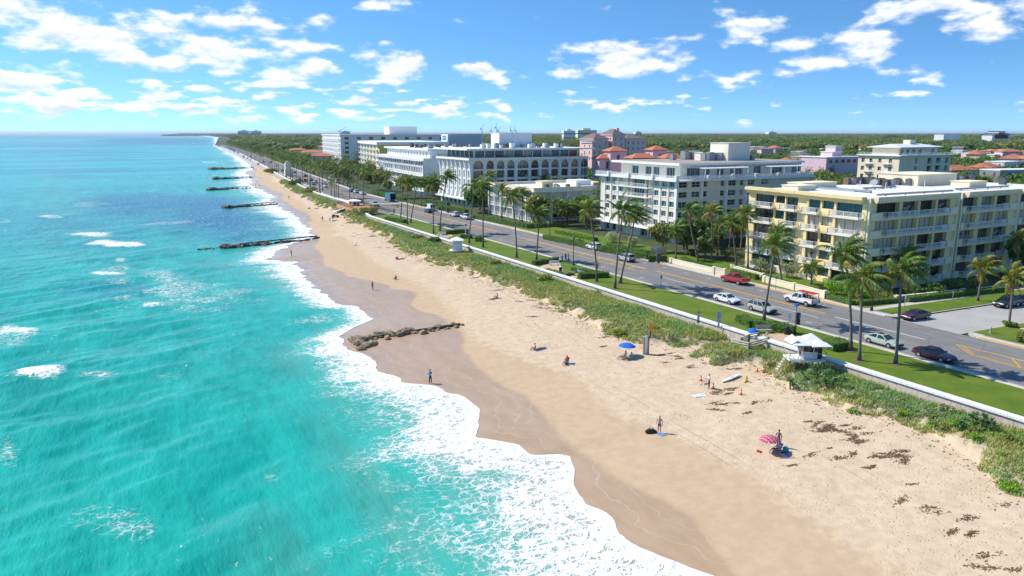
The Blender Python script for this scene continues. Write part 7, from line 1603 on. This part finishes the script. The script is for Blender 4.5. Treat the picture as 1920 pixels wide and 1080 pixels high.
# ------------------------------------------------------------------ rock groynes
m_rock = M('coquina_rock', (.25, .195, .12), .95, .35, 1.6, .9, 6, rand=.3); m_rockd = M('wet_dark_rock', (.060, .052, .040), .7, .35, 1.6, .9, 6, rand=.35)
def rockmesh(seed):
    rg = np.random.default_rng(seed); bm = bmesh.new(); bmesh.ops.create_icosphere(bm, subdivisions=2, radius=1)
    cuts = [(Vector(rg.normal(size=3)).normalized(), rg.uniform(.5, .85)) for _ in range(9)]
    for v in bm.verts:
        for n, c in cuts:
            d = v.co.dot(n)
            if d > c: v.co -= n*(d-c)*.9
        v.co *= 1+rg.normal(0, .05)
    me = bpy.data.meshes.new('rock'); bm.to_mesh(me); bm.free(); return me
RK = [rockmesh(s) for s in range(7)]; RKM = {m.name: [with_mat(a, m) for a in RK] for m in (m_rock, m_rockd)}
def groyne(a, b, label, n, size, spread, mat, seed, beam=True, dense_end=True):
    a, b = Vector(a), Vector(b); t = thing('rock_groyne', label, 'groyne', (a.x, a.y, 0)); rg = random.Random(seed); d = b-a; nn = Vector((-d.y, d.x, 0)).normalized()
    for i in range(n):
        f = rg.random()**(1.7 if dense_end else 1.0); o = rg.gauss(0, spread)*(1.25-f*.75); p = a+d*f+nn*o; z = max(float(sandZ(p.x, p.y)), -.15); s = size*rg.uniform(.35, 1.15)*(1.15-.6*f)
        r = ob('rock', RKM[mat.name][rg.randrange(7)], t, (p.x-a.x, p.y-a.y, z+s*.22), rg.uniform(0, 6)); r.scale = (s*rg.uniform(.8, 1.3), s*rg.uniform(.7, 1.1), s*rg.uniform(.5, .8))
    if beam:
        k = 7
        for i in range(k):
            p, q = a+d*(.22+.74*i/k), a+d*(.22+.74*(i+.94)/k); z = .75+.45*(i/k)
            mb = MB(); mb.tube([(p.x-a.x, p.y-a.y, z), (q.x-a.x, q.y-a.y, z+.06)], .23, 4); mb.build('beam', m_rockd, t)
    return t
def g0(px, py): return Vector(G(px, py, .4))
groyne(g0(664, 640), g0(872, 616), 'pale rock groyne with long dark beams crossing the wet sand', 72, .85, 1.15, m_rock, 5)
groyne(g0(418, 462), g0(602, 447), 'long dark rock groyne running from the beach into the blue water', 120, 1.2, .7, m_rockd, 6); groyne(g0(372, 466), g0(415, 462), 'low dark rocks awash at the tip of the long groyne', 26, .7, .8, m_rockd, 7, False, False)
groyne(g0(424, 388), g0(520, 382), 'dark rock groyne beyond the long one', 80, 1.5, 1.0, m_rockd, 8); groyne(g0(392, 355), g0(470, 352), 'third dark rock groyne past the walkers', 55, 1.7, 1.1, m_rockd, 9); groyne(g0(401, 335), g0(474, 333), 'fourth rock groyne far along the shore', 55, 1.9, 1.1, m_rockd, 10); groyne(g0(399, 317), g0(474, 314.5), 'farthest brownish rock groyne', 60, 2.5, 1.4, m_rock, 11)
# old pilings along the far wall
for i, (px, py) in enumerate([(484,312),(470,303),(464,300),(456,296),(446,289),(437,284),(430,280),(424,276)]):
    p = G(px, py, 1.5); t = thing('timber_piling', 'dark timber buttress standing against the far sea wall', 'piling', p, 0, 'buttresses along the far wall')
    for k in range(3): MB().box(-.4+k*.9, .1+k*.9, -.4, .4, -1, 3.0).build('post', m_timber, t)
    MB().box(-.6, 2.4, -.5, .5, 2.6, 3.0).build('beam', m_timber, t)

# ------------------------------------------------------------------ seaweed strewn over the sand
def seaweed():
    rg = np.random.default_rng(4); P, S = [], []
    cl = [(1350,672,30,5,40),(1380,690,26,4,30),(1375,705,12,3,14),(1372,733,28,7,60),(1360,757,30,5,50),(1345,770,14,4,16),(1420,752,30,6,40),(1330,718,16,4,20),(1412,773,20,3,14),(1530,795,35,10,60),(1560,802,40,10,70),(1545,806,40,6,60),(1610,818,32,9,60),(1620,830,26,7,50),(1665,853,50,9,110),(1690,858,30,6,60),(1640,868,20,9,40),(1585,862,18,7,26),(1560,840,20,5,20),(1525,853,12,3,14),(1490,873,10,3,10),(1720,910,12,4,12),(1745,962,16,4,16),(1685,936,8,5,16),(1740,955,8,3,8),(1810,972,14,5,12),(1800,995,14,6,14),(1865,1040,24,6,24),(1870,950,34,6,22),(1905,1070,14,6,10),(1855,1068,14,6,22),(1820,1000,22,5,12),
          (1010,580,40,10,26),(1050,590,50,14,36),(1085,603,22,5,22),(1030,583,16,4,14),(1110,625,26,10,26),(1150,640,30,10,22),(1240,680,18,5,20),(1235,668,14,4,16),(1290,690,30,5,34),(1260,665,24,5,30),(1270,673,28,3,26),(1122,651,10,4,8),(1345,738,8,4,8),(810,495,24,10,40),(770,478,20,8,40),(690,440,30,10,70),(670,445,20,8,40),(720,460,20,8,40),(755,475,18,6,34),(880,525,30,8,26),(930,545,36,8,22),(960,560,30,6,14),(640,420,30,10,26),(1000,600,60,16,18),(1180,600,14,8,14),(1020,563,50,8,30),(1070,575,60,8,40)]
    for (px, py, rx, ry, n) in cl:
        for _ in range(max(1, n//14)):
            qx, qy = px+rg.normal(0, rx*.5), py+rg.normal(0, ry*.5); c = sandpt(qx, qy); sp = rg.uniform(.25, .9)
            k = int(rg.uniform(40, 120)); a = R(-12)+rg.normal(0, .3); u, v = rg.normal(0, sp*.75, k), rg.normal(0, sp*.25, k)
            x, y = c.x+u*math.cos(a)*.9-v*math.sin(a), c.y+u*math.sin(a)+v*math.cos(a); P.append(np.stack([x, y, sandZ(x, y)], 1)); S.append(rg.uniform(.02, .085, k))
    k = 2600; y = rg.uniform(22, 240, k); x = smoX(y)+2+rg.random(k)**.7*(toeX(y)-smoX(y)-2); P.append(np.stack([x, y, sandZ(x, y)], 1)); S.append(rg.uniform(.02, .055, k))
    k = 1500; y = rg.uniform(26, 200, k); x = toeX(y)-np.abs(rg.normal(0, 1.3, k)); P.append(np.stack([x, y, sandZ(x, y)], 1)); S.append(rg.uniform(.03, .10, k))
    P, S = np.concatenate(P), np.concatenate(S); k = len(P); V, F = [], []
    a = rg.uniform(0, 6.28, k); ang = rg.normal(-.6, .8, k)
    for j in range(5): t = a+j*2*math.pi/5; r = S*rg.uniform(.6, 1.6, k); ca = .3+ang; cx_, sx_ = np.cos(t)*r*2.3, np.sin(t)*r*.6; V.append(np.stack([P[:, 0]+cx_*np.cos(ca)-sx_*np.sin(ca), P[:, 1]+cx_*np.sin(ca)+sx_*np.cos(ca), P[:, 2]-.03], 1))
    V.append(P+np.stack([rg.normal(0, .02, k), rg.normal(0, .02, k), S*rg.uniform(.5, 1.1, k)+.02], 1)); V = np.stack(V, 1).reshape(-1, 3); i = np.arange(k)[:, None]*6
    F = np.concatenate([i+np.array([[j, (j+1) % 5, 5]]) for j in range(5)], 1).reshape(-1, 3)
    trimesh('seaweed', V, F, M('dry_seaweed', (.125, .078, .04), .95, .4, 3), kind='stuff', label='dark brown dried seaweed scattered over the upper beach', cat='seaweed')
seaweed()

# ------------------------------------------------------------------ people
SKIN = [M('skin_tan', (.42, .23, .14), .6, .06), M('skin_brown', (.20, .10, .06), .6, .06), M('skin_pale', (.55, .34, .25), .6, .06)]
HAIR = [M('hair_dark', (.02, .014, .01), .7), M('hair_grey', (.35, .33, .30), .7), M('hair_brown', (.10, .055, .03), .7)]
def cloth(n, c): return M('cloth_'+n, c, .85, .1, 6)
def skinned(name, chains, mat, parent, sub=1):
    vs, es, rs, key = [], [], [], {}; roots = set()
    for ch in chains:
        prev = None
        for (p, r) in ch:
            k = (round(p[0], 4), round(p[1], 4), round(p[2], 4))
            if k not in key: key[k] = len(vs); vs.append(p); rs.append(r)
            i = key[k]
            if prev is not None: es.append((prev, i))
            prev = i
    me = bpy.data.meshes.new(name); me.from_pydata(vs, es, []); me.materials.append(mat); o = ob(name, me, parent)
    md = o.modifiers.new('skin', 'SKIN'); md.use_smooth_shade = True
    par = list(range(len(vs)))
    def find(a):
        while par[a] != a: a = par[a]
        return a
    for a, b in es: par[find(a)] = find(b)
    for i, sv in enumerate(me.skin_vertices[0].data):
        r = rs[i]; sv.radius = (r, r) if isinstance(r, (int, float)) else r
        f = find(i); sv.use_root = f not in roots; roots.add(f)
    s = o.modifiers.new('sub', 'SUBSURF'); s.levels = sub; s.render_levels = sub
    return o
def person(label, loc, rz, pose='stand', skin=0, hair=0, top=None, bottom=None, hat=None, arms=None, h=1.75, group=None, step=0., lean=0.):
    t = thing('person', label, 'person', loc, rz, group); k = h/1.75; t.scale = (k,)*3      # faces +x
    if pose in ('stand', 'walk'):
        pel = Vector((0, 0, .95)); ch = Vector((.02+lean*.4, 0, 1.32)); nk = Vector((.02+lean*.55, 0, 1.50)); hd = Vector((.05+lean*.65, 0, 1.64))
        st = step if pose == 'walk' else .04
        legs = [[pel+Vector((0, s*.09, -.03)), Vector((st*s*.5+.02, s*.11, .50)), Vector((st*s*.9-.02, s*.12, .09)), Vector((st*s*.9+.13, s*.13, .035))] for s in (-1, 1)]
    elif pose == 'sit':                    # in a low beach chair
        pel = Vector((0, 0, .30)); ch = Vector((-.22, 0, .62)); nk = Vector((-.30, 0, .80)); hd = Vector((-.29, 0, .94)); legs = [[pel+Vector((.04, s*.1, 0)), Vector((.45, s*.13, .42)), Vector((.72, s*.13, .10)), Vector((.84, s*.13, .06))] for s in (-1, 1)]
    elif pose == 'ground':                 # sitting on the sand
        pel = Vector((0, 0, .13)); ch = Vector((-.05, 0, .48)); nk = Vector((-.02, 0, .68)); hd = Vector((.02, 0, .82)); legs = [[pel+Vector((.05, s*.1, 0)), Vector((.38, s*.15, .40)), Vector((.62, s*.12, .06)), Vector((.75, s*.12, .05))] for s in (-1, 1)]
    else:                                  # lying
        pel = Vector((0, 0, .13)); ch = Vector((-.40, 0, .15)); nk = Vector((-.58, 0, .16)); hd = Vector((-.74, 0, .18)); legs = [[pel+Vector((.05, s*.09, 0)), Vector((.47, s*.11, .14)), Vector((.88, s*.12, .08)), Vector((.92, s*.13, .16))] for s in (-1, 1)]
    ax = arms or ((.10, .55), (.02, -.05)) ; up = (nk-ch).normalized(); wai = pel.lerp(ch, .45)
    chains = [[(tuple(pel), (.13, .16)), (tuple(wai), (.115, .14)), (tuple(ch), (.13, .18)), (tuple(ch.lerp(nk, .72)), (.085, .10)), (tuple(nk), .058), (tuple(hd), (.082, .075)), (tuple(hd+up*.085), (.075, .068))]]
    for l in legs: chains.append([(tuple(pel), (.13, .16)), (tuple(l[0]), .09), (tuple(l[0].lerp(l[1], .5)), .078), (tuple(l[1]), .056), (tuple(l[1].lerp(l[2], .4)), .052), (tuple(l[2]), .036), (tuple(l[3]), (.038, .028))])
    hands = []; sh0 = ch.lerp(nk, .45); elbows = []
    for s, (fx, bend) in zip((-1, 1), (ax[0], ax[-1])):
        sh = sh0+Vector((0, s*.20, .0)); dn = -up if pose != 'lie' else Vector((1, 0, 0))
        el = sh+(dn*.95+Vector((fx, s*.28, 0))).normalized()*.28; fo = (dn*(1-abs(bend))+Vector((bend*1.4+.15, -s*bend*.5, max(0, bend)*.35))).normalized(); wr = el+fo*.25
        chains.append([(tuple(ch.lerp(nk, .72)), (.085, .10)), (tuple(sh), .058), (tuple(el), .041), (tuple(wr), .027), (tuple(wr+fo*.07), (.018, .036))]); hands.append((wr+fo*.05, fo, s)); elbows.append((sh, el))
    for (c, fo, s) in hands:              # four fingers and a thumb, loosely curled
        sd = fo.cross(Vector((1, 0, 0))); sd = sd.normalized() if sd.length > .1 else Vector((0, 1, 0))
        cu = sd.cross(fo)
        for q, ln in ((-.028, .062), (-.01, .078), (.009, .074), (.027, .058)): a = c+sd*q; chains.append([(tuple(a+fo*.01), .009), (tuple(a+fo*(.03+ln*.55)), .0085), (tuple(a+fo*(.03+ln*.95)+cu*.02), .0075)])
        a = c-sd*.03-fo*.03; chains.append([(tuple(a), .010), (tuple(a-sd*.028+fo*.03), .0095), (tuple(a-sd*.03+fo*.06), .008)])
    skinned('body', chains, SKIN[skin], t)
    MB().lathe([(.02, -.03), (.088, .0), (.094, .05), (.075, .105), (.02, .13)], 9).xf(TR(*(hd+up*.035+Vector((-.018, 0, 0)))) @ (up.to_track_quat('Z', 'Y').to_matrix().to_4x4())).build('hair', HAIR[hair], t, smooth=True)
    face = MB()
    f0 = Vector((1, 0, 0)) if pose != 'lie' else Vector((0, 0, 1)); sdv = Vector((0, 1, 0)); hu = up
    for s in (-1, 1): c = hd+f0*.078+sdv*s*.03+hu*.03; face.lathe([(.004, -.01), (.012, 0), (.004, .01)], 6, c)
    face.build('eyes', HAIR[0], t); nz = hd+f0*.085; MB().add([tuple(nz+hu*.02), tuple(nz-hu*.02+sdv*.014), tuple(nz-hu*.02-sdv*.014), tuple(nz-hu*.016+f0*.022)], [(0,1,3),(1,2,3),(2,0,3),(0,2,1)]).build('nose', SKIN[skin], t)
    if hat: MB().lathe([(.17, 0), (.17, .015), (.095, .03), (.088, .1), (.03, .13)], 10).xf(TR(*(hd+up*.06)) @ (up.to_track_quat('Z', 'Y').to_matrix().to_4x4())).build('hat', cloth(*hat), t)
    if bottom:
        nm, c, ln = bottom; cs = [[(tuple(pel+(wai-pel)*.55), (.135, .162)), (tuple(pel), (.145, .172))]]
        for l in legs:
            cc = [(tuple(pel), (.145, .172)), (tuple(l[0]), .108), (tuple(l[0].lerp(l[1], min(1, ln))), .098 if ln < 1 else .078)]
            if ln > 1: cc.append((tuple(l[1].lerp(l[2], .95)), .058))
            cs.append(cc)
        skinned('shorts' if ln <= 1 else 'trousers', cs, cloth(nm, c), t)
    if top:
        nm, c = top; cs = [[(tuple(pel+(wai-pel)*.2), (.14, .165)), (tuple(wai), (.128, .152)), (tuple(ch), (.143, .192)), (tuple(ch.lerp(nk, .72)), (.095, .112))]]
        for (sh, el) in elbows: cs.append([(tuple(ch.lerp(nk, .72)), (.095, .112)), (tuple(sh), .070), (tuple(sh.lerp(el, .7)), .060)])
        skinned('shirt', cs, cloth(nm, c), t)
    return t
def pp(px, py): return sandpt(px, py)
TOV, TOS, TOL, TOW = R(240), R(135), R(-28), R(150)     # facing the viewer / the sea / right / left
person('shirtless man in bright blue shorts standing on the dry sand beside a dark bag', pp(1236, 812), R(215), skin=0, hair=1, bottom=('bright_blue', (.01, .06, .55), .62), h=1.82)
person('person in a blue top standing alone on the wet sand with bent arms', pp(807, 719), R(100), skin=1, hair=0, top=('sky_blue', (.10, .32, .70)), bottom=('black', (.015, .015, .018), 1.6), arms=((.3, .6), (.3, .6)))
person('man in white shirt and dark trousers reading between the cones', pp(1329, 729), R(160), skin=0, hair=2, top=('white', (.7, .7, .72)), bottom=('slate', (.03, .04, .055), 1.6), arms=((.4, .75), (.4, .75)))
person('lifeguard in grey shirt and navy shorts walking on the tower platform', (lg.matrix_basis @ Vector((-1.6, -1.25, LZ))), R(-20), 'walk', 0, 1, ('grey', (.35, .38, .42)), ('navy', (.02, .03, .07), .7), step=.3)
person('dark swimmer wading in the shallow wash beyond the pale groyne', pp(699, 544), R(130), skin=1, hair=0, bottom=('dark_red', (.10, .02, .03), .35))
person('bather standing in the foam near the long dark groyne', pp(547, 481), R(160), skin=1, hair=0, bottom=('black', (.015, .015, .018), .4), lean=.08)
# couple in low chairs under the blue umbrella
def chair(loc, rz, label, c):
    t = thing('beach_chair', label, 'beach chair', loc, rz); m = cloth(*c)
    MB().add([(-.18,-.26,.20),(.32,-.26,.26),(.32,.26,.26),(-.18,.26,.20),(-.18,-.26,.18),(.32,-.26,.24),(.32,.26,.24),(-.18,.26,.18)], [(0,1,2,3),(7,6,5,4),(0,4,5,1),(1,5,6,2),(2,6,7,3),(3,7,4,0)]).build('seat', m, t); MB().add([(-.18,-.26,.20),(-.18,.26,.20),(-.5,.26,.85),(-.5,-.26,.85),(-.21,-.26,.19),(-.21,.26,.19),(-.53,.26,.84),(-.53,-.26,.84)], [(0,1,2,3),(7,6,5,4),(0,4,5,1),(1,5,6,2),(2,6,7,3),(3,7,4,0)]).build('backrest', m, t)
    for s in (-.28, .28): MB().tube([(.34, s, .28), (.25, s, 0), (-.35, s, 0), (-.18, s, .22)], .014, 4).build('leg', m_grey, t); MB().tube([(.3, s, .42), (-.32, s, .45)], .018, 4).build('arm_rest', m_frame, t)
def umbrella(loc, label, r, h, mats, tilt=0., n=8):
    t = thing('beach_umbrella', label, 'umbrella', loc); t.rotation_euler = (tilt*.4, tilt, 0); MB().tube([(0,0,-.2), (0,0,h)], .022, 6).build('pole', m_frame, t)
    for i in range(n):
        a0, a1 = 2*math.pi*i/n, 2*math.pi*(i+1)/n; mb = MB(); pr = [(0, h), (r*.5, h-.13), (r*.82, h-.3), (r, h-.46)]; L = [[(q*math.cos(a), q*math.sin(a), z) for q, z in pr] for a in (a0, (a0+a1)/2, a1)]
        for A, B in ((0, 1), (1, 2)):
            for j in range(3):
                f = .975 if (A, B) else 1; mb.quad(L[A][j], L[A][j+1], L[B][j+1], L[B][j])
        mb.build('canopy_panel', mats[i % len(mats)], t)
    MB().lathe([(.03, h-.02), (.02, h+.08)], 6).build('tip', m_frame, t); return t
def plaid(name):
    m, n, l, b = nmat(name); ma, noise, rng, mix, mapping = mk(n, l); t = n.new('ShaderNodeTexCoord'); s = n.new('ShaderNodeSeparateXYZ'); l.new(t.outputs['Object'], s.inputs[0])
    bx = ma('GREATER_THAN', ma('FRACT', ma('MULTIPLY', s.outputs[0], 3.1)), .8); by = ma('GREATER_THAN', ma('FRACT', ma('MULTIPLY', s.outputs[1], 3.1)), .62)
    c = mix(bx, (.60, .05, .05), (.62, .55, .55)); c = mix(ma('MULTIPLY', by, .6), c, (.08, .10, .30)); l.new(c, b.inputs['Base Color']); b.inputs['Roughness'].default_value = .8; return m
pu = pp(1176, 676)
umbrella(pp(1174, 668), 'bright blue beach umbrella shading two low chairs', 1.15, 1.85, [cloth('cobalt', (.005, .11, .55)), cloth('cobalt2', (.008, .14, .62))], .05)
for i, (px, py, c, lb) in enumerate([(1168, 673, ('aqua', (.05, .45, .50)), 'left'), (1179, 675, ('teal_stripe', (.06, .30, .36)), 'right')]):
    p = pp(px, py); chair(p, R(165), ['aqua low beach chair under the blue umbrella', 'teal low beach chair beside the aqua one'][i], c); person(['tanned person lounging in the aqua chair under the blue umbrella', 'brown-skinned person lounging in the teal chair under the blue umbrella'][i], p+Vector((0, 0, .0)), R(165), 'sit', i, i*2, bottom=('aqua_trunks', (.03, .25, .28), .5))
up_ = pp(1441, 848); umbrella(up_, 'red plaid beach umbrella on a thin pole over a chair group', .95, 1.7, [plaid('red_plaid')], .0)
p = pp(1456, 848); chair(p, R(175), 'light blue beach chair by the red plaid umbrella', ('pale_blue', (.25, .42, .62))); person('person in a white-blue shirt seated in the chair by the plaid umbrella', p, R(175), 'sit', 0, 2, ('white_blue', (.45, .52, .65)), ('brown', (.13, .07, .04), .8)); person('person standing behind the chair by the plaid umbrella in grey shorts', pp(1459, 838), R(200), 'stand', 1, 0, None, ('grey_short', (.12, .13, .17), .5), h=1.7)
t = thing('beach_bag', 'turquoise beach bag beside the light blue chair', 'bag', pp(1473, 847)); MB().lathe([(.20, 0), (.28, .1), (.26, .4), (.16, .5)], 8).build('sack', cloth('turquoise', (.02, .32, .30)), t); MB().tube([(-.12, 0, .45), (0, 0, .68), (.12, 0, .45)], .02, 4).build('strap', cloth('turquoise', (.02, .32, .30)), t)
def towel(px, py, w, l, rz, label, cols):
    p = pp(px, py); t = thing('beach_towel', label, 'towel', (p.x, p.y, p.z+.02), rz); k = len(cols)
    for i, c in enumerate(cols):
        y0, y1 = -l/2+l*i/k, -l/2+l*(i+1)/k; mb = MB(); n = 6
        for j in range(n): x0, x1 = -w/2+w*j/n, -w/2+w*(j+1)/n; mb.box(x0, x1, y0, y1, -.02, .035+.02*((i+j) % 2))
        mb.build('stripe', cloth(*c), t)
towel(1477, 855, 1.0, 1.9, R(60), 'orange and cream patterned towel on the sand by the plaid umbrella', [('cream', (.6, .55, .45)), ('apricot', (.65, .38, .14)), ('lilac', (.35, .28, .5)), ('cream', (.6, .55, .45)), ('apricot', (.65, .38, .14))])
towel(1311, 742, .8, 1.4, R(80), 'white towel lying alone on the sand', [('towel_white', (.7, .72, .75))]*3)
towel(1470, 851, .5, .5, R(30), 'small magenta cloth beside the chair', [('magenta', (.45, .02, .22))])
for i, (px, py) in enumerate([(1421, 846), (1426, 848)]): t = thing('flip_flop', 'red flip-flop lying on the sand left of the plaid umbrella', 'shoe', pp(px, py), R(30), 'red flip-flops'); MB().prism([(-.2,-.08),(.2,-.1),(.26,0),(.2,.1),(-.2,.08)], 0, .05).build('sole', m_tail, t); MB().tube([(-.02,-.09,.05),(.1,0,.1),(-.02,.09,.05)], .015, 4).build('strap', m_tail, t)
t = thing('duffel_bag', 'dark slumped bag lying on the sand at the feet of the shirtless man', 'bag', pp(1221, 812), R(-20)); MB().tube([(-.6, 0, .16), (-.2, .05, .24), (.2, 0, .22), (.55, 0, .12)], [.14, .26, .24, .10], 8).build('sack', M('dark_canvas', (.03, .027, .025), .9, .3, 6), t); MB().tube([(-.3, .1, .4), (0, .3, .55), (.3, .1, .4)], .025, 5).build('handle', m_black, t)
towel(1240, 815, .5, .7, R(10), 'folded blue towel at the feet of the shirtless man', [('blue_towel', (.10, .30, .62))])
# small groups resting on the sand
GRP = [(1003, 656, 'ground', 0, 0, 'teal_swim', (.03, .15, .25), 'person sitting up with dark hair on a towel near the ruts'), (1013, 655, 'lie', 0, 2, 'black_swim', (.02, .02, .02), 'sunbather lying beside the person sitting near the ruts'), (1061, 683, 'sit', 0, 0, 'crimson', (.35, .03, .08), 'person in crimson swimwear sitting in a low chair above the wet sand'), (932, 559, 'ground', 0, 0, 'red_swim', (.30, .03, .05), 'person sitting up on the smooth sand beside a lying companion'), (926, 561, 'lie', 2, 2, 'red_swim', (.30, .03, .05), 'sunbather stretched out beside the sitting companion'), (742, 524, 'ground', 0, 0, 'pink_top', (.45, .04, .12), 'person in pink sitting at the edge of the wet sand'), (751, 486, 'lie', 2, 2, 'blue_swim', (.04, .06, .30), 'sunbather by a pink bag under the dune'), (628, 414, 'lie', 1, 0, 'black_swim', (.02, .02, .02), 'sunbather lying below the far thicket'), (580, 392, 'ground', 1, 0, 'black_swim', (.02, .02, .02), 'person sitting by the far flag'), (594, 391, 'lie', 0, 2, 'crimson', (.35, .03, .08), 'sunbather lying near the far flag')]
for i, (px, py, po, sk, hr, cn, cc, lb) in enumerate(GRP):
    p = pp(px, py); rz = R(160+25*(i % 3)); person(lb, p, rz, po, sk, hr, (cn, cc) if 'pink' in cn or po == 'sit' else None, (cn, cc, .25))
    if po == 'lie': towel(px, py, .8, 1.9, rz+R(90), f'towel under the {lb.split(" ", 1)[0]} {lb.split(" ", 1)[1]}'[:95], [('towel_blue', (.10, .22, .5)) if i % 2 else ('towel_rose', (.55, .2, .25))]*2)
    if po == 'sit': chair(p, rz, 'dark low chair above the wet sand with blue towel', ('navy_chair', (.03, .05, .15))); towel(px+8, py-1, .7, 1.2, R(40), 'blue and white towel beside the dark low chair', [('towel_blue', (.10, .22, .5)), ('towel_white', (.7, .72, .75)), ('towel_blue', (.10, .22, .5))])
t = thing('beach_bag', 'round pink bag by the sunbather under the dune', 'bag', pp(744, 486)); MB().lathe([(.2, 0), (.4, .15), (.42, .4), (.2, .6)], 8).build('sack', cloth('rose', (.5, .15, .28)), t); MB().tube([(-.15, 0, .55), (0, 0, .8), (.15, 0, .55)], .025, 4).build('strap', cloth('rose', (.5, .15, .28)), t)
chair(pp(666, 461), R(150), 'empty dark blue beach chair standing alone on the sand', ('cobalt_chair', (.03, .08, .30)))
WK = [(605,415,1,'navy_top',(.03,.05,.12),'walker in navy'),(619,417,1,'black_top',(.02,.02,.02),'walker in black'),(624,416,0,'violet_top',(.20,.10,.25),'walker in violet'),(542,374,1,'lime',(.20,.55,.04),'walker in lime shorts by the far beach notice')]
for i, (px, py, sk, cn, cc, lb) in enumerate(WK): person(lb+(' crossing the sand below the far hut' if i < 3 else ''), pp(px, py), R(100+40*i), 'walk', sk, 0, (cn, cc) if i < 3 else None, (cn, cc, .6), step=.25)
for i, (px, py) in enumerate([(475,352),(479,352),(487,352),(480,321),(472,314),(497,300)]): person('distant bather strolling along the far water edge', pp(px, py), R(100), 'walk', i % 2, 0, None, ('black_swim', (.02, .02, .02), .4), group='distant beach walkers', step=.25)
PR = [(1054,493,'blue_shirt',(.05,.20,.45),'pedestrian in blue shirt behind the white patio bench'),(1061,490,'black_shirt',(.02,.02,.025),'tall pedestrian in black between two others at the patio'),(1066,491,'pale_blue_shirt',(.25,.45,.65),'pedestrian in pale blue beside the tall one in black'),(1120,506,'orange_shirt',(.60,.22,.06),'pedestrian in orange behind the tall patio palm'),(739,400,'black_shirt',(.02,.02,.025),'pedestrian in black by the deck ramp'),(752,402,'brown_shirt',(.12,.07,.05),'pedestrian walking beside the deck trio of palms'),(677,383,'lime_vest',(.35,.65,.02),'worker in lime vest by the stopped white pickup'),(755,379,'navy_shirt',(.03,.05,.12),'delivery worker behind the blue box truck')]
for i, (px, py, cn, cc, lb) in enumerate(PR): p = G(px, py, ZR+.2 if i > 3 else ZL); person(lb, Vector(p), R(60+50*i), 'walk', i % 3, i % 3, (cn, cc), ('denim', (.06, .09, .16), 1.5), step=.22)
person('child in lilac top sitting on the wall end near the timber stairs', Vector(G(1437, 632, ZL)), R(200), 'sit', 0, 0, ('lilac_top', (.42, .25, .45)), ('white_shorts', (.6, .6, .6), .6), h=1.35)
umbrella(Vector(G(1411, 628, ZL)), 'small blue umbrella by the grey bench', .75, .95, [cloth('cobalt', (.005, .11, .55))])
# ------------------------------------------------------------------ sea air: everything far off fades a little
m, n, l, b = nmat('haze'); n.remove(b); v = n.new('ShaderNodeVolumePrincipled'); v.inputs['Color'].default_value = (.80, .88, 1, 1); v.inputs['Density'].default_value = .000042; v.inputs['Anisotropy'].default_value = .2
l.new(v.outputs[0], n['Material Output'].inputs['Volume'])
MB().box(-95000, 98000, -80, 95000, -4, 82).build('haze', m, kind='stuff', label='thin pale sea air over the whole place', cat='haze')
